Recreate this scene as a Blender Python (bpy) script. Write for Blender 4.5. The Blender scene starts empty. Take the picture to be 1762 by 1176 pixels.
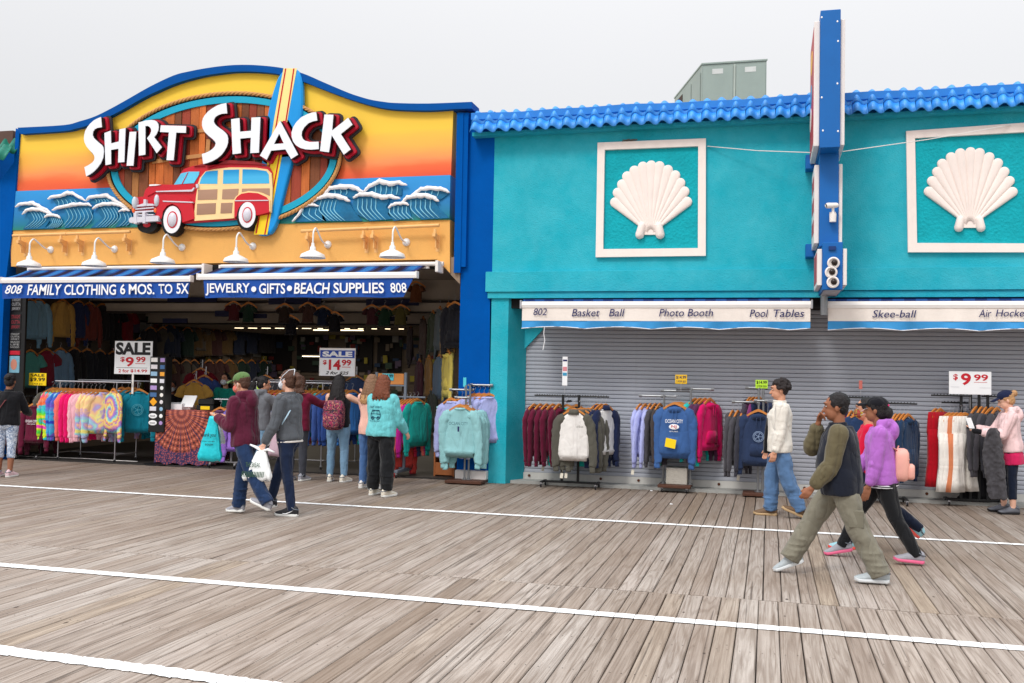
import bpy, bmesh, math, random
import numpy as np
from mathutils import Vector, Matrix, noise, Euler
from mathutils.geometry import tessellate_polygon
random.seed(7)
SC = bpy.context.scene
COL = SC.collection
R_ = math.radians
# ------------------------------------------------------------------ camera, world, sun, exposure
CH = 1.70
YAW, PIT, ROL, FPX = -0.259828, 0.034436, 0.0183125, 1664.4
_f = Vector((math.sin(YAW)*math.cos(PIT), math.cos(YAW)*math.cos(PIT), math.sin(PIT)))
_r = Vector((math.cos(YAW), -math.sin(YAW), 0)); _u = _r.cross(_f)
_c, _s = math.cos(ROL), math.sin(ROL)
CR, CU = _c*_r + _s*_u, -_s*_r + _c*_u
cd = bpy.data.cameras.new('camera'); cam = bpy.data.objects.new('camera', cd); COL.objects.link(cam)
cd.sensor_width = 36; cd.lens = FPX/1762*36; cd.clip_start = .05; cd.clip_end = 2000
M = Matrix.Identity(4)
for i in range(3): M[i][0] = CR[i]; M[i][1] = CU[i]; M[i][2] = -_f[i]
M[2][3] = CH
cam.matrix_world = M; SC.camera = cam

W = bpy.data.worlds.new('World'); SC.world = W; W.use_nodes = True
nt = W.node_tree; nt.nodes.clear()
def N(nt, t, **k):
    n = nt.nodes.new(t)
    for a, b in k.items():
        if a.startswith('_'): n.inputs[int(a[1:])].default_value = b
        else: setattr(n, a, b)
    return n
SUN_EL, SUN_AZ = 48, 200
sky = N(nt, 'ShaderNodeTexSky', sky_type='NISHITA', sun_disc=False, sun_elevation=R_(SUN_EL), sun_rotation=R_(SUN_AZ))
bg1 = N(nt, 'ShaderNodeBackground'); bg1.inputs[1].default_value = .05
# thick even cloud: the overcast sky is about three times as bright overhead as at the horizon
tc = N(nt, 'ShaderNodeTexCoord'); sp = N(nt, 'ShaderNodeSeparateXYZ'); mr = N(nt, 'ShaderNodeMapRange')
mr.inputs[3].default_value = .33; mr.inputs[4].default_value = 1.62
nz = N(nt, 'ShaderNodeTexNoise'); nz.inputs['Scale'].default_value = 1.3; nz.inputs['Detail'].default_value = 3
mm = N(nt, 'ShaderNodeMapRange'); mm.inputs[1].default_value = .3; mm.inputs[2].default_value = .7; mm.inputs[3].default_value = .97; mm.inputs[4].default_value = 1.03
mu = N(nt, 'ShaderNodeMath', operation='MULTIPLY')
bg2 = N(nt, 'ShaderNodeBackground'); bg2.inputs[0].default_value = (.99, .99, 1.01, 1)
add = N(nt, 'ShaderNodeAddShader'); out = N(nt, 'ShaderNodeOutputWorld')
L = nt.links.new
pw = N(nt, 'ShaderNodeMath', operation='POWER', use_clamp=True); pw.inputs[1].default_value = 1.6; L(tc.outputs['Generated'], sp.inputs[0]); L(sp.outputs[2], pw.inputs[0]); L(pw.outputs[0], mr.inputs[0]); L(tc.outputs['Generated'], nz.inputs['Vector'])
L(nz.outputs[0], mm.inputs[0]); L(mr.outputs[0], mu.inputs[0]); L(mm.outputs[0], mu.inputs[1]); L(mu.outputs[0], bg2.inputs[1])
hsv = N(nt, 'ShaderNodeHueSaturation'); hsv.inputs['Saturation'].default_value = .12; L(sky.outputs[0], hsv.inputs['Color']); L(hsv.outputs[0], bg1.inputs[0]); L(bg1.outputs[0], add.inputs[0]); L(bg2.outputs[0], add.inputs[1]); L(add.outputs[0], out.inputs[0])
sd = bpy.data.lights.new('sun', 'SUN'); sd.energy = 1.2; sd.angle = R_(14); sd.color = (1, .97, .92)
so = bpy.data.objects.new('sun', sd); COL.objects.link(so)
_az = R_(SUN_AZ)
_d = Vector((math.sin(_az)*math.cos(R_(SUN_EL)), math.cos(_az)*math.cos(R_(SUN_EL)), math.sin(R_(SUN_EL))))
so.rotation_euler = _d.to_track_quat('Z', 'Y').to_euler()
SC.view_settings.view_transform = 'Standard'; SC.view_settings.look = 'None'
SC.view_settings.exposure = 0.25; SC.view_settings.gamma = 1; SC.view_settings.use_curve_mapping = False
SC.render.engine = 'CYCLES'; SC.cycles.max_bounces = 6; SC.cycles.use_denoising = True

# ------------------------------------------------------------------ measuring helpers (survey of the place, in metres)
def ray(px, py): return CR*((px-881)/FPX) + CU*(-(py-588)/FPX) + _f
def at(px, py, Y):
    d = ray(px, py); return Vector((0, 0, CH)) + d*(Y/d.y)
def gnd(px, py, z=0):
    d = ray(px, py); return Vector((0, 0, CH)) + d*((z-CH)/d.z)
def xz(px, py, Y):
    p = at(px, py, Y); return (p.x, p.z)
def zoomed(ox, oy, s, pts): return [(ox+a/s, oy+b/s) for a, b in pts]

# ------------------------------------------------------------------ materials
def lin(c):
    return tuple(((v/255+.055)/1.055)**2.4 if v > 10.3 else v/255/12.92 for v in c)
MATS = {}
def mat(name, rgb, rough=.65, var=.12, vs=3., bump=.0, bs=60., metal=0, spec=.35, dirt=0., objvar=0., sheen=0):
    if name in MATS: return MATS[name]
    m = bpy.data.materials.new(name); m.use_nodes = True; MATS[name] = m
    t = m.node_tree; b = t.nodes['Principled BSDF']; c = lin(rgb); ln = t.links.new
    b.inputs['Roughness'].default_value = rough; b.inputs['Metallic'].default_value = metal
    b.inputs['Specular IOR Level'].default_value = spec
    if sheen: b.inputs['Sheen Weight'].default_value = sheen
    tc = N(t, 'ShaderNodeTexCoord')
    n = N(t, 'ShaderNodeTexNoise'); n.inputs['Scale'].default_value = vs; n.inputs['Detail'].default_value = 6; n.inputs['Roughness'].default_value = .65
    ln(tc.outputs['Object'], n.inputs['Vector'])
    r = N(t, 'ShaderNodeMapRange'); r.inputs[1].default_value = .25; r.inputs[2].default_value = .75
    r.inputs[3].default_value = 1-var; r.inputs[4].default_value = 1+var
    ln(n.outputs[0], r.inputs[0])
    v = N(t, 'ShaderNodeVectorMath', operation='SCALE'); v.inputs[0].default_value = c
    ln(r.outputs[0], v.inputs['Scale']); last = v.outputs[0]
    if objvar:
        oi = N(t, 'ShaderNodeObjectInfo'); r2 = N(t, 'ShaderNodeMapRange'); r2.inputs[3].default_value = 1-objvar; r2.inputs[4].default_value = 1+objvar
        ln(oi.outputs['Random'], r2.inputs[0]); v2 = N(t, 'ShaderNodeVectorMath', operation='SCALE'); ln(last, v2.inputs[0]); ln(r2.outputs[0], v2.inputs['Scale']); last = v2.outputs[0]
    if dirt:
        n2 = N(t, 'ShaderNodeTexNoise'); n2.inputs['Scale'].default_value = vs*4; n2.inputs['Detail'].default_value = 9; n2.inputs['Roughness'].default_value = .75
        mp = N(t, 'ShaderNodeMapping'); mp.inputs['Scale'].default_value = (1, 1, .35)
        ln(tc.outputs['Object'], mp.inputs[0]); ln(mp.outputs[0], n2.inputs['Vector'])
        r3 = N(t, 'ShaderNodeMapRange'); r3.inputs[1].default_value = .55; r3.inputs[2].default_value = .8; r3.inputs[3].default_value = 0; r3.inputs[4].default_value = dirt
        ln(n2.outputs[0], r3.inputs[0]); mx = N(t, 'ShaderNodeMix', data_type='RGBA'); ln(r3.outputs[0], mx.inputs[0]); ln(last, mx.inputs[6])
        mx.inputs[7].default_value = (.10, .085, .07, 1); last = mx.outputs[2]
    ln(last, b.inputs['Base Color'])
    if bump:
        n3 = N(t, 'ShaderNodeTexNoise'); n3.inputs['Scale'].default_value = bs; n3.inputs['Detail'].default_value = 5
        ln(tc.outputs['Object'], n3.inputs['Vector']); bp = N(t, 'ShaderNodeBump'); bp.inputs['Strength'].default_value = bump; bp.inputs['Distance'].default_value = .02
        ln(n3.outputs[0], bp.inputs['Height']); ln(bp.outputs[0], b.inputs['Normal'])
    return m
def cloth(rgb, name=None, folds=.35):
    name = name or 'cloth_%d_%d_%d' % tuple(rgb)
    if name in MATS: return MATS[name]
    m = mat(name, rgb, rough=.9, var=.07, vs=9, spec=.12, sheen=.15)
    t = m.node_tree; b = t.nodes['Principled BSDF']
    tc = N(t, 'ShaderNodeTexCoord'); ln = t.links.new
    def ridge(sc, mp):
        q = N(t, 'ShaderNodeMapping'); q.inputs['Scale'].default_value = mp; ln(tc.outputs['Object'], q.inputs[0])
        n = N(t, 'ShaderNodeTexNoise'); n.inputs['Scale'].default_value = sc; n.inputs['Detail'].default_value = 1.5; n.inputs['Distortion'].default_value = .5; ln(q.outputs[0], n.inputs['Vector'])
        s1 = N(t, 'ShaderNodeMath', operation='SUBTRACT'); s1.inputs[1].default_value = .5; ln(n.outputs[0], s1.inputs[0]); s2 = N(t, 'ShaderNodeMath', operation='ABSOLUTE'); ln(s1.outputs[0], s2.inputs[0])
        s3 = N(t, 'ShaderNodeMath', operation='POWER'); s3.inputs[1].default_value = .7; ln(s2.outputs[0], s3.inputs[0]); return s3.outputs[0]
    r1 = ridge(4.2, (1.7, 1.7, .42)); r2 = ridge(6, (1, 1, 1.2))
    ad = N(t, 'ShaderNodeMath', operation='MULTIPLY_ADD'); ad.inputs[1].default_value = .3; ln(r2, ad.inputs[0]); ln(r1, ad.inputs[2])
    n2 = N(t, 'ShaderNodeTexNoise'); n2.inputs['Scale'].default_value = 180; ln(tc.outputs['Object'], n2.inputs['Vector'])
    a = N(t, 'ShaderNodeMath', operation='MULTIPLY_ADD'); a.inputs[1].default_value = .03; ln(n2.outputs[0], a.inputs[0]); ln(ad.outputs[0], a.inputs[2])
    bp = N(t, 'ShaderNodeBump'); bp.inputs['Strength'].default_value = min(1, folds*1.0); bp.inputs['Distance'].default_value = .09
    ln(a.outputs[0], bp.inputs['Height']); ln(bp.outputs[0], b.inputs['Normal'])
    return m
def emit(name, rgb, s):
    if name in MATS: return MATS[name]
    m = bpy.data.materials.new(name); m.use_nodes = True; MATS[name] = m
    b = m.node_tree.nodes['Principled BSDF']; b.inputs['Base Color'].default_value = (.8, .8, .8, 1)
    b.inputs['Emission Color'].default_value = (*lin(rgb), 1); b.inputs['Emission Strength'].default_value = s
    return m

# ------------------------------------------------------------------ mesh builder
class MB:
    def __init__(s): s.v = []; s.f = []; s.m = []; s.mi = 0
    def add(s, vs, fs):
        b = len(s.v); s.v += [tuple(x) for x in vs]
        for f in fs: s.f.append(tuple(b+i for i in f)); s.m.append(s.mi)
        return s
    def box(s, a, b):
        x0, y0, z0 = a; x1, y1, z1 = b
        return s.add([(x0,y0,z0),(x1,y0,z0),(x1,y1,z0),(x0,y1,z0),(x0,y0,z1),(x1,y0,z1),(x1,y1,z1),(x0,y1,z1)],
              [(0,3,2,1),(4,5,6,7),(0,1,5,4),(1,2,6,5),(2,3,7,6),(3,0,4,7)])
    def bbox(s, a, b, c=.006):   # box with small chamfers on every edge running along its faces
        x0, y0, z0 = a; x1, y1, z1 = b; V = []; c = min(c, (x1-x0)*.45, (y1-y0)*.45, (z1-z0)*.45)
        bm = bmesh.new()
        for x in (x0, x1):
            for y in (y0, y1):
                for z in (z0, z1):
                    for k in range(3):
                        p = [x, y, z]
                        for j in range(3):
                            if j != k: p[j] += c if p[j] == (x0, y0, z0)[j] else -c
                        bm.verts.new(p)
        r = bmesh.ops.convex_hull(bm, input=bm.verts); bm.verts.index_update()
        s.add([v.co[:] for v in bm.verts], [tuple(v.index for v in f.verts) for f in bm.faces]); bm.free(); return s
    def rings(s, rs, cap0=True, cap1=True, closed=True):
        n = len(rs[0]); vs = [p for r in rs for p in r]; fs = []
        for i in range(len(rs)-1):
            for j in range(n if closed else n-1):
                k = (j+1) % n; fs.append((i*n+j, i*n+k, (i+1)*n+k, (i+1)*n+j))
        if cap0: fs.append(tuple(range(n-1, -1, -1)))
        if cap1: fs.append(tuple((len(rs)-1)*n+j for j in range(n)))
        return s.add(vs, fs)
    def tube(s, pts, rad, n=8, flat=1., cap=True):
        pts = [Vector(p) for p in pts]; rad = rad if hasattr(rad, '__len__') else [rad]*len(pts); rs = []; up = None
        for i, p in enumerate(pts):
            d = (pts[min(i+1, len(pts)-1)]-pts[max(i-1, 0)])
            if d.length < 1e-9: d = Vector((0, 0, 1))
            d.normalize()
            if up is None: up = Vector((0, 0, 1)) if abs(d.z) < .9 else Vector((0, 1, 0))
            a = d.cross(up)
            if a.length < 1e-4: a = d.cross(Vector((1, .01, 0)))
            a.normalize(); b = a.cross(d).normalized(); up = b
            rs.append([p + a*math.cos(t)*rad[i] + b*math.sin(t)*rad[i]*flat for t in [2*math.pi*k/n for k in range(n)]])
        return s.rings(rs, cap, cap)
    def cap(s, a, b, ra, rb, n=12, fl=1., side=None):    # capsule that tapers
        a = Vector(a); b = Vector(b); d = b-a; Ld = max(d.length, 1e-5); d = d/Ld
        pts = []; rd = []
        for k in (-1, -.8, -.45, 0): pts.append(a+d*ra*k); rd.append(max(ra*math.sqrt(max(0, 1-k*k)), ra*.08))
        for k in (0, .45, .8, 1): pts.append(b+d*rb*k); rd.append(max(rb*math.sqrt(max(0, 1-k*k)), rb*.08))
        return s.tube(pts, rd, n, fl)
    def ell(s, c, r, m=None, n=14, k=9):
        rs = []
        for i in range(k+1):
            t = math.pi*(i+.02)/(k+.04); rs.append([])
            for j in range(n):
                a = 2*math.pi*j/n; p = Vector((r[0]*math.sin(t)*math.cos(a), r[1]*math.sin(t)*math.sin(a), -r[2]*math.cos(t)))
                if m is not None: p = m @ p
                rs[-1].append(p+Vector(c))
        return s.rings(rs)
    def lathe(s, prof, c=(0,0,0), n=20, m=None):    # prof: (radius, z)
        rs = []
        for r, z in prof:
            rs.append([])
            for j in range(n):
                a = 2*math.pi*j/n; p = Vector((r*math.cos(a), r*math.sin(a), z))
                if m is not None: p = m @ p
                rs[-1].append(p+Vector(c))
        return s.rings(rs)
    def prism(s, poly, Y0, Y1, hole=None):          # poly in (x, z), front face at Y0, back at Y1
        n = len(poly)
        ar = sum(poly[i][0]*poly[(i+1)%n][1]-poly[(i+1)%n][0]*poly[i][1] for i in range(n))
        if ar < 0: poly = poly[::-1]
        if hole is None:
            vs = [(x, Y0, z) for x, z in poly]+[(x, Y1, z) for x, z in poly]
            fs = [tuple(range(n)), tuple(range(2*n-1, n-1, -1))]+[(i, n+i, n+(i+1) % n, (i+1) % n) for i in range(n)]
            return s.add(vs, fs)
        tri = tessellate_polygon([[Vector((x, z, 0)) for x, z in poly], [Vector((x, z, 0)) for x, z in hole]])
        al = list(poly)+list(hole); k = len(al)
        vs = [(x, Y0, z) for x, z in al]+[(x, Y1, z) for x, z in al]
        fs = [tuple(t) for t in tri]+[tuple(k+i for i in t[::-1]) for t in tri]
        for b, m_ in ((0, n), (n, len(hole))):
            fs += [(b+i, k+b+i, k+b+(i+1) % m_, b+(i+1) % m_) for i in range(m_)]
        return s.add(vs, fs)
    def mesh(s, name, mats, smooth=False):
        me = bpy.data.meshes.new(name); me.from_pydata(s.v, [], s.f)
        for m in (mats if isinstance(mats, (list, tuple)) else [mats]): me.materials.append(m)
        if s.mi or any(s.m): me.polygons.foreach_set('material_index', s.m)
        me.validate()
        if smooth: me.polygons.foreach_set('use_smooth', [True]*len(me.polygons))
        me.update(); return me
    def build(s, name, mats, parent=None, smooth=False, loc=None, ang=None):
        me = s.mesh(name, mats, smooth or ang is not None)
        o = bpy.data.objects.new(name, me); COL.objects.link(o)
        if ang is not None:
            try: me.set_sharp_from_angle(angle=R_(ang))
            except Exception: pass
        if parent: o.parent = parent
        if loc is not None: o.location = loc
        return o
def thing(name, label, cat, loc=(0,0,0), rz=0, group=None, parent=None):
    o = bpy.data.objects.new(name, None); COL.objects.link(o); o.location = loc; o.rotation_euler = (0, 0, rz)
    o.empty_display_size = .1
    return tag(o, label, cat, group)
def tag(o, label=None, cat=None, group=None, kind=None):
    if label: o['label'] = label
    if cat: o['category'] = cat
    if group: o['group'] = group
    if kind: o['kind'] = kind
    return o
def dup(o, parent=None, loc=None, rz=None):
    c = o.copy(); COL.objects.link(c)
    if parent is not None: c.parent = parent
    if loc is not None: c.location = loc
    if rz is not None: c.rotation_euler = (0, 0, rz)
    for ch in list(o.children): dup(ch, c)
    return c
def ident(o): return Matrix.Identity(4)
# flat print: default font turned to mesh and fitted to a rectangle given by three world corners
def text(s, bl, br, tl, m, parent, name='lettering', bold=0., shear=0., depth=.002, lift=.006):
    cu = bpy.data.curves.new('t', 'FONT'); cu.body = s; cu.offset = bold; cu.shear = shear; cu.resolution_u = 3
    o = bpy.data.objects.new('t', cu); COL.objects.link(o)
    dg = bpy.context.evaluated_depsgraph_get(); me = bpy.data.meshes.new_from_object(o.evaluated_get(dg))
    bpy.data.objects.remove(o); bpy.data.curves.remove(cu)
    bl, br, tl = Vector(bl), Vector(br), Vector(tl); U = br-bl; V = tl-bl; nrm = U.cross(V).normalized()
    xs = [v.co.x for v in me.vertices]; ys = [v.co.y for v in me.vertices]
    if not xs: return None
    x0, x1, y0, y1 = min(xs), max(xs), min(ys), max(ys)
    for v in me.vertices: v.co = bl + U*((v.co.x-x0)/(x1-x0)) + V*((v.co.y-y0)/max(y1-y0, 1e-6)) + nrm*lift
    me.materials.clear(); me.materials.append(m); me.name = name
    q = bpy.data.objects.new(name, me); COL.objects.link(q)
    if parent: q.parent = parent; q.location = -parent.location if parent.type == 'EMPTY' else (0, 0, 0)
    return q
def ptext(s, a, b, Y, m, parent, h=None, **k):    # a = top left px, b = bottom right px on the plane at Y
    return text(s, at(a[0], b[1], Y), at(b[0], b[1], Y), at(a[0], a[1], Y), m, parent, **k)
# ------------------------------------------------------------------ materials of the place
def wood_deck():
    m = bpy.data.materials.new('weathered_deck_wood'); m.use_nodes = True; t = m.node_tree; b = t.nodes['Principled BSDF']; ln = t.links.new
    tc = N(t, 'ShaderNodeTexCoord'); oi = N(t, 'ShaderNodeObjectInfo')
    off = N(t, 'ShaderNodeVectorMath', operation='SCALE'); cmb = N(t, 'ShaderNodeCombineXYZ')
    ln(oi.outputs['Random'], cmb.inputs[0]); ln(oi.outputs['Random'], cmb.inputs[1]); ln(oi.outputs['Random'], cmb.inputs[2])
    ln(cmb.outputs[0], off.inputs[0]); off.inputs['Scale'].default_value = 97
    ad = N(t, 'ShaderNodeVectorMath', operation='ADD'); ln(tc.outputs['Object'], ad.inputs[0]); ln(off.outputs[0], ad.inputs[1])
    def mapped(sc):
        q = N(t, 'ShaderNodeMapping'); q.inputs['Scale'].default_value = sc; ln(ad.outputs[0], q.inputs[0]); return q.outputs[0]
    def noi(vec, s, d=6, r=.6, dist=0):
        n = N(t, 'ShaderNodeTexNoise'); n.inputs['Scale'].default_value = s; n.inputs['Detail'].default_value = d; n.inputs['Roughness'].default_value = r; n.inputs['Distortion'].default_value = dist
        ln(vec, n.inputs['Vector']); return n.outputs[0]
    g1 = noi(mapped((1, .022, 1)), 62, 6, .72, .8); g0 = noi(mapped((1, .05, 1)), 16, 3, .6, .6)          # long grain
    # cathedral figure: contour lines of a slow noise
    slow = noi(mapped((1, .045, 1)), 6.5, 2, .45, .35)
    mul = N(t, 'ShaderNodeMath', operation='MULTIPLY'); mul.inputs[1].default_value = 70; ln(slow, mul.inputs[0])
    sn = N(t, 'ShaderNodeMath', operation='SINE'); ln(mul.outputs[0], sn.inputs[0])
    sm = N(t, 'ShaderNodeMapRange'); sm.inputs[1].default_value = -1; ln(sn.outputs[0], sm.inputs[0])
    tint = N(t, 'ShaderNodeValToRGB'); cr = tint.color_ramp; cr.interpolation = 'LINEAR'
    cols = [(0, (185, 173, 163)), (0.14, (161, 147, 136)), (0.28, (192, 183, 175)), (0.42, (172, 159, 148)), (0.56, (195, 186, 178)), (0.68, (153, 138, 125)), (0.8, (187, 176, 168)), (0.93, (178, 164, 150)), (0.985, (178, 162, 144)), (1, (192, 183, 176))]
    cr.elements[0].position = 0; cr.elements[0].color = (*lin(cols[0][1]), 1); cr.elements[1].position = 1; cr.elements[1].color = (*lin(cols[-1][1]), 1)
    for p, c in cols[1:-1]: e = cr.elements.new(p); e.color = (*lin(c), 1)
    ln(oi.outputs['Random'], tint.inputs[0])
    def mixc(fac, a, bcol, mode='MIX'):
        x = N(t, 'ShaderNodeMix', data_type='RGBA', blend_type=mode); ln(fac, x.inputs[0]); ln(a, x.inputs[6])
        if isinstance(bcol, tuple): x.inputs[7].default_value = (*bcol, 1)
        else: ln(bcol, x.inputs[7])
        return x.outputs[2]
    def rng(v, a, b_, c, d):
        x = N(t, 'ShaderNodeMapRange'); x.inputs[1].default_value = a; x.inputs[2].default_value = b_; x.inputs[3].default_value = c; x.inputs[4].default_value = d; ln(v, x.inputs[0]); return x.outputs[0]
    c = tint.outputs[0]
    c = mixc(rng(g1, .46, .70, 0, .72), c, lin((112, 96, 84)))
    c = mixc(rng(g0, .44, .70, 0, .38), c, lin((118, 102, 90)))
    c = mixc(rng(sm.outputs[0], .55, 1, 0, .34), c, lin((100, 82, 68)))
    c = mixc(rng(g1, .24, .42, .35, 0), c, lin((190, 180, 172)))
    # blotches of damp brown and pale wear, in world space so they cross boards
    geo = N(t, 'ShaderNodeNewGeometry'); wn = N(t, 'ShaderNodeTexNoise'); wn.inputs['Scale'].default_value = .55; wn.inputs['Detail'].default_value = 5
    ln(geo.outputs['Position'], wn.inputs['Vector']); c = mixc(rng(wn.outputs[0], .44, .68, 0, .42), c, lin((122, 101, 82)))
    # boards mix darker and browner towards the shops
    sy = N(t, 'ShaderNodeSeparateXYZ'); ln(geo.outputs['Position'], sy.inputs[0]); c = mixc(rng(sy.outputs[1], 7.0, 14.0, 0, .52), c, lin((108, 92, 78)))
    # knots and nail heads
    vo = N(t, 'ShaderNodeTexVoronoi'); vo.inputs['Scale'].default_value = 4.2; ln(mapped((1, .45, .0)), vo.inputs['Vector'])
    c = mixc(rng(vo.outputs[0], .035, .06, .9, 0), c, lin((58, 44, 36)))
    ck = noi(mapped((1, .012, 1)), 38, 2, .5, .3)
    c = mixc(rng(ck, .66, .69, 0, .55), c, lin((60, 50, 44)))
    hs = N(t, 'ShaderNodeTexNoise'); hs.inputs['Scale'].default_value = 210; ln(tc.outputs['Object'], hs.inputs['Vector'])
    c = mixc(rng(hs.outputs[0], .62, .75, 0, .5), c, lin((80, 66, 56)))
    ln(c, b.inputs['Base Color']); b.inputs['Roughness'].default_value = .8; b.inputs['Specular IOR Level'].default_value = .25
    bp = N(t, 'ShaderNodeBump'); bp.inputs['Strength'].default_value = .5; bp.inputs['Distance'].default_value = .008
    s2 = N(t, 'ShaderNodeMath', operation='MULTIPLY_ADD'); s2.inputs[1].default_value = .3; ln(sm.outputs[0], s2.inputs[0]); ln(g1, s2.inputs[2])
    ln(s2.outputs[0], bp.inputs['Height']); ln(bp.outputs[0], b.inputs['Normal'])
    return m
DECK = wood_deck()
TURQ = mat('turquoise_stucco', (22, 172, 192), .85, .10, 1.3, .55, 55, dirt=.07)
def mottle(m, rgb2, amt=.8):
    t = m.node_tree; b = t.nodes['Principled BSDF']; src = b.inputs['Base Color'].links[0].from_socket; ln = t.links.new; tc = N(t, 'ShaderNodeTexCoord')
    n1 = N(t, 'ShaderNodeTexNoise'); n1.inputs['Scale'].default_value = 1.9; n1.inputs['Detail'].default_value = 8; n1.inputs['Roughness'].default_value = .72; ln(tc.outputs['Object'], n1.inputs['Vector'])
    r = N(t, 'ShaderNodeMapRange'); r.inputs[1].default_value = .36; r.inputs[2].default_value = .72; r.inputs[4].default_value = amt; ln(n1.outputs[0], r.inputs[0])
    mx = N(t, 'ShaderNodeMix', data_type='RGBA'); ln(r.outputs[0], mx.inputs[0]); ln(src, mx.inputs[6]); mx.inputs[7].default_value = (*lin(rgb2), 1); ln(mx.outputs[2], b.inputs['Base Color'])
mottle(TURQ, (84, 196, 212), .55)
TURQ2 = mat('turquoise_textured_panel', (0, 168, 182), .85, .12, 5, 1.0, 26)
BLUE = mat('royal_blue_painted_siding', (0, 84, 168), .8, .10, 2, .15, 60, dirt=.03, spec=.05)
BLUE2 = mat('blue_trim_paint', (0, 80, 158), .7, .08, 3, .1, 80, spec=.1)
TILE = mat('blue_roof_tile', (50, 150, 238), .45, .14, 4, .12, 60, objvar=.12, dirt=.08, spec=.7)
TAN = mat('tan_painted_stucco', (238, 178, 98), .8, .07, 1.5, .3, 70, dirt=.10)
WHITE = mat('white_paint', (240, 234, 230), .55, .04, 6, .08, 60, dirt=.10)
CREAM = mat('cream_painted_frame', (247, 234, 227), .6, .04, 4, .15, 60, dirt=.10)
BLACK = mat('black_metal', (24, 24, 26), .45, .1, 5)
CHROME = mat('brushed_steel', (190, 190, 195), .3, .06, 9, metal=.9)
PIPE = mat('galvanised_pipe', (140, 142, 145), .4, .15, 20, metal=.7)
GREY = mat('grey_metal', (105, 110, 118), .5, .1, 8)
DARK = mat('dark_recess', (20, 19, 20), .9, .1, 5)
HANG = mat('varnished_hanger_wood', (205, 130, 62), .45, .15, 20)
BROWNW = mat('dark_stained_wood', (84, 52, 38), .6, .2, 12, .3, 40)
CONC = mat('concrete', (168, 168, 164), .9, .12, 4, .4, 50, dirt=.25)
RED = mat('red_print', (200, 20, 40), .5, .03, 4)
BLK = mat('black_print', (22, 20, 24), .5, .03, 4)
NAVYP = mat('navy_print', (30, 32, 92), .6, .05, 8)
WPR = mat('white_print', (245, 246, 248), .5, .03, 4)
YEL = mat('yellow_card', (252, 214, 20), .6, .03, 4)
GRN = mat('lime_card', (190, 236, 60), .6, .03, 4)
CYN = mat('cyan_card', (80, 200, 215), .6, .03, 4)

# ------------------------------------------------------------------ ground and boardwalk
g = MB(); g.add([(-400, -300, -.9), (400, -300, -.9), (400, 600, -.9), (-400, 600, -.9)], [(0, 1, 2, 3)])
tag(g.build('ground', mat('sand', (196, 180, 150), .95, .1, .3, .3, 8)), 'pale sand under and around the boardwalk', kind='structure')
YF = 14.65          # plane of the shop fronts
deck = MB(); deck.box((-60, -25, -.30), (60, 14.9, -.055)); deck = tag(deck.build('boardwalk', mat('dark_joists', (46, 38, 32), .9)), 'weathered diagonal looking timber boardwalk laid towards the shops', kind='structure')
PW = .1412
NAILM = mat('rusty_nail_head', (58, 46, 40), .7)
def plank_mesh(w, l, seed):
    rnd = random.Random(seed); m = MB(); g = .0024 + rnd.random()*.0022; c = .006
    x0, x1 = -w/2+g, w/2-g; n = 6; rs = []
    for i in range(n+1):
        y = -l/2+.004+(l-.008)*i/n; d = rnd.uniform(-.0012, .0012); e = rnd.uniform(-.0012, .0012); h = rnd.uniform(-.0015, .0)
        rs.append([(x0+d, y, -.05), (x1+e, y, -.05), (x1+e, y, h-c), (x1+e-c*.8, y, h), (x0+d+c*.8, y, h), (x0+d, y, h-c)])
    m.rings(rs); m.mi = 1
    for j in range(6):      # pairs of nail heads over the joists
        for sx in (-.034, .034):
            cx, cy = sx+rnd.uniform(-.006, .006), -l/2+.08+(l-.16)*j/5+rnd.uniform(-.012, .012); r = .0045
            m.add([(cx+r*math.cos(a), cy+r*math.sin(a), .0006) for a in [math.pi*k/3 for k in range(6)]], [tuple(range(6))])
    return m.mesh('plank', [DECK, NAILM])
ROWS = [(4.11, 7.77, -7.4, 2.3), (7.77, 11.43, -10.9, 2.9), (11.43, 14.80, -14.2, 4.0)]
rnd = random.Random(3)
rest = MB(); SH = []
for ri, (y0, y1, xa, xb) in enumerate(ROWS):
    ms = [plank_mesh(PW, y1-y0, ri*10+k) for k in range(6)]
    k0 = math.floor(xa/PW); k1 = math.ceil(xb/PW); sh = rnd.random()*PW*.4; SH.append(sh)
    for k in range(k0, k1):
        o = bpy.data.objects.new('plank', rnd.choice(ms)); COL.objects.link(o); o.parent = deck
        o.location = (k*PW+sh, (y0+y1)/2+rnd.uniform(-.006, .006), rnd.uniform(-.003, 0)); o.rotation_euler = (rnd.uniform(-.0006, .0006), rnd.uniform(-.006, .006), rnd.choice((0, math.pi))+rnd.uniform(-.0007, .0007))
for y0, y1 in [(-10.53, -6.87), (-6.87, -3.21), (-3.21, .45), (.45, 4.11)]+[(a, b) for a, b, _, _ in ROWS]:
    row = [r for r in ROWS if r[0] == y0]
    for k in range(-150, 120):
        x = k*PW+(SH[ROWS.index(row[0])] if row else 0)
        if row and math.floor(row[0][2]/PW) <= k < math.ceil(row[0][3]/PW): continue
        rest.box((x-PW/2+.004, y0+.004, -.05), (x+PW/2-.004, y1-.004, -.001))
tag(rest.build('further_planks', DECK, deck), kind='stuff')
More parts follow.
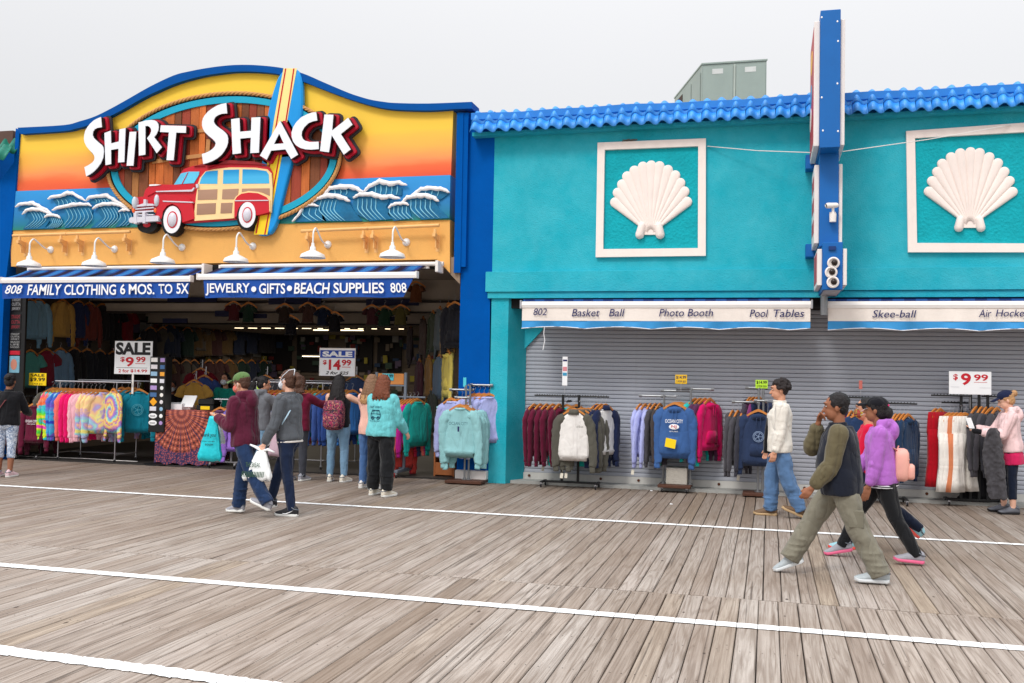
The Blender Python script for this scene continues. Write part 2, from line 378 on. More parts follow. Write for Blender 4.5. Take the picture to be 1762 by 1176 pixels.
# painted social distance lines
LINE = mat('white_line_paint', (250, 250, 250), .6, .06, 9, .3, 60, dirt=.55)
def painted_line(p, q, w, label, dz=.0045, rag=.004):
    p = Vector(p); q = Vector(q); d = (q-p); d.normalize(); s = Vector((-d.y, d.x, 0)); m = MB(); rnd = random.Random(w*1000+p.y)
    sh = next((SH[i] for i, r in enumerate(ROWS) if r[0] <= (p.y+q.y)/2 < r[1]), 0)
    k0 = math.ceil((p.x-sh)/PW); k1 = math.floor((q.x-sh)/PW); a = b = 0
    for k in range(k0, k1):
        xa, xb = k*PW+sh-PW/2+.0022, k*PW+sh+PW/2-.0022; vs = []; off = rnd.uniform(-.002, .002)
        for i in range(5):
            x = xa+(xb-xa)*i/4; c = p+d*((x-p.x)/d.x); a = rnd.uniform(-rag, rag)*.6+a*.4; b = rnd.uniform(-rag, rag)*.6+b*.4; e = -.0015 if i in (0, 4) else 0
            vs += [(x, c.y+w/2+a+off, dz+e), (x, c.y-w/2-b+off, dz+e)]
        m.add(vs, [(2*i-2, 2*i-1, 2*i+1, 2*i) for i in range(1, 5)])
    return tag(m.build('painted_line', LINE), label, kind='structure')
def lineY(a, b): return gnd(*a), gnd(*b)
a, b = lineY((0, 836), (1762, 938)); d = (b-a).normalized(); painted_line(a-d*6, b+d*6, .105, 'thin white painted line farthest from the camera, nearest the shops')
a, b = lineY((0, 972.5), (1762, 1117)); d = (b-a).normalized(); painted_line(a-d*8, b+d*8, .125, 'middle white painted line crossing the whole boardwalk')
a, b = lineY((0, 1119), (262, 1154)); d = (b-a).normalized(); painted_line(a-d*8, b+d*12, .14, 'white painted line at the lower left corner with a ragged near edge', rag=.018)

# ------------------------------------------------------------------ arcade building (turquoise)
arc = thing('arcade_building', 'turquoise stucco building with shell reliefs, blue roof tiles and a closed grey shutter', 'building', (0, YF, 0))
def B(mb, name, m, parent, **k):          # geometry measured in world coordinates, under a parent that stands elsewhere
    o = mb.build(name, m, parent, **k); o.location = -parent.location; return o
XL = at(846, 380, YF).x; XR = 9.0
ZT = at(1000, 205, YF).z+.12; ZE = at(1100, 214, YF-.28).z; ZLB = at(845, 503, YF).z; ZLT = at(845, 467, YF).z; YS = 15.10
XO = at(872, 700, YF).x
m = MB(); m.box((XL, YF, ZLB+.1), (XR, YF+.5, ZE+.10)); B(m, 'upper_wall', TURQ, arc)
m = MB(); xl = at(840, 831, YF).x; m.rings([[(xl, YF-.002, 0), (XO, YF-.002, 0), (at(905, 829, YS).x-.03, YS-.02, 0), (xl, YS+.3, 0)], [(XL, YF-.002, ZLB+.1), (XO, YF-.002, ZLB+.1), (at(905, 829, YS).x-.03, YS-.02, ZLB+.1), (XL, YS+.3, ZLB+.1)]])
B(m, 'corner_pier', TURQ, arc)
m = MB(); m.rings([[(XL-.06, y, z) for y, z in pr] for pr in [[(YF-.075, ZLB), (YF+.05, ZLB), (YF+.05, ZLT), (YF-.075, ZLT-.02)]]]+[[(XR, y, z) for y, z in [(YF-.075, ZLB), (YF+.05, ZLB), (YF+.05, ZLT), (YF-.075, ZLT-.02)]]])
m.box((XL-.03, YF-.045, ZLB-.10), (XR, YF+.05, ZLB-.006)); B(m, 'ledge', TURQ, arc)
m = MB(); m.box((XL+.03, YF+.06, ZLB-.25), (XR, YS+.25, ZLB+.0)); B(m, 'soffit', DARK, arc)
m = MB(); zc = at(905, 600, YS).z; xc = at(905, 600, YS).x
m.prism([(xc-.2, ZLB-.1), (xc-.2, zc-.05), (xc, zc), (xc+.28, zc+.30), (xc+.28, ZLB-.1)], YS-.06, YS+.1); B(m, 'corner_bracket', TURQ, arc)
m = MB(); m.box((XO-.3, YF+.11, -.02), (XR, YS+.4, .045)); B(m, 'concrete_sill', CONC, arc)
m = MB(); m.box((xc-.04, YS-.035, .046), (XR, YS+.02, .15)); B(m, 'shutter_bottom_rail', mat('dirty_white_rail', (205, 203, 198), .6, .08, 6, dirt=.3), arc)
m = MB()
for x in [at(p, 850, YS).x for p in (911, 1034, 1099, 1237, 1384, 1594)]: m.lathe([(.0, 0), (.022, 0), (.022, .012), (0, .012)], (x, YS-.036, .10), 10, Matrix.Rotation(R_(90), 3, 'X'))
B(m, 'rail_bolt', mat('rusty_bolt', (92, 52, 34), .8), arc)['kind'] = 'stuff'
# roller shutter slats, one part each
SL = mat('grey_shutter_paint', (176, 180, 190), .55, .06, 1.2, .06, 40, dirt=.16, objvar=.03)
zt = ZLB-.2; n = int((zt-.15)/.0635)
sm = MB(); H = .0635; pr = [(0, .0), (-.004, .004), (-.008, .010), (-.010, .030), (-.008, .052), (.0, .0585), (.006, .0585), (.006, 0)]
sm.rings([[(x, y, z) for y, z in pr] for x in (xc-.01, XR)]); sm = sm.mesh('slat', SL)
for k in range(n):
    o = bpy.data.objects.new('slat', sm); COL.objects.link(o); o.parent = arc; o.location = (0, YS-YF+.001*math.sin(k*1.7), .15+k*H)
m = MB(); m.box((xc-.03, YS+.03, .05), (XR, YS+.05, zt+.3)); B(m, 'shutter_backing', mat('shutter_shadow_metal', (58, 56, 58), .7), arc)  # dark grey metal sheet seen in the gaps between slats
m = MB(); m.box((xc-.035, YS-.04, .05), (xc-.002, YS+.02, zt)); B(m, 'shutter_guide', mat('rusted_guide', (96, 70, 56), .8, .4, 9), arc)
m = MB(); m.box((XL, YF+.5, .0), (XR, YF+12, ZT-.3)); m.box((XL, YF+.3, ZT-.31), (XR, YF+12, ZT-.29)); B(m, 'rear_block', mat('flat_roof', (120, 120, 122), .9), arc)
# roof tiles: two courses of S tiles
ZE = at(1100, 214, YF-.28).z
def tile_mesh(l, w=.212):
    m = MB(); prof = []
    for i in range(13):
        t = i/12; x = -w/2+w*t
        h = .062*math.sin(math.pi*min(1, t/.62)) if t < .62 else -.018*math.sin(math.pi*(t-.62)/.38)
        prof.append((x, h))
    up = [[(x*1.0, 0, h+.0) for x, h in prof], [(x*.93, l, h*.86) for x, h in prof]]
    v = []; f = []; n = len(prof)
    for r in up: v += r
    for r in up: v += [(x, y, z-.014) for x, y, z in r]
    for j in range(n-1):
        f += [(j, j+1, n+j+1, n+j), (2*n+j, 3*n+j, 3*n+j+1, 2*n+j+1), (j, 2*n+j, 2*n+j+1, j+1), (n+j, n+j+1, 3*n+j+1, 3*n+j)]
    f += [(0, n, 3*n, 2*n), (n-1, 3*n-1, 4*n-1, 2*n-1)]
    m.add(v, f); return m.mesh('roof_tile', TILE, True)
TM = tile_mesh(.235); X0 = at(808, 228, YF-.3).x; slope = R_(56); TP = .2105
nt_ = int((4.9-X0)/TP); rnd = random.Random(5)
for c in (0, 1):
    for k in range(nt_):
        o = bpy.data.objects.new('roof_tile', TM); COL.objects.link(o); o.parent = arc
        dy = c*.175*math.cos(slope); o.location = (X0+.10+k*TP, -.30+dy, ZE+c*(.175*math.sin(slope)+.016)+rnd.uniform(-.004, .004)); o.rotation_euler = (slope, 0, rnd.uniform(-.01, .01))
m = MB(); yb = YF-.30+.40*math.cos(slope); zb = ZE+.345*math.sin(slope)
rs = []
for i in range(81):
    x = X0-.02+(XR-X0)*i/80; w = .008*math.sin(x*2.1)+.006*math.sin(x*5.3)
    rs.append([(x, yb-.10, zb-.06+w), (x, yb-.10, zb+.045+w), (x, yb+.25, zb+.055+w), (x, yb+.25, zb-.3)])
m.rings(rs); B(m, 'ridge_flashing', mat('blue_flashing', (30, 124, 214), .5, .12, 5), arc)
m = MB(); m.prism([(X0, ZE-.03), (XR, ZE-.03), (XR, ZE+.03), (X0, ZE+.03)], YF-.16, YF+.2); B(m, 'eave_board', TURQ, arc)
# right hand continuation of the tiles past the frame
m = MB()
for c in (0, 1):
    for k in range(nt_, nt_+20):
        x = X0+.1+k*TP; y = YF-.3+c*.175*math.cos(slope); z = ZE+c*(.175*math.sin(slope)+.016)
        m.tube([(x, y, z+.02), (x, y+.27, z+.19)], .07, 8)
B(m, 'further_roof_tiles', TILE, arc)['kind'] = 'stuff'
# shell panels
def shell_panel(ox, oy, s, fr, inn, tips, base, lobes, Y=YF):
    def P(a, b, Yq=Y): return xz(ox+a/s, oy+b/s, Yq)
    m = MB(); m.prism([P(*p) for p in inn], Y-.006, Y+.02); B(m, 'textured_panel', TURQ2, arc)
    k = ['top', 'right', 'bottom', 'left']
    for i in range(4):
        j = (i+1) % 4; m = MB(); q = [P(*fr[i], Y-.06), P(*fr[j], Y-.06), P(*inn[j], Y-.06), P(*inn[i], Y-.06)]
        m.prism(q, Y-.06, Y+.01); B(m, 'frame_board', CREAM, arc)
    sh = MB(); bx, bz = P(*base); lob = []
    hw = abs(P(100*s, 0)[0]-P(0, 0)[0])/100
    core = [P(*t) for t in tips]; core = [(bx+(x-bx)*.97, bz+(z-bz)*.97) for x, z in core]
    sh.prism(core+[P(*lobes[2]), P(*lobes[1]), P(*lobes[0]), P(*lobes[3])], Y-.035, Y-.004)
    shell = B(sh, 'shell_relief', CREAM, arc)
    for i, t in enumerate(tips):
        tx, tz = P(*t); d = Vector((tx-bx, tz-bz)); Lr = d.length; d.normalize(); nn = Vector((-d.y, d.x)); r = hw*8.1
        m = MB(); rs = []; K = 12
        for q in range(K+1):
            u = .08+.92*q/K; w = r*(.05+1.02*u)
            cx_, cz_ = bx+d.x*Lr*u, bz+d.y*Lr*u
            rs.append([(cx_+nn.x*w*math.cos(a), Y-.028-.026*math.sin(a)*(.4+.6*math.sin(min(1, u*1.15)*math.pi*.62)), cz_+nn.y*w*math.cos(a)) for a in [math.pi*z/8 for z in range(9)]])
        for q in range(1, 6):
            t_ = q/5*math.pi/2; w = r*1.02*math.cos(t_); e = Lr+r*math.sin(t_)*.95; h = math.cos(t_)
            rs.append([(bx+d.x*e+nn.x*max(w, .001)*math.cos(a), Y-.028-.024*h*math.sin(a), bz+d.y*e+nn.y*max(w, .001)*math.cos(a)) for a in [math.pi*z/8 for z in range(9)]])
        rs = [[(x, y, z) for x, y, z in r0]+[(r0[-1][0], Y-.004, r0[-1][2]), (r0[0][0], Y-.004, r0[0][2])] for r0 in rs]
        m.rings(rs); o = m.build('rib', CREAM, shell, smooth=True)
    for sgn, (a, b) in ((-1, (lobes[0], lobes[3])), (1, (lobes[1], lobes[2]))):
        ax, az = P(*a); cx_, cz_ = P(*b); m = MB()
        w = hw*8; m.cap((ax, Y-.035, az), (cx_, Y-.035, cz_), w*.95, w*.8, 12, fl=1); m.build('hinge_lobe', CREAM, shell, smooth=True)
    return shell
tips = [(285, 630), (308, 548), (345, 478), (388, 410), (450, 362), (521, 328), (592, 318), (662, 324), (733, 356), (795, 402), (838, 466), (873, 538), (896, 625)]
shell_panel(1000, 220, 4.9, [(138, 126), (1051, 90), (1050, 1080), (122, 1092)], [(198, 186), (987, 155), (984, 1015), (184, 1024)], tips, (588, 905), [(497, 905), (668, 905), (655, 830), (515, 830)])
t2 = [(444, 500), (458, 455), (480, 415), (502, 380), (540, 352), (580, 335), (624, 330), (663, 334), (705, 352), (742, 378), (770, 415), (793, 455), (806, 502)]
shell_panel(1420, 130, 2.504, [(349, 240), (915, 200), (912, 762), (357, 762)], [(387, 270), (875, 243), (872, 724), (396, 722)], [(x, y) for x, y in t2], (622, 655), [(573, 658), (668, 658), (662, 622), (580, 622)])
# ------------------------------------------------------------------ shirt shop building
def onX(px, py, X):
    d = ray(px, py); Y = X*d.y/d.x; return at(px, py, Y)
def ramp_mat(name, stops, axis=2, noise_=.15, ns=2., rough=.6, z0=0, z1=1, extra=None):
    m = bpy.data.materials.new(name); m.use_nodes = True; t = m.node_tree; b = t.nodes['Principled BSDF']; ln = t.links.new
    tc = N(t, 'ShaderNodeTexCoord'); s = N(t, 'ShaderNodeSeparateXYZ'); ln(tc.outputs['Object'], s.inputs[0])
    r = N(t, 'ShaderNodeMapRange'); r.inputs[1].default_value = z0; r.inputs[2].default_value = z1
    n = N(t, 'ShaderNodeTexNoise'); n.inputs['Scale'].default_value = ns; n.inputs['Detail'].default_value = 5
    mp = N(t, 'ShaderNodeMapping'); mp.inputs['Scale'].default_value = (.35, .35, 1.6); ln(tc.outputs['Object'], mp.inputs[0]); ln(mp.outputs[0], n.inputs['Vector'])
    a = N(t, 'ShaderNodeMath', operation='MULTIPLY_ADD'); a.inputs[1].default_value = noise_*(z1-z0); ln(n.outputs[0], a.inputs[0]); ln(s.outputs[axis], a.inputs[2]); ln(a.outputs[0], r.inputs[0])
    c = N(t, 'ShaderNodeValToRGB'); e = c.color_ramp.elements
    e[0].position = stops[0][0]; e[0].color = (*lin(stops[0][1]), 1); e[1].position = stops[-1][0]; e[1].color = (*lin(stops[-1][1]), 1)
    for p, q in stops[1:-1]: k = e.new(p); k.color = (*lin(q), 1)
    ln(r.outputs[0], c.inputs[0]); ln(c.outputs[0], b.inputs['Base Color']); b.inputs['Roughness'].default_value = rough
    return m
SKYM = ramp_mat('sunset_mural_paint', [(0, (232, 74, 40)), (.10, (240, 104, 52)), (.17, (248, 146, 84)), (.27, (250, 176, 76)), (.40, (251, 203, 62)), (1, (251, 212, 56))], z0=4.96, z1=7.0, noise_=.14)
SEAM = ramp_mat('sea_mural_paint', [(0, (20, 130, 100)), (.14, (0, 120, 150)), (.45, (20, 125, 190)), (1, (36, 150, 222))], z0=4.22, z1=4.96, noise_=.2)
YB = 14.60
shop = thing('shirt_shop_building', 'blue shop building with a curved top, sunset mural and open shop front', 'building', (-9, YB, 0))
ZM = at(400, 316, YB).z; ZS = at(400, 388, YB).z
top_out = [(30, 220), (109, 215.6), (137, 209), (163, 200.7), (190, 187.5), (218, 172), (258.5, 149), (299, 130), (326, 123), (354, 117.7), (381, 114), (408, 112), (442, 112.5), (484, 117), (520.7, 126.5), (557, 142), (596.4, 158.7), (617, 166), (638.5, 172), (660, 175.5), (680.6, 177.5), (736.7, 178.4), (812, 175.5)]
top_in = [(36, 231), (109, 226), (131, 221.5), (152, 215.6), (196, 197), (245, 169.4), (272, 156.5), (299, 145), (326, 136.5), (354, 130), (381, 126), (408, 123.5), (444, 124), (478.6, 128), (520.7, 140.5), (557, 154.5), (602, 171), (647, 184), (680.6, 188.8), (736.7, 190.5), (780, 188)]
def smooth(pts, k=4):
    r = []
    for i in range(len(pts)-1):
        p0, p1, p2, p3 = [Vector(pts[max(0, min(len(pts)-1, q))]) for q in (i-1, i, i+1, i+2)]
        for t in range(k): u = t/k; q = .5*((2*p1)+(p2-p0)*u+(2*p0-5*p1+4*p2-p3)*u*u+(3*p1-p0-3*p2+p3)*u**3); r.append((q.x, q.y))
    return r+[pts[-1]]
top_out = smooth(top_out); top_in = smooth(top_in)
xl = xz(29, 331, YB)[0]; xr = xz(776, 300, YB)[0]
m = MB(); m.prism([xz(*p, YB) for p in top_in]+[(xr, ZM), (xl, ZM)], YB, YB+.3); B(m, 'sunset_mural', SKYM, shop)
m = MB(); m.prism([(xl-.03, ZM), (xr, ZM), (xr, ZS), (xl-.05, ZS)], YB-.03, YB+.3); B(m, 'sea_mural', SEAM, shop)
m = MB(); o_ = [xz(*p, YB-.10) for p in top_out]; i_ = [xz(*p, YB-.10) for p in top_in+[(812, 187)]]
m.prism(o_+i_[::-1], YB-.10, YB+.30); B(m, 'curved_coping', BLUE2, shop)
xa, xb_ = xz(22, 440, YB)[0], xz(775, 440, YB)[0]
m = MB(); m.prism([(xl-.05, ZS), (xr, ZS), xz(774.5, 470, YB), xz(752, 447, YB), xz(20, 459, YB), (xa-.05, ZS-.1)], YB-.012, YB+.3); B(m, 'fascia_wall', TAN, shop)
XP0, XP1 = at(791, 560, YF).x, at(845.5, 560, YF).x-.004
zpt = at(812, 188, YB-.1).z
m = MB(); m.box((XP0, YF-.002, -.02), (XP1, YF+.45, zpt-.02)); m.box((XP0-.09, YB-.035, at(780, 470, YB).z), (XP0+.02, YB+.3, zpt-.03)); m.box((XP0+.02, YB-.02, at(780,460,YB).z), (XP0+.10, YB+.1, zpt-.03))
B(m, 'blue_pilaster', BLUE, shop)
m = MB(); m.prism([xz(36, 231, YB), (xl, ZM), (xl-.04, ZS), xz(10, 505, YB), xz(4, 640, YB), (at(4, 640, YB).x, -.02), (-16.5, -.02), (-16.5, ZS), xz(-10, 330, YB), xz(27, 280, YB), xz(30, 222, YB)], YB-.04, YB+.35)
B(m, 'left_blue_wall', BLUE, shop)
m = MB(); m.prism([xz(752, 449, YB+.02), xz(791, 489, YB+.02), xz(791, 440, YB+.02)], YB+.02, YB+.25); B(m, 'corner_gusset', mat('taupe_soffit', (150, 130, 112), .8), shop)
# interior shell
XI0 = -14.0; YK = 25.
WALLI = mat('taupe_slat_wall', (112, 100, 90), .8, .12, 2); CEIL = mat('shop_ceiling', (188, 176, 162), .9); FLR = mat('dark_shop_floor', (52, 48, 46), .6, .2, 3)
m = MB(); m.box((XI0-.2, 14.9, -.04), (XP1, YK, .012)); B(m, 'shop_floor', FLR, shop)
m = MB(); m.box((XI0-.1, 14.9, 0), (XI0, YK, 3.7)); m.box((XP0+.05, YF+.46, 0), (XP1, YK, 3.7)); m.box((XI0-.2, YK, 0), (XP1, YK+.1, 3.7)); B(m, 'interior_walls', WALLI, shop)
m = MB(); m.box((XI0-.1, 14.9, 3.5), (XP1, YK, 3.62)); m.box((XI0, 17.6, 2.86), (XP0+.05, 17.75, 3.5)); m.box((XI0, 19.6, 2.72), (XP0+.05, YK, 2.86)); m.box((XI0, 19.5, 2.72), (XP0+.05, 19.62, 3.5))
m.box((XI0-.1, 14.9, 3.6), (XP1, YK+.1, 4.2)); B(m, 'shop_ceiling', CEIL, shop)
m = MB(); m.box((XI0, 17.50, 3.06), (XP0, 17.60, 3.10)); m.box((XI0, 17.50, 2.86), (XP0, 17.6, 2.885)); m.box((XI0, 19.42, 2.72), (XP0, 19.5, 2.75)); m.box((XI0, 19.42, 3.05), (XP0, 19.5, 3.09)); B(m, 'soffit_trim', mat('brown_trim', (44, 36, 34), .7), shop)
# hangs of slat board and grids at the back
for k in range(26):
    m = MB(); z = .35+k*.088; m.box((XI0+.01, YK-.03, z), (XP0, YK-.001, z+.07)); B(m, 'slat', WALLI, shop)
GRID = mat('black_display_panel', (30, 28, 30), .8)
def disp(px0, py0, px1, py1, Y, m_, name='display_panel', dep=.05):
    a, b = xz(px0, py0, Y), xz(px1, py1, Y); q = MB(); q.box((a[0], Y, b[1]), (b[0], Y+dep, a[1])); return B(q, name, m_, shop)
for x0, x1 in ((432, 500), (512, 562), (596, 640), (650, 690)): disp(x0, 568, x1, 640, YK-.12, GRID)
rnd = random.Random(11)
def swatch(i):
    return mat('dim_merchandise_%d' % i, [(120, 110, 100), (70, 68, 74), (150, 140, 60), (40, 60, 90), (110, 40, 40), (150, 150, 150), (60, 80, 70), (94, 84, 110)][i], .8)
for i in range(170):
    x = rnd.uniform(415, 745); y = rnd.uniform(572, 680); w = rnd.uniform(4, 11); h = rnd.uniform(4, 12)
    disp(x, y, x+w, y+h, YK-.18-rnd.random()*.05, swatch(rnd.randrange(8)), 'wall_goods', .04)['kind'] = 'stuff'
# navy banners and goods under the first soffit
NAVD = mat('navy_banner', (34, 36, 66), .8)
for q in ((462, 514, 552, 524), (630, 515, 720, 526), (402, 540, 458, 548), (634, 545, 700, 553), (288, 512, 372, 520), (370, 535, 420, 545), (280, 548, 322, 556)): disp(*q, 17.44, NAVD, 'navy_banner', .03)
# framed picture, posters and shelf frames on the left wall
def wallbox(px0, py0, px1, py1, X, m_, name, parent=shop, th=.03):
    a = onX(px0, py0, X); b = onX(px1, py1, X); q = MB(); q.box((X-th, a.y, b.z), (X, b.y, a.z)); return B(q, name, m_, parent)
LW = XI0+.06
wallbox(224, 550, 267, 577, LW, DARK, 'picture_frame'); wallbox(227, 553, 264, 574, LW+.012, mat('pale_print', (150, 150, 150)), 'picture')
for q in ((214, 516, 222, 600), (268, 512, 276, 640), (214, 516, 276, 523), (320, 530, 328, 640), (274, 548, 420, 553)): wallbox(*q, LW+.1, mat('beige_post', (128, 116, 102), .8), 'shelf_frame', th=.1)
rnd = random.Random(4)
for i in range(150):
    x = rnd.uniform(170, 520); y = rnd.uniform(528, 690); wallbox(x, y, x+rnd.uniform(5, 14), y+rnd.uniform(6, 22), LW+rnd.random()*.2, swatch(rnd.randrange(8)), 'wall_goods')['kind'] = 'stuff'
# lights in the dark ceiling
LAMP = emit('warm_tube', (255, 232, 190), 2.6)
for k in range(13):
    p = at(413+k*23.2, 556+k*.75, 20.6); p.z = 2.70; t = thing('spot_light', 'small warm ceiling spot, number %d of thirteen from the left in the shop' % (k+1) if False else '%s small warm ceiling light from the left in the row inside the shirt shop' % ['first', 'second', 'third', 'fourth', 'fifth', 'sixth', 'seventh', 'eighth', 'ninth', 'tenth', 'eleventh', 'twelfth', 'last'][k], 'ceiling light', p, group='row of small ceiling lights in the shop')
    w = .10 if k < 6 else .05
    q = MB(); q.box((-w-.02, -.09, 0), (w+.02, .09, .02)); q.build('housing', BLACK, t); q = MB(); q.rings([[(-w, -.07, -.012), (w, -.03, -.012), (w, .0, -.012), (-w, -.03, -.012)], [(-w, -.07, 0), (w, -.03, 0), (w, 0, 0), (-w, -.03, 0)]]); q.build('lens', LAMP, t)
for i, (a, b, y, Y, lab) in enumerate(((539, 624, 569, 21, 'long thin tube lamp glowing under the shop ceiling'), (520, 551, 614, 23, 'short tube lamp glowing low behind the sale sign'))):
    p, q = at(a, y, Y), at(b, y, Y); t = thing('tube_lamp', lab, 'tube lamp', p); k = MB(); k.box((0, 0, 0), (q.x-p.x, .05, .022)); k.build('tube', LAMP, t)
    k = MB(); k.box((-.02, -.01, .022), (q.x-p.x+.02, .07, .06)); k.build('housing', BLACK, t)
for X in (-11.5, -8.2):   # the shop's own ceiling lighting deeper in
    ld = bpy.data.lights.new('shop_lamp', 'AREA'); ld.energy = 30; ld.size = 1.2; ld.color = (1, .88, .7); lo = bpy.data.objects.new('shop_lamp', ld); COL.objects.link(lo); lo.location = (X, 22.3, 2.68)

# neighbour at the far left with green roof tiles
nb = thing('green_roofed_neighbour', 'blue wall and green tiled eave of the neighbouring building at the left edge', 'building', (-17, YB-.1, 0))
m = MB(); m.box((-24, YB-.06, 0), (-14.2, YB+2, at(10, 240, YB).z)); B(m, 'wall', BLUE, nb)
GT = mat('green_roof_tile', (22, 122, 104), .45, .15, 5, objvar=.1, dirt=.1)
gm = tile_mesh(.34); gm.materials.clear(); gm.materials.append(GT)
ze = at(10, 274, YB-.35).z
for c in range(2):
    for k in range(12):
        o = bpy.data.objects.new('roof_tile', gm); COL.objects.link(o); o.parent = nb; x = at(26, 270, YB-.3).x-.30-k*.212
        o.location = (x+17, -.25+c*.24, ze+c*.17); o.rotation_euler = (slope, 0, 0)
m = MB(); p = at(0, 232, YB+.2); m.box((-24, YB+.05, p.z-.25), (at(26, 240, YB).x-.1, YB+.4, p.z+.02)); B(m, 'ridge', mat('brown_ridge', (92, 70, 62), .8), nb)

# ------------------------------------------------------------------ relief sign of the shop
sign = thing('shop_sign', 'carved SHIRT SHACK sign with oval plank board, rope border, red wagon and surfboard', 'shop sign', (-9, YB-.1, 5.2))
CX, CZ, RX, RZ, TA = 385, 278, 199, 115, R_(5)
def ov(a, k=1., kx=0): 
    u = (RX*k+kx)*math.cos(a); v = (RZ*k+kx)*math.sin(a); return (CX+u*math.cos(TA)-v*math.sin(-TA)*1, CZ+v*math.cos(TA)-u*math.sin(TA)) if True else 0
def ovp(a, off, Y):
    u = (RX+off)*math.cos(a); v = (RZ+off)*math.sin(a)
    return xz(CX+u*math.cos(TA)+v*math.sin(TA), CZ-u*math.sin(TA)+v*math.cos(TA), Y)
A_ = [2*math.pi*k/120 for k in range(120)]
def SB(mb, name, m, parent=sign, **k):
    o = mb.build(name, m, parent, **k)
    if parent.type == 'EMPTY': o.location = -parent.location
    return o
YO = YB-.05
m = MB(); m.prism([ovp(a, 4, YO) for a in A_], YO, YB+.02); SB(m, 'oval_backing', mat('sign_shadow_black', (30, 26, 28), .7))  # near-black board behind the planks, its rim showing around the oval
m = MB(); ring = [[(*ovp(a, -3, YO-.05), 0), (*ovp(a, -14, YO-.05), 0)] for a in A_]
vs = []; 
for a in A_:
    o1, o2 = ovp(a, -4, YO-.05), ovp(a, -15, YO-.05); vs.append([(o1[0], YO-.05, o1[1]), (o2[0], YO-.05, o2[1]), (o2[0], YO, o2[1]), (o1[0], YO, o1[1])])
m.rings(vs+[vs[0]], False, False); SB(m, 'blue_ring', mat('aqua_ring_paint', (0, 165, 200), .5, .04, 4))
ROPE = mat('tan_rope', (205, 152, 92), .7, .2, 20)
nr = 300; c_ = []
for i in range(nr): x, z = ovp(2*math.pi*i/nr, 1.5, YO-.04); c_.append(Vector((x, YO-.04, z)))
m = MB()
for st in range(3):
    pts = []
    for i in range(nr*3+1):
        f = i/3; a = c_[int(f) % nr]; b = c_[(int(f)+1) % nr]; p = a.lerp(b, f-int(f)); t = (b-a).normalized(); n1 = Vector((-t.z, 0, t.x)); n2 = Vector((0, 1, 0))
        ph = f*1.15+st*2.094; pts.append(p+(n1*math.cos(ph)+n2*math.sin(ph))*.017)
    m.tube(pts, .0185, 6, cap=False)
SB(m, 'rope_border', ROPE, smooth=True)
def vwood(name, rgb):
    m = mat(name, rgb, .6, .22, 2.5, .3, 30, objvar=.25); t = m.node_tree
    for n in t.nodes:
        if n.type == 'TEX_NOISE' and abs(n.inputs['Scale'].default_value-2.5) < 1e-5:
            mp = N(t, 'ShaderNodeMapping'); mp.inputs['Scale'].default_value = (9, 9, .7); l0 = n.inputs['Vector'].links[0]; s0 = l0.from_socket; t.links.new(s0, mp.inputs[0]); t.links.new(mp.outputs[0], n.inputs['Vector'])
            n.inputs['Distortion'].default_value = 1.2
    return m
WD = [vwood('sign_plank_orange', (196, 104, 44)), vwood('sign_plank_red', (150, 58, 36)), vwood('sign_plank_tan', (188, 124, 66)), vwood('sign_plank_brown', (120, 66, 36))]
def oz(x, s):      # crossing of a vertical line with the inner oval, in metres
    best = None
    for k in range(720):
        a = math.pi*k/720*s; p = ovp(a if s < 0 else a, -14, YO-.02)
        if best is None or abs(p[0]-x) < abs(best[0]-x): best = p
    return best[1]
xs_ = [ovp(math.pi, -14, YO)[0]+.02]; rnd = random.Random(9)
xe = ovp(0, -14, YO)[0]-.02
while xs_[-1] < xe-.08: xs_.append(min(xe, xs_[-1]+rnd.uniform(.13, .2)))
for i in range(len(xs_)-1):
    a, b = xs_[i]+.006, xs_[i+1]-.006; m = MB(); yy = YO-.018-rnd.random()*.012
    cols_ = [a+(b-a)*k/3 for k in range(4)]
    up = [(x, oz(x, -1)) for x in cols_]; dn = [(x, oz(x, 1)) for x in cols_]
    if up[0][1] < dn[0][1]: up, dn = dn, up
    if min(u[1]-d[1] for u, d in zip(up, dn)) < .03: continue
    m.prism(up+dn[::-1], yy, YO+.01); SB(m, 'plank', rnd.choice(WD))
CR_ = mat('sign_cross_board', (196, 138, 84), .6, .15, 8)
for q in ([(326, 223.5), (480, 213), (480, 218.5), (326, 229.5)], [(262, 275), (352, 264), (352, 270.5), (262, 282)], [(490, 212), (560, 207), (560, 212), (490, 218)], [(355, 240), (362, 240), (360, 268), (353, 268)]):
    m = MB(); m.prism([xz(*p, YO-.05) for p in q], YO-.05, YO-.02); SB(m, 'cross_board', CR_)
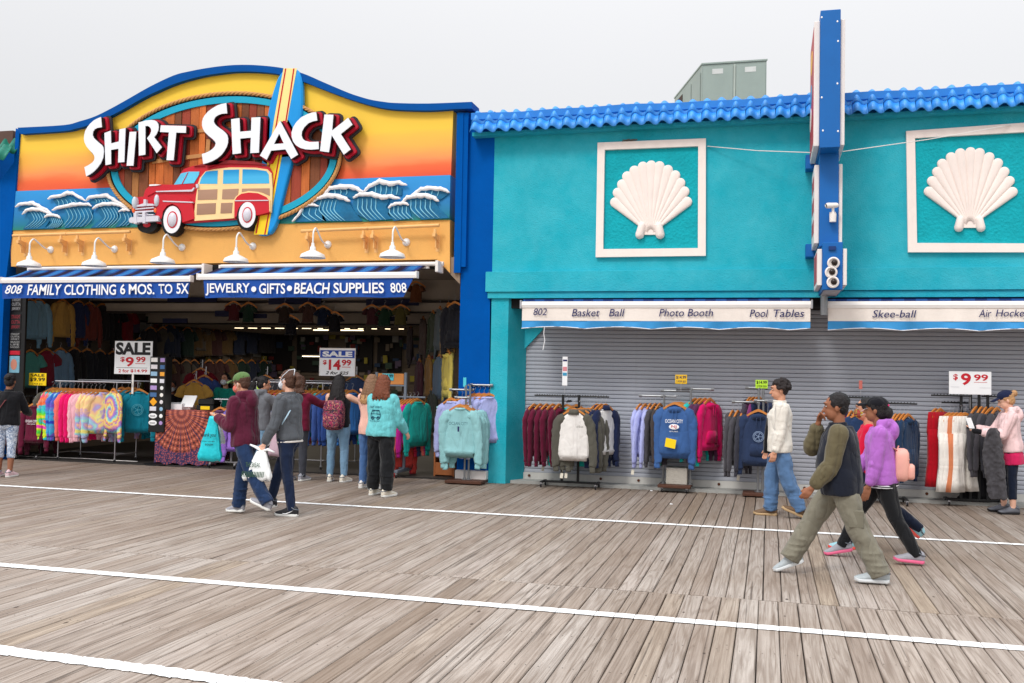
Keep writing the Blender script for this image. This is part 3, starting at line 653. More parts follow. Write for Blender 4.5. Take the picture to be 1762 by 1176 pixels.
# letters: white face with deep black sides, on a red and a charcoal outline board
LT = {
 'S': zoomed(140, 170, 7.84, [(262,248),(275,385),(215,395),(180,412),(157,445),(150,490),(170,535),(230,590),(280,630),(298,665),(303,715),(292,800),(262,870),(215,935),(165,985),(120,1018),(65,1048),(40,925),(100,895),(150,860),(172,828),(178,800),(170,765),(145,730),(105,690),(65,640),(42,590),(34,545),(38,490),(52,435),(80,385),(120,335),(165,295),(210,270)]),
 'H': zoomed(140, 170, 7.84, [(310,465),(395,432),(400,605),(505,578),(512,415),(594,398),(578,855),(495,862),(500,675),(398,692),(400,882),(325,898)]),
 'I': zoomed(140, 170, 7.84, [(650,450),(740,445),(700,905),(610,905)]),
 'R': zoomed(140, 170, 7.84, [(770,322),(870,295),(950,287),(985,293),(1015,310),(1036,345),(1042,385),(1035,430),(1012,480),(980,520),(1085,655),(1015,738),(960,650),(885,535),(925,485),(942,440),(940,410),(925,385),(895,368),(862,370),(862,755),(775,770)]),
 'T': zoomed(140, 170, 7.84, [(1070,360),(1412,370),(1408,462),(1278,458),(1243,832),(1148,830),(1180,455),(1060,450)]),
 'S2': zoomed(330, 160, 8.4, [(497,148),(510,298),(440,302),(385,320),(340,350),(320,385),(318,420),(335,455),(370,488),(430,530),(480,570),(512,612),(524,660),(522,720),(505,780),(470,840),(430,895),(370,945),(300,985),(235,1010),(165,1030),(145,885),(200,868),(250,845),(300,810),(335,770),(345,730),(335,705),(300,668),(240,620),(190,570),(160,520),(147,470),(148,420),(160,370),(190,320),(240,265),(300,222),(370,182),(430,160)]),
 'H2': zoomed(330, 160, 8.4, [(568,382),(688,365),(696,562),(856,548),(862,358),(990,352),(968,865),(845,872),(853,648),(698,662),(710,872),(590,888)]),
 'A': zoomed(440, 100, 5.88, [(245,635),(428,978),(358,1022),(300,925),(155,938),(110,1030),(42,988)]),
 'C': zoomed(440, 100, 5.88, [(610,548),(622,632),(575,642),(530,662),(490,702),(467,745),(463,785),(475,818),(500,838),(545,850),(636,848),(638,922),(560,928),(500,924),(450,910),(405,882),(378,845),(363,800),(362,755),(378,700),(410,650),(460,600),(530,565),(570,553)]),
 'K': zoomed(440, 100, 5.88, [(695,572),(785,575),(772,735),(935,605),(978,675),(860,770),(960,925),(890,978),(768,780),(740,955),(650,942)])}
HOLE = {'A': zoomed(440, 100, 5.88, [(237,765),(283,865),(183,872)])}
YLF = YB-.31; YLB = YB-.20
LW_ = mat('white_letter_face', (238, 242, 250), .5, .03, 4)
polys = []
for k, pts in LT.items():
    pl = [xz(*p, YLF) for p in pts]; hl = [xz(*p, YLF) for p in HOLE[k]] if k in HOLE else None
    m = MB(); m.prism(pl, YLF, YLF+.012, hl); o = SB(m, 'letter', LW_)
    m = MB(); m.prism(pl, YLF+.0125, YLB, hl); m.build('letter_side', BLK, o)
    polys.append((pl, hl))
def sdf_board(polys, r, cell, Y0, Y1, name, m_, grow=0):
    al = [p for pl, _ in polys for p in pl]; x0 = min(p[0] for p in al)-r-.05; x1 = max(p[0] for p in al)+r+.05; z0 = min(p[1] for p in al)-r-.05; z1 = max(p[1] for p in al)+r+.05
    nx = int((x1-x0)/cell)+2; nz_ = int((z1-z0)/cell)+2
    gx, gz = np.meshgrid(x0+np.arange(nx)*cell, z0+np.arange(nz_)*cell, indexing='ij'); D = np.full(gx.shape, 9.)
    for pl, hl in polys:
        P = np.array(pl); Q = np.roll(P, -1, 0); ins = np.zeros(gx.shape, bool); d = np.full(gx.shape, 9.)
        for a, b in zip(P, Q):
            ab = b-a; t = np.clip(((gx-a[0])*ab[0]+(gz-a[1])*ab[1])/max(1e-12, (ab**2).sum()), 0, 1)
            d = np.minimum(d, np.hypot(gx-a[0]-t*ab[0], gz-a[1]-t*ab[1]))
            c = ((a[1] > gz) != (b[1] > gz)); 
            if abs(b[1]-a[1]) > 1e-12: ins ^= c & (gx < (b[0]-a[0])*(gz-a[1])/(b[1]-a[1])+a[0])
        D = np.minimum(D, np.where(ins, -d, d))
    D = D-r; vid = {}; mb = MB(); V = mb.v
    def vert(i, j): 
        k = (i, j)
        if k not in vid: vid[k] = len(V); V.append((gx[i, j], Y0, gz[i, j]))
        return vid[k]
    def edge(i, j, k, l):
        key = (i, j, k, l) if (i, j) < (k, l) else (k, l, i, j)
        if key not in vid:
            a, b, c, d = key; t = D[a, b]/(D[a, b]-D[c, d]); vid[key] = len(V); V.append((gx[a, b]+(gx[c, d]-gx[a, b])*t, Y0, gz[a, b]+(gz[c, d]-gz[a, b])*t))
        return vid[key]
    walls = []
    for i in range(nx-1):
        for j in range(nz_-1):
            cs = [(i, j), (i+1, j), (i+1, j+1), (i, j+1)]; s = [D[c] < 0 for c in cs]
            if not any(s): continue
            f = []; cut = []
            for k in range(4):
                a, b = cs[k], cs[(k+1) % 4]
                if s[k]: f.append(vert(*a))
                if s[k] != s[(k+1) % 4]: e = edge(*a, *b); f.append(e); cut.append(e)
            mb.f.append(tuple(f)); mb.m.append(0)
            if len(cut) >= 2: walls.append((cut[0], cut[1]))
    back = {}
    for a, b in walls:
        for q in (a, b):
            if q not in back: back[q] = len(V); V.append((V[q][0], Y1, V[q][2]))
        mb.f.append((a, b, back[b], back[a])); mb.m.append(0)
    return SB(mb, name, m_)
sdf_board([([(x+.012, z-.005) for x, z in pl], None) for pl, hl in polys], .036, .022, YLB, YLB+.05, 'red_outline_board', mat('crimson_outline', (186, 12, 44), .5, .04, 4))
sdf_board([([(x+.02, z-.008) for x, z in pl], None) for pl, hl in polys], .072, .024, YLB+.05, YLB+.09, 'charcoal_outline_board', mat('charcoal_outline', (40, 40, 46), .6, .05, 4))
# surfboard
YSB = YB-.15
sb = [(499.5,116.5),(492,118.5),(485,123),(478,133),(473,146),(466,168),(460.5,192),(455,225),(448,290),(441,345),(436,390),(439,400),(445,405),(453,405.5),(461,403.5),(467,399.5),(475.6,383),(485,346.5),(495,306.8),(506,265),(514,230),(519,195),(520,168),(518.5,140),(514,125),(508,118)]
sb = smooth(sb+[sb[0]], 3)[:-1]
m = MB(); pf = [xz(*p, YSB) for p in sb]; cx_ = sum(p[0] for p in pf)/len(pf); cz_ = sum(p[1] for p in pf)/len(pf)
rs = []
for k, (s, y) in enumerate(((1, YSB+.09), (1, YSB+.035), (.975, YSB+.01), (.93, YSB))): rs.append([(cx_+(x-cx_)*(1 if k < 2 else 1-(1-s)*2.2), y, cz_+(z-cz_)*(1-(1-s)*.6)) for x, z in pf])
m.rings(rs); surf = SB(m, 'surfboard', mat('surfboard_blue', (0, 150, 228), .35, .03, 4))
def stripe(c, w0, w1, m_, dy):
    L_ = [xz(x-w0/2, y, YSB) for x, y in c]; Rr = [xz(x+w1/2, y, YSB) for x, y in c]
    m = MB(); m.prism(L_+Rr[::-1], YSB-dy, YSB-.0005); m.build('stripe', m_, surf)
cen = [(500, 118), (494, 160), (487, 205), (478, 270), (468, 330), (452, 404)]
CRM = ramp_mat('surfboard_cream_yellow', [(0, (250, 214, 20)), (.45, (250, 218, 40)), (.62, (252, 226, 140)), (1, (253, 228, 150))], z0=4.1, z1=6.9, noise_=0)
stripe([(499, 118), (491, 160), (483, 205), (473, 270), (462, 330), (448, 404)], 22, 24, CRM, .004)
stripe([(493, 118.5), (486, 160), (478.5, 205), (468, 270), (456, 330), (442, 402)], 4.5, 0, mat('surfboard_red', (196, 8, 30), .4), .008)
stripe([(507, 118.5), (501, 160), (494, 205), (482, 270), (471, 330), (457, 404)], 4.5, 0, MATS['surfboard_red'], .008)
# red wagon, traced in layers that stand proud of one another
Z4 = lambda pts: zoomed(215, 275, 6.293, pts)
CARR = mat('wagon_red_paint', (204, 24, 44), .4, .05, 4); WOODF = mat('wagon_ash_frame', (250, 216, 158), .6, .06, 6); PANEL = ramp_mat('wagon_panel', [(0, (150, 112, 88)), (1, (186, 146, 122))], z0=4.3, z1=5.1, noise_=.4, ns=8)
CHR = mat('painted_silver', (214, 212, 222), .35, .06, 6); GLS = ramp_mat('wagon_painted_window', [(0, (60, 180, 232)), (.3, (0, 150, 214)), (.48, (0, 140, 205)), (.52, (120, 208, 240)), (1, (70, 180, 232))], z0=4.93, z1=5.23, noise_=.03)
car = None
def layer(pts, Y, th, name, m_, parent=None, par_mesh=None):
    m = MB(); m.prism([xz(*p, Y) for p in Z4(pts)], Y, Y+th)
    return SB(m, name, m_, parent or sign) if par_mesh is None else m.build(name, m_, par_mesh)
Y0 = YB-.17
car = layer([(95,410),(200,400),(218,330),(265,285),(540,272),(600,150),(640,100),(740,68),(860,50),(1100,30),(1400,50),(1560,75),(1600,140),(1598,300),(1585,560),(1560,590),(1400,620),(1200,648),(900,672),(620,690),(560,700),(330,690),(330,560),(80,570),(75,490)], Y0, .14, 'wagon', CARR)
def cl(pts, dy, name, m_): return layer(pts, Y0-dy, dy-.001, name, m_, par_mesh=car)
# roof rolling over behind the lettering
cl([(740,72),(900,30),(1130,5),(1400,20),(1560,60),(1400,52),(1130,42),(900,62)], .03, 'roof', mat('wagon_roof_red', (150, 20, 30), .45))
cl([(270,285),(330,268),(540,272),(760,262),(740,340),(330,350),(240,395),(225,340)], .02, 'hood', CARR)
cl([(332,340),(720,325),(745,300),(752,312),(728,345),(336,350)], .035, 'hood_trim', CHR)
cl([(262,286),(265,270),(340,266),(390,272),(330,282)], .035, 'hood_ornament', WPR)
cl([(530,272),(606,150),(690,130),(805,130),(800,165),(745,255),(640,262)], .012, 'windscreen', mat('wagon_windscreen', (96, 200, 238), .3))
cl([(678,138),(684,138),(622,262),(614,262)], .02, 'windscreen_post', CARR)
cl([(345,385),(440,375),(600,390),(690,420),(725,460),(745,560),(750,640),(620,680),(605,560),(570,505),(510,478),(455,500),(410,560),(400,640),(350,640),(340,560),(345,480)], .045, 'front_fender', CARR)
cl([(408,444),(520,448),(735,456),(730,468),(520,460),(410,456)], .055, 'fender_trim', CHR)
cl([(790,262),(810,200),(870,128),(960,104),(1140,84),(1420,88),(1540,105),(1585,150),(1596,300),(1585,575),(1562,572),(1560,410),(1180,440),(1176,634),(752,662),(745,620),(770,400)], .03, 'wood_frame', WOODF)
for q in ([(806,262),(830,190),(880,128),(1005,118),(1000,262)], [(1066,112),(1236,106),(1232,258),(1060,262)], [(1274,104),(1420,108),(1530,124),(1556,160),(1562,258),(1268,262)]): cl(q, .034, 'window', GLS)
for q in ([(792,328),(1000,320),(995,430),(786,436)], [(782,478),(984,470),(978,586),(776,598)], [(1056,322),(1230,314),(1226,372),(1186,428),(1050,428)], [(1040,470),(1164,466),(1156,578),(1034,582)], [(1266,314),(1566,310),(1566,394),(1480,356),(1340,340),(1264,352)]): cl(q, .036, 'door_panel', PANEL)
cl([(1178,440),(1200,400),(1250,362),(1340,340),(1450,350),(1540,392),(1570,440),(1574,560),(1420,600),(1400,520),(1340,470),(1270,500),(1230,580),(1178,634)], .05, 'fender_arch_trim', WOODF)
cl([(1186,446),(1215,400),(1260,370),(1340,356),(1440,364),(1530,404),(1556,440),(1560,570),(1420,604),(1400,520),(1340,478),(1270,505),(1230,590),(1184,634)], .058, 'rear_fender', CARR)
cl([(1190,440),(1552,436),(1552,446),(1190,450)], .068, 'fender_trim', CHR)
for q in ([(118,500),(200,474),(300,478),(320,496),(120,510)], [(112,530),(310,512),(312,524),(112,542)], [(108,558),(308,548),(310,562),(108,576)], [(110,590),(308,590),(308,602),(110,604)]): cl(q, .05, 'grille_bar', CHR)
cl([(202,430),(226,430),(230,500),(198,500)], .06, 'grille_crest', CHR)
cl([(45,640),(60,625),(350,606),(362,620),(360,664),(60,684),(42,672)], .09, 'bumper', CHR)
for q in ([(92,576),(122,572),(126,690),(96,694)], [(186,570),(216,568),(216,686),(190,690)]): cl(q, .1, 'bumper_guard', CHR)
def disc(cx, cy, rx, ry, dy, th, name, m_, par, dome=0):
    x, z = xz(*Z4([(cx, cy)])[0], Y0-dy); k = abs(xz(*Z4([(cx+100, cy)])[0], Y0)[0]-xz(*Z4([(cx, cy)])[0], Y0)[0])/100
    m = MB(); P = lambda s, y: [(x+rx*k*s*math.cos(a), y, z+ry*k*s*math.sin(a)) for a in [2*math.pi*j/28 for j in range(28)]]
    m.rings([P(1, Y0-dy+th), P(1, Y0-dy), P(.75, Y0-dy-dome*.6), P(.35, Y0-dy-dome)]); return m.build(name, m_, par, ang=40)
for cx, cy in ((100, 465), (340, 442)): disc(cx, cy, 25, 56, .06, .06, 'headlight', mat('headlight_lens', (205, 212, 222), .3), car, .03)
for cx, cy in ((90, 550), (326, 550)): disc(cx, cy, 14, 22, .05, .04, 'turn_light', mat('orange_lens', (250, 110, 50), .3), car, .01)
TY = mat('black_tyre', (16, 16, 18), .7); WWL = mat('whitewall', (240, 240, 246), .5)
for cx, cy, s in ((500, 650, 1.), (1312, 598, .96)):
    w = disc(cx+2, cy+14, 108*s, 142*s, .06, .16, 'wheel', TY, car); disc(cx+10, cy, 94*s, 130*s, .072, .01, 'whitewall', WWL, car); disc(cx+12, cy, 56*s, 80*s, .08, .008, 'red_ring', CARR, car); disc(cx+10, cy, 46*s, 68*s, .086, .01, 'hubcap', CHR, car, .035)
disc(240, 710, 108, 74, .0, .12, 'wheel', TY, car); disc(235, 705, 40, 24, .01, .01, 'hub', CARR, car)
cl([(765,268),(788,262),(790,300),(770,308)], .07, 'mirror', CHR)
# carved waves
FOAM = mat('white_foam_relief', (246, 244, 246), .7, .05, 8, .6, 30); WBD = mat('deep_wave_blue', (0, 104, 150), .5, .35, 3.5, .3, 20); WST = mat('wave_light_streak', (140, 210, 234), .5, .1, 6); WGR = mat('wave_teal', (0, 128, 150), .5, .3, 4)
def wave(ox, oy, s, crest, body, streaks, r=13):
    Yw = YB-.065
    p = [xz(ox+a/s, oy+b/s, Yw) for a, b in body]; m = MB(); m.prism(p, Yw+.01, YB-.02); w = SB(m, 'wave', WBD)
    k = r/s*.0096*1.75; c = [Vector((lambda q: (q[0], Yw-.012, q[1]))(xz(ox+a/s, oy+b/s, Yw))) for a, b in crest]
    pts = []; rd = []; rn = random.Random(len(crest)*7+int(ox))
    for i in range(len(c)-1):
        for t in range(4): 
            q = c[i].lerp(c[i+1], t/4); u = (i+t/4)/(len(c)-1); pts.append(q+Vector((0, 0, rn.uniform(-.006, .006)))); rd.append(k*(.35+.9*math.sin(math.pi*min(.97, max(.04, u)))**.6)*rn.uniform(.85, 1.2))
    pts.append(c[-1]); rd.append(k*.3); m = MB(); m.tube(pts, rd, 8); m.build('foam_crest', FOAM, w, smooth=True)
    m = MB(); k2 = 3.2/s*.0096
    for st in streaks:
        c = []
        for i in range(len(st)-1):
            p0, p1, p2, p3 = [Vector(st[max(0, min(len(st)-1, q))]) for q in (i-1, i, i+1, i+2)]
            for t in range(4): u = t/4; q = .5*((2*p1)+(p2-p0)*u+(2*p0-5*p1+4*p2-p3)*u*u+(3*p1-p0-3*p2+p3)*u**3); c.append((q.x, q.y))
        c.append(st[-1]); m.tube([(lambda q: (q[0], Yw+.004, q[1]))(xz(ox+a/s, oy+b/s, Yw)) for a, b in c], [k2*1.25*(.4+math.sin(math.pi*min(.95, (i+1)/len(c)))) for i in range(len(c))], 5)
    if streaks: m.build('wave_streaks', WST, w, smooth=True)
def arcs(x0, x1, n, y0, y1, bend, lean):
    r = []; n = int(n*1.25)
    for i in range(n):
        x = x0+(x1-x0)*i/(n-1); r.append([(x, y0), (x+bend*.7, y0+(y1-y0)*.25), (x+bend, y0+(y1-y0)*.5), (x+bend*.6+lean*.5, y0+(y1-y0)*.78), (x+lean, y1)])
    return r
o1 = (20, 310, 8.01)
wave(*o1, [(60,375),(120,335),(200,325),(300,320),(400,370),(480,410),(560,460)], [(80,385),(200,345),(290,330),(340,380),(200,420),(110,400)], [])
wave(*o1, [(505,265),(560,235),(680,220),(780,180),(860,190),(960,250),(1030,290)], [(560,270),(680,225),(780,200),(860,250),(960,310),(800,330),(640,380)], arcs(620, 860, 4, 270, 370, 30, 20))
wave(*o1, [(1030,290),(1080,240),(1180,225),(1320,215),(1440,290),(1560,350),(1620,400)], [(1060,290),(1180,240),(1320,235),(1440,300),(1300,330),(1150,350)], arcs(1140, 1300, 4, 260, 320, 30, 20))
wave(*o1, [(155,480),(210,420),(300,400),(400,410),(480,440),(560,470)], [(190,470),(300,410),(450,440),(520,560),(440,670),(150,680),(240,560)], arcs(260, 420, 4, 440, 660, 50, -80))
wave(*o1, [(565,420),(640,385),(760,360),(860,340),(980,335),(1060,335),(1110,360)], [(700,400),(860,355),(1060,350),(1110,420),(1080,560),(980,640),(720,660),(760,560),(740,460)], arcs(740, 1060, 6, 390, 650, 50, -60))
wave(*o1, [(460,515),(500,490),(580,485),(650,500),(680,530)], [(500,520),(600,495),(690,540),(660,640),(560,670),(430,670),(540,600)], arcs(540, 670, 5, 520, 660, 24, -50), 10)
wave(*o1, [(1120,405),(1180,360),(1280,330),(1400,330),(1500,350),(1590,390)], [(1160,400),(1300,345),(1460,350),(1480,430),(1420,560),(1300,650),(1080,660),(1240,520)], arcs(1230, 1440, 5, 380, 650, 60, -70))
wave(*o1, [(1480,440),(1540,415),(1600,410),(1640,430)], [(1500,440),(1600,420),(1660,470),(1600,620),(1420,650),(1540,540)], arcs(1540, 1630, 3, 450, 640, 30, -60), 10)
o2 = (490, 280, 5.873)
wave(*o2, [(395,330),(460,260),(560,245),(680,245),(740,270),(800,300)], [(420,320),(500,265),(640,275),(740,290),(700,370),(560,330)], arcs(500, 620, 3, 270, 330, 8, -5), 11)
wave(*o2, [(800,295),(860,240),(960,190),(1060,215),(1160,205),(1240,230)], [(820,290),(960,210),(1100,240),(1180,260),(1180,330),(1000,330),(820,310)], arcs(915, 1135, 4, 230, 330, 3, -10), 11)
wave(*o2, [(1290,330),(1380,265),(1500,260),(1600,270),(1670,305)], [(1320,320),(1400,275),(1560,275),(1660,310),(1580,370),(1500,380),(1420,330)], arcs(1430, 1560, 3, 280, 340, -10, -20), 10)
wave(*o2, [(270,405),(340,360),(440,335),(540,340),(620,370),(665,395)], [(290,400),(440,350),(640,380),(680,460),(780,590),(380,590),(360,440)], arcs(370, 520, 4, 380, 590, -20, 90), 11)
wave(*o2, [(695,355),(760,325),(880,320),(980,350),(1080,345),(1170,365)], [(700,360),(900,330),(1060,370),(1020,450),(1080,570),(860,590),(720,520),(680,430)], arcs(740, 920, 4, 365, 580, 0, 100), 11)
wave(*o2, [(1190,400),(1240,355),(1340,335),(1440,335),(1520,365),(1560,395)], [(1200,395),(1340,345),(1500,370),(1560,470),(1660,560),(1380,575),(1280,470)], arcs(1275, 1470, 4, 375, 560, 0, 90), 11)
wave(*o2, [(1050,465),(1080,430),(1150,415),(1210,410),(1260,430)], [(1050,465),(1150,425),(1250,440),(1280,560),(1100,590),(1040,520)], arcs(1060, 1230, 4, 440, 575, 0, 70), 8)
wave(*o2, [(80,600),(150,520),(190,440),(260,425),(350,440)], [(100,600),(190,450),(340,450),(420,590)], arcs(190, 320, 3, 460, 590, -10, 80), 8)
# ------------------------------------------------------------------ rails, lamps, awnings on the shop front
RAILM = mat('tan_enamel_rail', (240, 186, 120), .5, .06, 8)
def rail(a, b, joint, brs, label):
    YR = YB-.16; p, q = at(*a, YR), at(*b, YR); t = thing('canopy_rail', label, 'rail', p, group='tan rails under the mural')
    d = q-p; j = joint
    for u0, u1 in ((0, j-.004), (j+.004, 1)):
        m = MB(); m.tube([d*u0, d*u0+Vector((.01, 0, 0)), d*u1-Vector((.01, 0, 0)), d*u1], [.022, .028, .028, .022], 12); m.build('tube', RAILM, t, smooth=True)
    m = MB(); m.lathe([(.031, -.01), (.031, .01)], d*j, 12, Matrix.Rotation(R_(90), 3, 'Y')); m.build('coupling', RAILM, t, ang=30)
    for u in brs:
        c = d*u; m = MB(); m.box((c.x-.025, -.05, -.14), (c.x+.025, .045, -.085)); m.rings([[(c.x-.02, -.03, -.135), (c.x+.02, -.03, -.135), (c.x+.02, -.03, -.09), (c.x-.02, -.03, -.09)], [(c.x-.02, .155, -.22), (c.x+.02, .155, -.22), (c.x+.02, .155, -.10), (c.x-.02, .155, -.10)]])
        m.cap((c.x, 0, -.03), (c.x, 0, -.10), .022, .03, 8); m.bbox((c.x-.035, .143, -.36), (c.x+.035, .157, -.10)); m.box((c.x-.008, .04, -.16), (c.x+.008, .15, -.30)) ; m.build('bracket', RAILM, t)
rail((22, 406), (224, 399), .46, (.06, .42, .56, .96), 'left tan pipe rail on brackets under the wave mural')
rail((518, 398), (756, 388), .49, (.05, .46, .53, .97), 'right tan pipe rail on brackets under the wave mural')
def gooseneck(k, sp, fp, lab):
    F = at(*fp, YB-.02); d = ray(*sp); Ys = F.x*d.y/d.x; S = at(*sp, Ys)
    t = thing('gooseneck_lamp', lab, 'lamp', F, group='white gooseneck lamps over the awnings'); L_ = S-F; zt = L_.z+.47
    WE = mat('white_enamel', (238, 238, 236), .3, .03, 8)
    m = MB(); m.lathe([(0, -.02), (.062, -.02), (.066, 0), (.05, .03), (.02, .045), (0, .046)], (0, 0, 0), 20, Matrix.Rotation(R_(90), 3, 'X')); m.build('wall_plate', WE, t, ang=40)
    pts = []; y1 = L_.y
    ctrl = [(0, -.02, 0), (0, y1*.22, .0), (0, y1*.46, .05), (0, y1*.66, .05+(zt-.05)*.62), (0, y1*.84, zt), (0, y1*.98, zt-.07), (0, y1, zt-.17), (0, y1, L_.z+.16)]
    C_ = [Vector(c) for c in ctrl]
    for i in range(len(C_)-1):
        p0, p1, p2, p3 = C_[max(i-1, 0)], C_[i], C_[i+1], C_[min(i+2, len(C_)-1)]
        for s in range(6):
            u = s/6; pts.append(.5*((2*p1)+(p2-p0)*u+(2*p0-5*p1+4*p2-p3)*u*u+(3*p1-p0-3*p2+p3)*u**3))
    pts.append(C_[-1]); m = MB(); m.tube(pts, .0145, 8); m.build('arm', WE, t, smooth=True)
    m = MB(); m.lathe([(.0, .22), (.024, .22), (.026, .17), (.044, .155), (.05, .10), (.085, .085), (.185, .035), (.2, .0), (.204, -.022), (.198, -.022), (.194, 0), (.17, .02), (.06, .06), (0, .065)], (0, y1, L_.z), 28); m.build('shade', WE, t, ang=50)
    m = MB(); m.ell((0, y1, L_.z+.01), (.03, .03, .045)); m.build('bulb', mat('bulb_glass', (220, 225, 225), .2), t, smooth=True)
    m = MB(); m.lathe([(.017, -.012), (.017, .012)], (0, y1, L_.z+.21), 10); m.build('collar', BLK, t)
names = ['leftmost white gooseneck lamp, over the start of FAMILY', 'second white gooseneck lamp from the left, over CLOTHING', 'third white gooseneck lamp from the left, over the 5X end of the first awning', 'fourth white gooseneck lamp, over the word JEWELRY', 'fifth white gooseneck lamp, between surfboard and corner over BEACH', 'rightmost white gooseneck lamp, over SUPPLIES']
for k, (s, f) in enumerate((((50, 457), (87, 430)), ((162, 456), (197, 429)), ((280, 451), (313, 426)), ((406, 449), (435, 424)), ((538, 442), (564, 421)), ((675, 441), (699, 417)))): gooseneck(k, s, f, names[k])
def striped(name, per, cols, ax=0, off=0, rough=.8):
    m = bpy.data.materials.new(name); m.use_nodes = True; t = m.node_tree; b = t.nodes['Principled BSDF']; ln = t.links.new
    tc = N(t, 'ShaderNodeTexCoord'); s = N(t, 'ShaderNodeSeparateXYZ'); ln(tc.outputs['Object'], s.inputs[0])
    a = N(t, 'ShaderNodeMath', operation='MULTIPLY_ADD'); a.inputs[1].default_value = 1/per; a.inputs[2].default_value = off+50; ln(s.outputs[ax], a.inputs[0])
    f = N(t, 'ShaderNodeMath', operation='FRACT'); ln(a.outputs[0], f.inputs[0]); c = N(t, 'ShaderNodeValToRGB'); c.color_ramp.interpolation = 'CONSTANT'; e = c.color_ramp.elements
    e[0].position = 0; e[0].color = (*lin(cols[0][1]), 1); e[1].position = cols[-1][0]; e[1].color = (*lin(cols[-1][1]), 1)
    for p, q in cols[1:-1]: k = e.new(p); k.color = (*lin(q), 1)
    ln(f.outputs[0], c.inputs[0]); ln(c.outputs[0], b.inputs['Base Color']); b.inputs['Roughness'].default_value = rough; b.inputs['Specular IOR Level'].default_value = .2
    return m
def canvas_mat(name, rgb):
    m = mat(name, rgb, .75, .06, 5, .25, 240, dirt=.10)
    return m
AWB = canvas_mat('blue_awning_canvas', (24, 80, 168)); AWL = striped('striped_awning_canvas', .37, [(0, (36, 112, 180)), (.38, (24, 62, 132)), (.54, (20, 18, 50)), (.86, (24, 62, 132))])
def valance(name, m_, p0, p1, z0, z1, parent, Y, wav=.012, scal=.012, sway=0., x_in=(0, 0), nper=1.1):
    n = 90; K = 7; vs = []; fs = []
    for j in range(K+1):
        v = j/K
        for i in range(n+1):
            u = i/n; x = (p0+x_in[0]*v)*(1-u)+(p1+x_in[1]*v)*u; zb = z1-scal*(1-abs(math.sin(u*(p1-p0)*math.pi/nper)))
            zz = z0+(zb-z0)*v; y = Y+v*(wav*math.sin(x*7.3)+wav*.6*math.sin(x*17.1+1)+.3*wav*math.sin(x*31)+sway)
            vs.append((x, y, zz))
    for j in range(K):
        for i in range(n): a = j*(n+1)+i; fs.append((a, a+n+1, a+n+2, a+1))
    k = len(vs); vs += [(x, y+.004, z) for x, y, z in vs]; fs += [tuple(k+q for q in f[::-1]) for f in fs]
    m = MB(); m.add(vs, fs); return B(m, name, m_, parent, smooth=True)
def blue_awning(pxl, pyl, pxr, pyr, topl, topr, label, words):
    YA = 14.0; a, b = at(pxl, pyl, YA), at(pxr, pyr, YA); z = (a.z+b.z)/2; t = thing('blue_awning', label, 'awning', ((a.x+b.x)/2, YA, z))
    m = MB(); 
    pr = [(YA-.045, z-.05), (YA-.055, z), (YA-.04, z+.045), (YA+.02, z+.05), (YA+.045, z+.02), (YA+.045, z-.05)]
    m.rings([[(x, y, q) for y, q in pr] for x in (a.x, b.x)]); B(m, 'front_bar', mat('white_awning_bar', (244, 240, 238), .45, .03, 5, dirt=.06), t)
    for x in (a.x, b.x): m = MB(); m.bbox((x-.012, YA-.06, z-.055), (x+.012, YA+.05, z+.055)); B(m, 'bar_cap', WHITE, t)
    zt = at(400, 461, 14.52).z; m = MB(); n = 40; vs = []
    for i in range(n+1):
        x = a.x+.05+(b.x-a.x-.1)*i/n; vs += [(x, YA, z+.045), (x, YA+.26, (z+zt)/2+.008), (x, 14.52, zt)]
    fs = []
    for i in range(n): 
        for j in (0, 1): fs.append((3*i+j, 3*i+j+1, 3*i+j+4, 3*i+j+3))
    k = len(vs); vs += [(x, y, q-.006) for x, y, q in vs]; fs += [tuple(k+q for q in f[::-1]) for f in fs]
    m.add(vs, fs); B(m, 'striped_canvas', AWL, t)
    m = MB(); m.tube([(a.x+.1, 14.5, zt+.02), (b.x+(.25 if b.x > -6 else .0), 14.5, zt+.02)], .035, 8); m.box((a.x+.05, 14.50, zt-.05), (b.x, 14.56, zt+.05)); B(m, 'roller', WHITE, t)
    for x in (a.x+.5, b.x-.5):
        m = MB(); m.tube([(x, 14.5, zt-.1), (x-.5, 14.24, (z+zt)/2-.10), (x, YA+.04, z-.01)], .02, 6); B(m, 'folding_arm', WHITE, t)
    m = MB(); m.bbox((b.x+(.2 if b.x > -6 else 0)-.02, 14.30, zt-.13), (b.x+(.2 if b.x > -6 else 0)+.03, 14.56, zt+.05)); B(m, 'end_bracket', WHITE, t)
    zb = at(500, 512, YA).z
    v = valance('valance', AWB, a.x+.0 if pxl < 100 else a.x+.10, b.x-.02 if pxr < 400 else b.x-.05, z-.045, zb, t, YA-.02, wav=.012, x_in=((.02, -.04) if pxl < 100 else (.05, -.16)))
    for s, q0, q1, sh, bo in words: ptext(s, q0, q1, YA-.045, WPR, t, bold=bo, shear=sh)
    return t
blue_awning(5, 484, 330, 479, None, None, 'left blue awning reading FAMILY CLOTHING 6 MOS. TO 5X', [('808', (9, 491), (39, 506), .35, .012), ('FAMILY', (47, 490), (107, 508), .22, .018), ('CLOTHING', (111, 490), (200, 508), .05, .018), ('6', (207, 489), (216, 507), 0, .018), ('MOS.', (222, 489), (266, 507), 0, .018), ('TO', (273, 489), (297, 506), 0, .018), ('5X', (304, 488), (325, 506), 0, .018)])
def dot(x, y, r, Y, par):
    m = MB(); c = at(x, y, Y); m.rings([[(c.x+r*math.cos(a), Y-.006-q, c.z+r*math.sin(a)) for a in [2*math.pi*j/16 for j in range(16)]] for q in (0, .003)]); B(m, 'lettering', WPR, par)
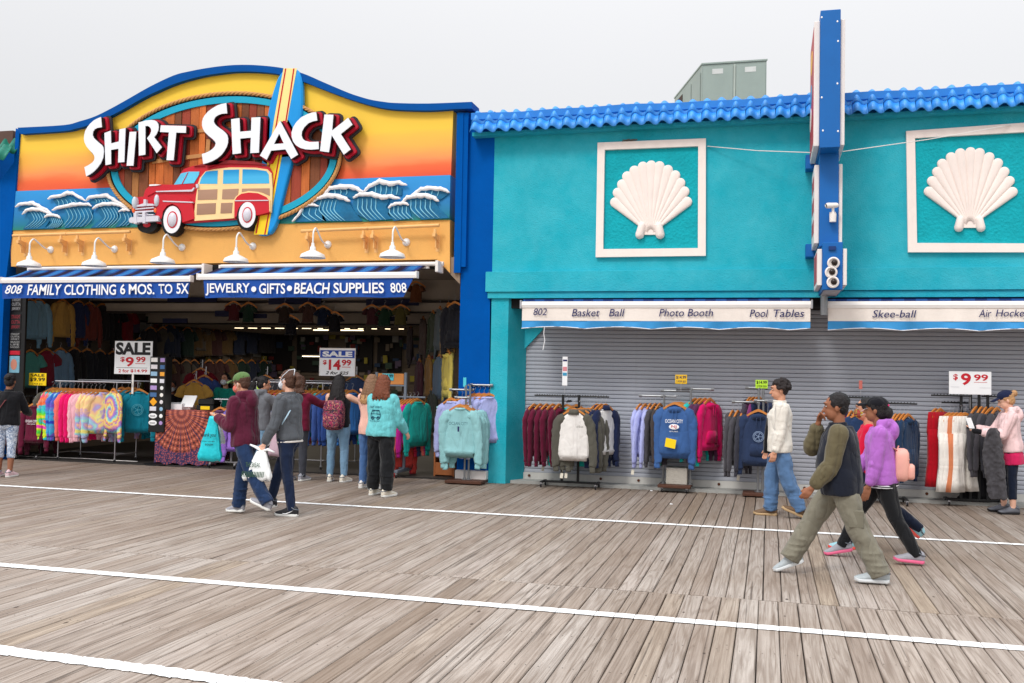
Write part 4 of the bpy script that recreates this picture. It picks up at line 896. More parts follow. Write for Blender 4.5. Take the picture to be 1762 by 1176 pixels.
t = blue_awning(342, 478, 718, 472, None, None, 'right blue awning reading JEWELRY GIFTS BEACH SUPPLIES', [('JEWELRY', (354, 488), (430, 509), .0, .018), ('GIFTS', (446, 488), (491, 506), .0, .018), ('BEACH', (506, 487), (568, 506), .12, .018), ('SUPPLIES', (574, 487), (661, 505), .0, .018), ('808', (672, 487), (700, 504), -.1, .014)])
dot(437, 498, .045, 13.95, t); dot(498.5, 496.5, .045, 13.95, t)
m = MB(); m.box((at(30, 456, YB).x, YB-.03, at(300, 459, YB).z-.10), (at(752, 447, YB).x, YB-.013, at(300, 459, YB).z+.02)); B(m, 'awning_black_band', DARK, shop)  # near-black band set just in front of the fascia, behind the awnings
# white arcade awnings
AWW = canvas_mat('cream_awning_canvas', (240, 230, 222)); AWC = canvas_mat('sky_blue_awning_hem', (58, 148, 210)); AWN = striped('navy_awning_top', .3, [(0, (20, 52, 110)), (.5, (34, 84, 150))])
def white_awning(x0, x1, y0, label, words, cord=False):
    YA = 14.28; a, b = at(x0, y0, YA), at(x1, y0, YA); z = a.z; b.z = z; t = thing('white_awning', label, 'awning', ((a.x+b.x)/2, YA, z))
    pr = [(YA-.03, z-.055), (YA-.045, z-.01), (YA-.03, z+.04), (YA+.03, z+.045), (YA+.04, z-.05)]
    m = MB(); m.rings([[(x, y, q) for y, q in pr] for x in (a.x, b.x)]); B(m, 'front_bar', MATS['white_awning_bar'], t)
    for x in (a.x, b.x): m = MB(); m.bbox((x-.015, YA-.05, z-.07), (x+.015, YA+.05, z+.06)); B(m, 'bar_cap', CHROME, t)
    m = MB(); m.box((a.x+.03, YA, z+.045), (b.x-.03, YF+.1, z+.075)); B(m, 'rolled_canvas', AWN, t)
    zm = at((x0+x1)/2, 553, YA).z if x1 < 1500 else at(1600, 553.5, YA).z; zb = at(1150, 563, YA).z
    n0 = valance('valance', AWW, a.x+.02, b.x-.02, z-.05, zm, t, YA-.02, wav=.006, scal=0)
    valance('hem', AWC, a.x+.02, b.x-.02, zm-.002, zb, t, YA-.018, wav=.022, scal=.03, nper=.98)
    m = MB(); pts = []
    for i in range(121):
        u = i/120; x = a.x+.02+(b.x-a.x-.04)*u; y = YA-.02+.018*math.sin(x*7.3)+.02*math.sin(x*17.1+1); pts.append((x, YA-.022+.018*math.sin(x*7.3)*1.2, zb-.004-.03*(1-abs(math.sin(u*(b.x-a.x-.04)*math.pi/.98)))))
    m.tube(pts, .006, 5); B(m, 'piping', WPR, t)
    for s, q0, q1 in words: ptext(s, q0, q1, YA-.04, NAVYP, t, bold=.004, shear=.22)
    if cord:
        m = MB(); c = at(937, 563, YA); m.tube([(c.x, YA, c.z), (c.x-.01, YA, c.z-.1), (c.x+.005, YA+.01, c.z-.2), (c.x-.02, YA, c.z-.35)], .006, 5); B(m, 'cord', WPR, t)
white_awning(897, 1397, 524, 'cream and sky blue awning reading 802 Basket Ball Photo Booth Pool Tables', [('802', (918, 531), (941, 543)), ('Basket', (984, 532), (1032, 545)), ('Ball', (1048, 532), (1075, 545)), ('Photo', (1134, 532), (1177, 545)), ('Booth', (1183, 532), (1227, 545)), ('Pool', (1290, 533), (1322, 546)), ('Tables', (1331, 533), (1384, 546))], True)
white_awning(1422, 1960, 524, 'cream and sky blue awning reading Skee-ball and Air Hockey', [('Skee-ball', (1501, 534), (1577, 547)), ('Air', (1684, 533), (1706, 546)), ('Hockey', (1713, 533), (1772, 549))])

# ------------------------------------------------------------------ projecting blade sign
YS1, YS2 = 13.25, 14.45
SBL = mat('sign_blue_enamel', (0, 98, 176), .45, .06, 4, dirt=.10); SWH = mat('sign_edge_cream', (236, 228, 224), .5, .05, 4, dirt=.1)
bs = thing('blade_sign', 'tall narrow blue projecting sign with three round lamps near its foot', 'sign', (at(1430, 260, YS1).x, YS1, 3.0))
xL, xR = at(1411, 150, YS1).x, at(1446, 150, YS1).x
z0, z1 = at(1430, 254, YS1).z, at(1430, 17, YS1).z
m = MB(); m.bbox((xL, YS1, z0), (xR, YS2, z1)); B(m, 'upper_cabinet', SBL, bs)
for sg, x in ((-1, xL), (1, xR)):
    zz0, zz1 = at(1430, 249, YS1).z, at(1430, 32, YS1).z
    m = MB(); a, b = (x-.075, x-.002) if sg < 0 else (x+.002, x+.06)
    m.bbox((a, YS1+.06, zz0), (b, YS2+.05, zz1)); p = B(m, 'side_panel', SWH, bs)
    f = MB(); xx = (a-.002, a) if sg < 0 else (b, b+.002); f.box((xx[0]-.001, YS1+.12, zz0+.06), (xx[1]+.001, YS2-.02, zz1-.06)); f.build('panel_face', mat('red_sign_face', (190, 62, 66), .5, .1, 3), p)
    if sg < 0:
        for j, (za, c) in enumerate(((zz1-.35, (250, 190, 60)), (zz1-.8, (70, 150, 190)), (zz1-1.1, (250, 240, 230)))):
            f = MB(); f.ell((a-.004, YS1+.75+.1*j, za), (.004, .28, .16)); f.build('painted_shape', mat('face_paint_%d' % j, c, .5), p)
m = MB(); YS3 = 13.62; xl3, xr3 = at(1410, 350, YS3).x, at(1443, 350, YS3).x; za, zb = at(1430, 424, YS3).z, z0
m.bbox((xl3, YS3, za), (xr3, YS2, zb+.1)); B(m, 'middle_cabinet', SBL, bs)
for a, b in ((xl3-.065, xl3-.002), (xr3+.002, xr3+.05)):
    m = MB(); m.bbox((a, YS3+.04, at(1430, 418, YS3).z), (b, YS2, at(1430, 282, YS3).z)); p = B(m, 'side_panel', SWH, bs)
    for j in range(3): f = MB(); zc_ = at(1430, 310+j*38, YS3).z; f.box((a-.003, YS3+.15, zc_-.09), (a-.0005, YS2-.1, zc_+.09)); f.build('painted_shape', MATS['red_sign_face'], p)
YS4 = 13.45; xl4, xr4 = at(1415, 460, YS4).x, at(1450, 460, YS4).x; z4 = at(1430, 499, YS4).z; z5 = at(1430, 417, YS4).z
m = MB(); m.bbox((xl4, YS4, z4), (xr4, YS2, z5)); B(m, 'lower_cabinet', SBL, bs)
m = MB(); m.bbox((xl4+.02, YS4+.02, z4-.012), (xr4-.02, YS2-.02, z4-.001)); B(m, 'bottom_plate', mat('galvanised_plate', (176, 176, 186), .5, .2, 14), bs)
for a, b in ((xl4-.065, xl4-.002), (xr4+.002, xr4+.055)):
    m = MB(); m.bbox((a, YS4+.03, at(1430, 491, YS4).z), (b, YS2-.05, at(1430, 428, YS4).z)); p = B(m, 'side_panel', SWH, bs)
    f = MB(); f.box((a-.003, YS4+.14, z4+.12), (a-.0005, YS2-.15, z5-.12)); f.build('panel_face', MATS['red_sign_face'], p)
for i, (px, py) in enumerate(((1434, 453), (1430, 469), (1433, 486))):
    c = at(px, py, YS4-.03); m = MB(); m.lathe([(.0, -.03), (.055, -.03), (.078, -.005), (.08, .02), (.062, .03), (.05, .012), (0, .006)], c, 22, Matrix.Rotation(R_(90), 3, 'X')); p = B(m, 'round_lamp', SWH, bs, ang=50)
    m = MB(); m.ell(c+Vector((.012, -.02, .004)), (.04, .028, .04)); m.build('bulb', mat('dark_bulb', (40, 28, 24), .25), p, smooth=True)
for px, py in ((1432, 427),): m = MB(); c = at(px, py, YS4); m.box((c.x-.045, YS4-.03, c.z-.03), (c.x+.045, YS4, c.z+.02)); B(m, 'vent_hood', mat('dark_blue_hood', (10, 50, 110), .5), bs)
for py0, py1 in ((273, 297), (424, 446)):
    a = at(1394, (py0+py1)/2, YF-.03); m = MB(); m.bbox((a.x-.07, YF-.25, at(1390, py1, YF).z), (xL, YF-.001, at(1390, py0, YF).z)); B(m, 'wall_bracket', SBL, bs)
m = MB(); c = at(1418, 512, 14.2); m.lathe([(.05, -.25), (.05, .3)], c, 12); B(m, 'conduit', PIPE, bs)
for i, (px, py) in enumerate(((1414, 30), (1441, 37), (1442, 71), (1441, 144), (1416, 225), (1442, 226), (1414, 168))):
    m = MB(); c = at(px, py, YS1-.002); m.ell(c, (.012, .004, .014), n=8, k=5); B(m, 'paint_chip', WPR, bs)
# security camera
c = at(1432, 364, YS3-.1); t = thing('security_camera', 'white security camera on the front of the blue sign post', 'camera', c)
m = MB(); m.cap((.05, 0, .08), (-.06, -.05, .07), .034, .038, 14); m.build('camera_body', WHITE, t, smooth=True)
m = MB(); m.lathe([(0, 0), (.028, 0), (.028, .012), (0, .012)], (-.085, -.062, .066), 12, Matrix.Rotation(R_(70), 3, 'Y')); m.build('lens', BLK, t)
m = MB(); m.tube([(.01, 0, .05), (.01, 0, -.02), (.01, .06, -.05)], .018, 8); m.lathe([(.0, -.14), (.042, -.14), (.046, -.03), (.0, -.02)], (.01, .02, 0), 16); m.box((-.03, .05, -.13), (.05, .1, .0)); m.build('mount', WHITE, t)
# guy wires
for (a, b, Y0_, Y1_, lab) in (((1217, 252), (1396, 263), YF-.02, 14.2, 'thin guy wire left of the blade sign'), ((1740, 215), (1450, 261), YF-.07, 13.6, 'thin guy wire running right from the blade sign')):
    m = MB(); p, q = at(*a, Y0_), at(*b, Y1_); m.tube([p, p.lerp(q, .5)-Vector((0, 0, .02)), q], .006, 5); tag(m.build('guy_wire', WHITE), lab, 'wire')
# bird nest of twigs and rust spots on the left frame
m = MB(); rnd = random.Random(8); c = at(1082, 243, YF-.05)
for i in range(16): m.tube([c+Vector((rnd.uniform(-.12, .1), rnd.uniform(-.02, .02), rnd.uniform(-.01, .025))), c+Vector((rnd.uniform(-.12, .14), rnd.uniform(-.02, .02), rnd.uniform(-.01, .03)))], .004, 4)
tag(m.build('twig_tuft', mat('grey_twigs', (110, 100, 88), .9)), 'small tuft of twigs caught on top of the left shell frame', 'twigs')
# rooftop unit
HV = mat('green_grey_sheet_metal', (150, 164, 158), .5, .08, 2, dirt=.12, metal=0)
YH = 19.0; a, b, c = at(1208, 112, YH), at(1319, 116, YH), at(1161, 168, 21.2); t = thing('rooftop_unit', 'green grey sheet metal air unit on the roof behind the tiles', 'air conditioner', (a.x, YH, 5.2))
U = Vector((b.x-a.x, 0, 0)); V_ = Vector((c.x-a.x, c.y-a.y, 0)); h = a.z-5.2
def slab(u0, u1, v0, v1, z0, z1, name, m_, par, ou=0, ov=0):
    P = lambda u, v: U*u+V_*v+Vector((0, ou, 0))+Vector((ov, 0, 0))
    m = MB(); m.rings([[tuple(P(u, v)+Vector((0, 0, z))) for u, v in ((u0, v0), (u1, v0), (u1, v1), (u0, v1))] for z in (z0, z1)]); o = m.build(name, m_, par); return o
slab(0, 1, 0, 1, 0, h, 'cabinet', HV, t)
for x0, x1 in ((.02, .485), (.535, .985)):
    p = slab(x0, x1, 0, .004, .1, h-.05, 'access_panel', HV, t, ou=-.014); slab((x0+x1)/2-.09, (x0+x1)/2+.08, 0, .001, h-.2, h-.1, 'sticker', mat('faded_sticker', (205, 208, 206)), p, ou=-.018)
slab(.495, .525, 0, .004, .1, h-.03, 'centre_seam', mat('pale_seam', (170, 180, 172), .5), t, ou=-.02)
slab(-.01, 1.01, -.01, 1.01, h, h+.03, 'top_flange', HV, t)
for k in range(3): slab(0, .004, .04+k*.32, .32+k*.32, .2, h-.12, 'side_panel', HV if k < 2 else mat('rusty_louvre', (70, 54, 48), .8), t, ov=-.012)
# ------------------------------------------------------------------ clothes on hangers
GM = {}
def ring(cx, cy, cz, hw, hd, n, fold, seed, zf=1., a0=0):
    r = []
    for j in range(n):
        a = 2*math.pi*j/n; ca, sa = math.cos(a), math.sin(a)
        k = 1+fold*noise.noise(Vector((ca*2.2+seed*7.7, sa*2.2, cz*zf*1.5)))+fold*.6*math.sin(a*5+seed*3+cz*2.2)
        ex = abs(ca)**.75*(1 if ca > 0 else -1)
        r.append((cx+hw*ex*(.75+.25*k), cy+hd*sa*k*(.4+.6*min(1, abs(sa)*1.5)), cz))
    return r
def shirt_mesh(style, v):
    key = (style, v)
    if key in GM: return GM[key]
    rn = random.Random(v*13+len(style)); m = MB(); n = 28
    Lb = {'hood': .73, 'crew': .72, 'tee': .68, 'tank': .66, 'raglan': .71, 'dress': 1.0}.get(style, .7)+rn.uniform(-.02, .02)
    d = .036+rn.random()*.018; f = .24
    prof = [(0, .075, .045), (-.02, .10, .05), (-.05, .14, .045), (-.085, .185, .042), (-.12, .212, .042), (-.17, .222, .045), (-.26, .225, d), (-.38, .23, d+.005), (-.5, .235, d+.014), (-.6, .238, d+.018)]
    rs = []
    if style in ('tee', 'tank'): prof = [(z, w*(.92 if style == 'tank' else 1), q*.8) for z, w, q in prof]
    for i, (z, w, q) in enumerate(prof): rs.append(ring(.006*math.sin(i+v), -.006*i*(v % 3-1)*.4, z*Lb/.69, w, q, n, f*min(1, i/4)+.02, v+i*.06))
    if style in ('tee', 'tank', 'dress'):
        w, q = (.27, d+.02); rs.append(ring(0, 0, -Lb, w+(0 if style != 'dress' else .08), q, n, f*1.3, v+1)); rs.append(ring(0, 0, -Lb+.01, w-.012, q-.012, n, f, v+1))
    else:
        rs += [ring(0, 0, -Lb+.055, .236, d+.018, n, f*1.2, v+1), ring(0, 0, -Lb+.045, .212, d+.002, n, f*.7, v+1), ring(0, 0, -Lb, .208, d, n, f*.7, v+1), ring(0, 0, -Lb+.012, .19, d-.014, n, f*.6, v+1)]
    m.rings(rs)
    m.mi = 1 if style == 'raglan' else 0
    if style != 'tank':
        for s in (-1, 1):
            if style == 'tee': pts = [(.17, -.075), (.235, -.12), (.29, -.2), (.31, -.27)]; rad = [.06, .085, .09, .095]
            else: ex = rn.uniform(-.03, .03); pts = [(.14, -.07), (.20, -.10), (.245, -.19), (.262+ex*.4, -.34), (.268+ex, -.52), (.262+ex*1.3, -.72), (.262+ex, -.80), (.26+ex, -.805), (.258+ex, -.88+rn.uniform(-.02, .02))]; rad = [.065, .078, .074, .068, .063, .06, .056, .042, .04]
            yo = rn.uniform(-.03, .03); P = [Vector((s*x, yo*i/4+.0, z)) for i, (x, z) in enumerate(pts)]
            cr = []
            for i in range(len(P)-1):
                for t in range(3): cr.append((P[i].lerp(P[i+1], t/3), rad[i]+(rad[i+1]-rad[i])*t/3))
            cr.append((P[-1], rad[-1])); rs = []
            for i, (p, r0) in enumerate(cr):
                dd = (cr[min(i+1, len(cr)-1)][0]-cr[max(i-1, 0)][0]).normalized(); a_ = Vector((dd.z, 0, -dd.x)); b_ = Vector((0, 1, 0)); q = []
                for j in range(14):
                    th = 2*math.pi*j/14; k = 1+.22*noise.noise(Vector((math.cos(th)*2, math.sin(th)*2, p.z*9+v+s)))+.09*math.sin(p.z*48+v+math.cos(th)*2)
                    q.append(tuple(p+a_*math.cos(th)*r0*k+b_*math.sin(th)*r0*.5*k))
                rs.append(q)
            m.rings(rs)
    m.mi = 0
    if style == 'hood':
        m.rings([[(x*(1-.1*t), -.045+.02*t+y, z) for x, y, z in ring(0, .02, -.02-.03*t, .10+.02*t, .075, 16, .1, v)] for t in (0, 1, 2)])
        m.ell((0, .05, -.05), (.12, .06, .09), n=14, k=8)
        for s in (-1, 1): m.tube([(s*.025, -.075, -.04), (s*.03, -.082, -.14), (s*.026, -.085, -.2)], .0045, 5)
        m.rings([[(x, y-.004, z) for x, y, z in ring(0, -.04, z_, w_, d*.62, 14, .05, v)] for z_, w_ in ((-.42, .10), (-.5, .15), (-.6, .15))])
    else:
        m.mi = 1 if style == 'raglan' else 0
        m.rings([ring(0, -.0, .012, .078, .05, 16, .02, v), ring(0, -.005, -.012, .088, .06, 16, .02, v), ring(0, -.005, -.02, .07, .045, 16, .02, v)])
        if style == 'raglan': m.rings([ring(0, -.0, .05, .068, .045, 16, .02, v), ring(0, -.005, -.03, .094, .064, 16, .02, v)]); 
        m.mi = 0
    me = m.mesh('garment', [MATS['dark_recess']]*(2 if style == 'raglan' else 1), True); GM[key] = me; return me
def pants_mesh(v):
    key = ('pants', v)
    if key in GM: return GM[key]
    m = MB(); 
    m.rings([ring(0, 0, z, w, q, 22, .12, v+z) for z, w, q in ((0, .19, .03), (-.03, .195, .035), (-.035, .2, .04), (-.15, .208, .05), (-.28, .212, .055), (-.33, .20, .045))])
    for s in (-1, 1): m.rings([ring(s*x, .012*s, z, w, q, 16, .2, v+s+z) for x, z, w, q in ((.105, -.24, .105, .055), (.108, -.45, .092, .05), (.115, -.7, .082, .05), (.128, -.9, .10, .055), (.14, -1.04, .115, .06), (.14, -1.035, .10, .045))])
    me = m.mesh('garment', MATS['dark_recess'], True); GM[key] = me; return me
def hanger_mesh(kind=0):
    key = ('hanger', kind)
    if key in GM: return GM[key]
    m = MB(); rs = []
    for i in range(15):
        u = -1+2*i/14; x = u*.195; z = .035-.105*abs(u)**1.35; t = .019*(1-.35*abs(u)); rs.append([(x, -.011, z-t), (x, .011, z-t), (x, .011, z+t), (x, -.011, z+t)])
    m.rings(rs); m.mi = 1; pts = [(0, 0, .05), (0, 0, .10)]+[(.022*math.sin(a), 0, .128-.028*math.cos(a)+.0) for a in [R_(q) for q in (0, 50, 100, 150, 200, 240)]]; m.tube(pts, .0026, 5)
    me = m.mesh('hanger', [HANG, CHROME]); GM[key] = me; return me
def tag_mesh():
    if 'tag' not in GM: m = MB(); m.bbox((-.022, -.002, -.075), (.022, .002, 0), .002); m.tube([(0, 0, 0), (0, 0, .05)], .0015, 4); GM['tag'] = m.mesh('price_tag', mat('tag_card', (226, 220, 204), .6))
    return GM['tag']
def hang(x, y, zr, rz, style, m_, label, cat='sweatshirt', group=None, v=0, m2=None, sc=1., tilt=0):
    o = thing('hanging_'+('pants' if style == 'pants' else 'shirt' if style in ('tee', 'tank') else 'sweatshirt'), label, cat, (x, y, zr-.156), R_(rz), group)
    me = pants_mesh(v) if style == 'pants' else shirt_mesh(style, v)
    g = bpy.data.objects.new('pants' if style == 'pants' else 'garment', me); COL.objects.link(g); g.parent = o; g.location = (0, 0, -.02 if style != 'pants' else 0)
    g.material_slots[0].link = 'OBJECT'; g.material_slots[0].material = m_
    if style == 'raglan': g.material_slots[1].link = 'OBJECT'; g.material_slots[1].material = m2
    if sc != 1: g.scale = (sc, 1, sc)
    if tilt: g.rotation_euler = (0, R_(tilt), 0)
    if group and ('black rack' in group or 'card rack' in group or 'pier' in group or 'raglan' in group) and style != 'pants' and (len(COL.objects) % 3):
        q = bpy.data.objects.new('price_tag', tag_mesh()); COL.objects.link(q); q.parent = o; q.location = (.26*(1 if len(COL.objects) % 2 else -1)*sc, -.02, -.93*sc); q.rotation_euler = (0, R_(8), R_(-rz*.8))
    h = bpy.data.objects.new('hanger', hanger_mesh()); COL.objects.link(h); h.parent = o
    return o
ORD = ['first', 'second', 'third', 'fourth', 'fifth', 'sixth', 'seventh', 'eighth', 'ninth', 'tenth', 'eleventh', 'twelfth', 'thirteenth', 'fourteenth', 'fifteenth', 'sixteenth', 'seventeenth', 'eighteenth', 'nineteenth', 'twentieth']
def row(p0, p1, Y, items, where, rz=78, jit=6, group=None, zr=None, Y1=None):
    """hang items evenly between two pixels of the rail; items: (style, material, colour words)"""
    a = at(*p0, Y); b = at(*p1, Y if Y1 is None else Y1); n = len(items); rn = random.Random(int(p0[0]*7+n)); seen = {}
    out_ = []
    for i, it in enumerate(items):
        u = (i+.5)/n; p = a.lerp(b, u); style, m_, words = it[:3]; m2 = it[3] if len(it) > 3 else None
        cat = 'pants' if style == 'pants' else 'shirt' if style in ('tee', 'tank') else 'sweatshirt'
        lab = '%s %s, %s from left on %s' % (words, cat, ORD[i], where)
        out_.append(hang(p.x, p.y, (p.z if zr is None else zr), rz+rn.uniform(-jit, jit), style, m_, lab, cat, group or 'clothes on '+where, v=rn.randrange(5), m2=m2))
    return out_
def tiedye(name, cols, kind='noise', scale=3., c=(0, 0, -.33)):
    m = bpy.data.materials.new(name); m.use_nodes = True; MATS[name] = m; t = m.node_tree; b = t.nodes['Principled BSDF']; ln = t.links.new; tc = N(t, 'ShaderNodeTexCoord')
    if kind == 'spiral':
        mp = N(t, 'ShaderNodeMapping'); mp.inputs['Location'].default_value = (0, 0, -c[2]); ln(tc.outputs['Object'], mp.inputs[0])
        w = N(t, 'ShaderNodeSeparateXYZ'); ln(mp.outputs[0], w.inputs[0])
        at2 = N(t, 'ShaderNodeMath', operation='ARCTAN2'); ln(w.outputs[0], at2.inputs[0]); ln(w.outputs[2], at2.inputs[1])
        ln_ = N(t, 'ShaderNodeVectorMath', operation='LENGTH'); cx = N(t, 'ShaderNodeCombineXYZ'); ln(w.outputs[0], cx.inputs[0]); ln(w.outputs[2], cx.inputs[1]); ln(cx.outputs[0], ln_.inputs[0])
        nn = N(t, 'ShaderNodeTexNoise'); nn.inputs['Scale'].default_value = 22; ln(tc.outputs['Object'], nn.inputs['Vector'])
        a1 = N(t, 'ShaderNodeMath', operation='MULTIPLY_ADD'); a1.inputs[1].default_value = .16; ln(at2.outputs[0], a1.inputs[0]); 
        a0 = N(t, 'ShaderNodeMath', operation='MULTIPLY_ADD'); a0.inputs[1].default_value = 4.6; ln(ln_.outputs['Value'], a0.inputs[0]); 
        a3 = N(t, 'ShaderNodeMath', operation='MULTIPLY'); a3.inputs[1].default_value = .55; ln(nn.outputs[0], a3.inputs[0]); ln(a3.outputs[0], a0.inputs[2]); ln(a0.outputs[0], a1.inputs[2])
        f = N(t, 'ShaderNodeMath', operation='FRACT'); ln(a1.outputs[0], f.inputs[0]); src = f.outputs[0]
    else:
        n = N(t, 'ShaderNodeTexNoise'); n.inputs['Scale'].default_value = scale; n.inputs['Detail'].default_value = 2; n.inputs['Distortion'].default_value = 1.5
        ln(tc.outputs['Object'], n.inputs['Vector']); r = N(t, 'ShaderNodeMapRange'); r.inputs[1].default_value = .3; r.inputs[2].default_value = .7; ln(n.outputs[0], r.inputs[0]); src = r.outputs[0]
    cr = N(t, 'ShaderNodeValToRGB'); e = cr.color_ramp.elements; k = len(cols)
    e[0].position = 0; e[0].color = (*lin(cols[0]), 1); e[1].position = 1; e[1].color = (*lin(cols[-1]), 1)
    for i, q in enumerate(cols[1:-1]): x = e.new((i+1)/(k-1)); x.color = (*lin(q), 1)
    ln(src, cr.inputs[0]); ln(cr.outputs[0], b.inputs['Base Color']); b.inputs['Roughness'].default_value = .9; return m
C = cloth
MAR, NAV, LAV, CHA, TEALC, OLV = C((98, 22, 50)), C((32, 42, 74)), C((176, 182, 232)), C((76, 74, 80)), C((20, 128, 152)), C((88, 86, 78))
SEA, HOTP, LPINK, CORAL, WHT, BLU = C((148, 200, 204)), C((238, 24, 110)), C((246, 186, 198)), C((252, 120, 112)), C((236, 230, 224)), C((62, 98, 154))
AQ, PLUM, MAG, RED_, BLKC, MUS = C((40, 196, 190)), C((92, 50, 84)), C((216, 16, 100)), C((176, 14, 32)), C((24, 24, 28)), C((206, 160, 80))
TD1 = tiedye('tie_dye_neon', [(255, 60, 190), (250, 240, 40), (90, 230, 60), (40, 200, 220), (255, 120, 40), (230, 40, 180), (120, 240, 60)], scale=2.6)
TD2 = tiedye('tie_dye_blue', [(30, 60, 190), (60, 180, 230), (110, 80, 200), (20, 110, 200), (160, 220, 240)], scale=3)
TD3 = tiedye('tie_dye_pastel', [(244, 232, 130), (150, 220, 230), (190, 160, 220), (250, 200, 150), (246, 240, 150), (170, 150, 220)], scale=2.4)
TD4 = tiedye('tie_dye_spiral', [(236, 226, 110), (250, 200, 120), (200, 120, 180), (140, 120, 210), (120, 210, 220), (240, 230, 130), (236, 140, 90), (170, 130, 210)], 'spiral')
# price cards ---------------------------------------------------------------
def card(px0, py0, px1, py1, Y, name, label, face, lines, pole=None, yaw=0, border=None, th=.012, cat='price sign'):
    a, b = at(px0, py0, Y), at(px1, py1, Y); c = ((a.x+b.x)/2, Y, b.z); t = thing(name, label, cat, c); w = b.x-a.x; h = a.z-b.z
    m = MB(); m.bbox((-w/2, 0, 0), (w/2, th, h), .003); m.build('board', face, t)
    if border: 
        m = MB(); m.box((-w/2-.008, -.004, 0), (-w/2+.004, th+.003, h)); m.box((w/2-.004, -.004, 0), (w/2+.008, th+.003, h)); m.box((-w/2-.008, -.004, h-.004), (w/2+.008, th+.003, h+.010)); m.build('frame', border, t)
    for s, x0, y0, x1, y1, m_, bo, sh in lines:      # fractions of the board, y from the top
        if s == '_': q = MB(); q.box((-w/2+x0*w, -.003, h-y1*h), (-w/2+x1*w, -.0005, h-y0*h)); q.build('printed_block', m_, t); continue
        X = lambda u, v: (c[0]-w/2+u*w, Y, c[2]+h-v*h)
        text(s, X(x0, y1), X(x1, y1), X(x0, y0), m_, t, bold=bo, shear=sh, depth=.001, lift=.004)
    if pole: m = MB(); m.box((-.02, .004, -pole), (.02, .010, .002)) if pole > .3 else m.tube([(0, .006, 0), (0, .006, -pole)], .006, 6); m.build('stem', WHITE if pole > .3 else CHROME, t)
    return t

def wheel(t, x, y, s=1.):
    m = MB(); M3 = Matrix.Rotation(R_(90), 3, 'Y'); m.lathe([(0, -.012), (.024, -.012), (.03, -.006), (.03, .006), (.024, .012), (0, .012)], (x, y, .031), 14, M3); w = m.build('castor', BLK, t, ang=40)
    m = MB(); m.lathe([(0, -.014), (.012, -.014), (.012, .014), (0, .014)], (x, y, .031), 10, M3); m.box((x-.015, y-.01, .045), (x+.015, y+.02, .075)); m.build('hub', CHROME, w)
def rail_rack(px0, px1, yb, label, zr, depth=.5, frame=CHROME, Yb=None, name='clothes_rack', shelf=False, two=0):
    """double-rail rack: px0, px1 = feet of the front corners on the boards"""
    Y = Yb; xa, xb = at(px0, yb, Y).x, at(px1, yb, Y).x; t = thing(name, label, 'clothes rack', ((xa+xb)/2, Y, 0)); w = (xb-xa)/2
    for x in (-w, w):
        for y in (0, depth):
            m = MB(); m.tube([(x, y, .06), (x, y, zr-(.0 if y == 0 else -two))], .0125, 8); m.build('post', frame, t); wheel(t, x, y)
        m = MB(); m.tube([(x, 0, .14), (x, depth, .14)], .011, 6); m.build('cross_bar', frame, t)
    for y, dz in ((0, 0), (depth, two)):
        m = MB(); m.tube([(-w-.1, y, zr+dz), (w+.3, y, zr+dz)], .0135, 8); m.build('rail', frame, t)
    m = MB(); m.tube([(-w, depth/2, .14), (w, depth/2, .14)], .011, 6); m.build('lower_bar', frame, t); return t

# --- rack B: tie-dye row
ZB = at(150, 657, 14.95).z
rail_rack(99, 197, 795, 'chrome rail rack of tie-dye and pink tops under the large SALE sign', ZB, .6, Yb=14.95, two=.02)
IT = [('crew', OLV, 'grey brown'), ('crew', TD1, 'neon tie-dye'), ('crew', TD1, 'pink and lime tie-dye'), ('crew', TD2, 'blue tie-dye'), ('crew', TD2, 'blue and violet tie-dye'), ('crew', CORAL, 'coral'), ('crew', HOTP, 'hot pink'), ('crew', HOTP, 'bright pink'), ('crew', LPINK, 'pale pink'), ('crew', LPINK, 'light pink'), ('crew', TD3, 'pastel yellow tie-dye'), ('crew', TD3, 'pastel aqua tie-dye'), ('crew', TD3, 'yellow and lilac tie-dye')]
row((88, 657), (183, 660), 14.95, IT, 'the front rail of the tie-dye rack', rz=52, jit=7)
p = at(196, 660, 14.86); hang(p.x, p.y, ZB, -28, 'crew', TD4, 'spiral tie-dye sweatshirt facing out at the end of the tie-dye rack', v=2, group='clothes on the front rail of the tie-dye rack')
row((205, 656), (238, 657), 15.35, [('crew', TD3, 'pastel edge-on'), ('crew', TEALC, 'dark teal'), ('crew', TEALC, 'teal')], 'the rear rail of the tie-dye rack', rz=40)
p = at(240, 660, 15.1); o = hang(p.x, p.y, ZB, 22, 'crew', TEALC, 'teal sweatshirt with a pale print facing out beside the sticker tower', v=1)
def chest(o, s, m_, z=-.25, w=.2, h=.05, y=-.085, bold=.01):
    T = Matrix.Translation(o.location) @ Matrix.Rotation(o.rotation_euler.z, 4, 'Z'); P = lambda x, zz: T @ Vector((x, y, zz))
    k = text(s, P(-w/2, z-h), P(w/2, z-h), P(-w/2, z), m_, None, name='chest_print', bold=bold, lift=.0)
    k.data.transform(T.inverted()); k.parent = o; return k
def chestring(o, m_, z, r, y=-.088):
    m = MB(); 
    for rr in (r, r*.78): m.tube([(rr*math.cos(a), y, z+rr*math.sin(a)) for a in [2*math.pi*k/24 for k in range(25)]], r*.05, 4)
    for k in range(5): a = k*1.2566; m.tube([(0, y, z), (r*.7*math.cos(a), y, z+r*.7*math.sin(a))], r*.05, 4)
    return m.build('chest_print', m_, o)
chestring(o, mat('pale_teal_print', (90, 180, 200), .8), -.33, .10)
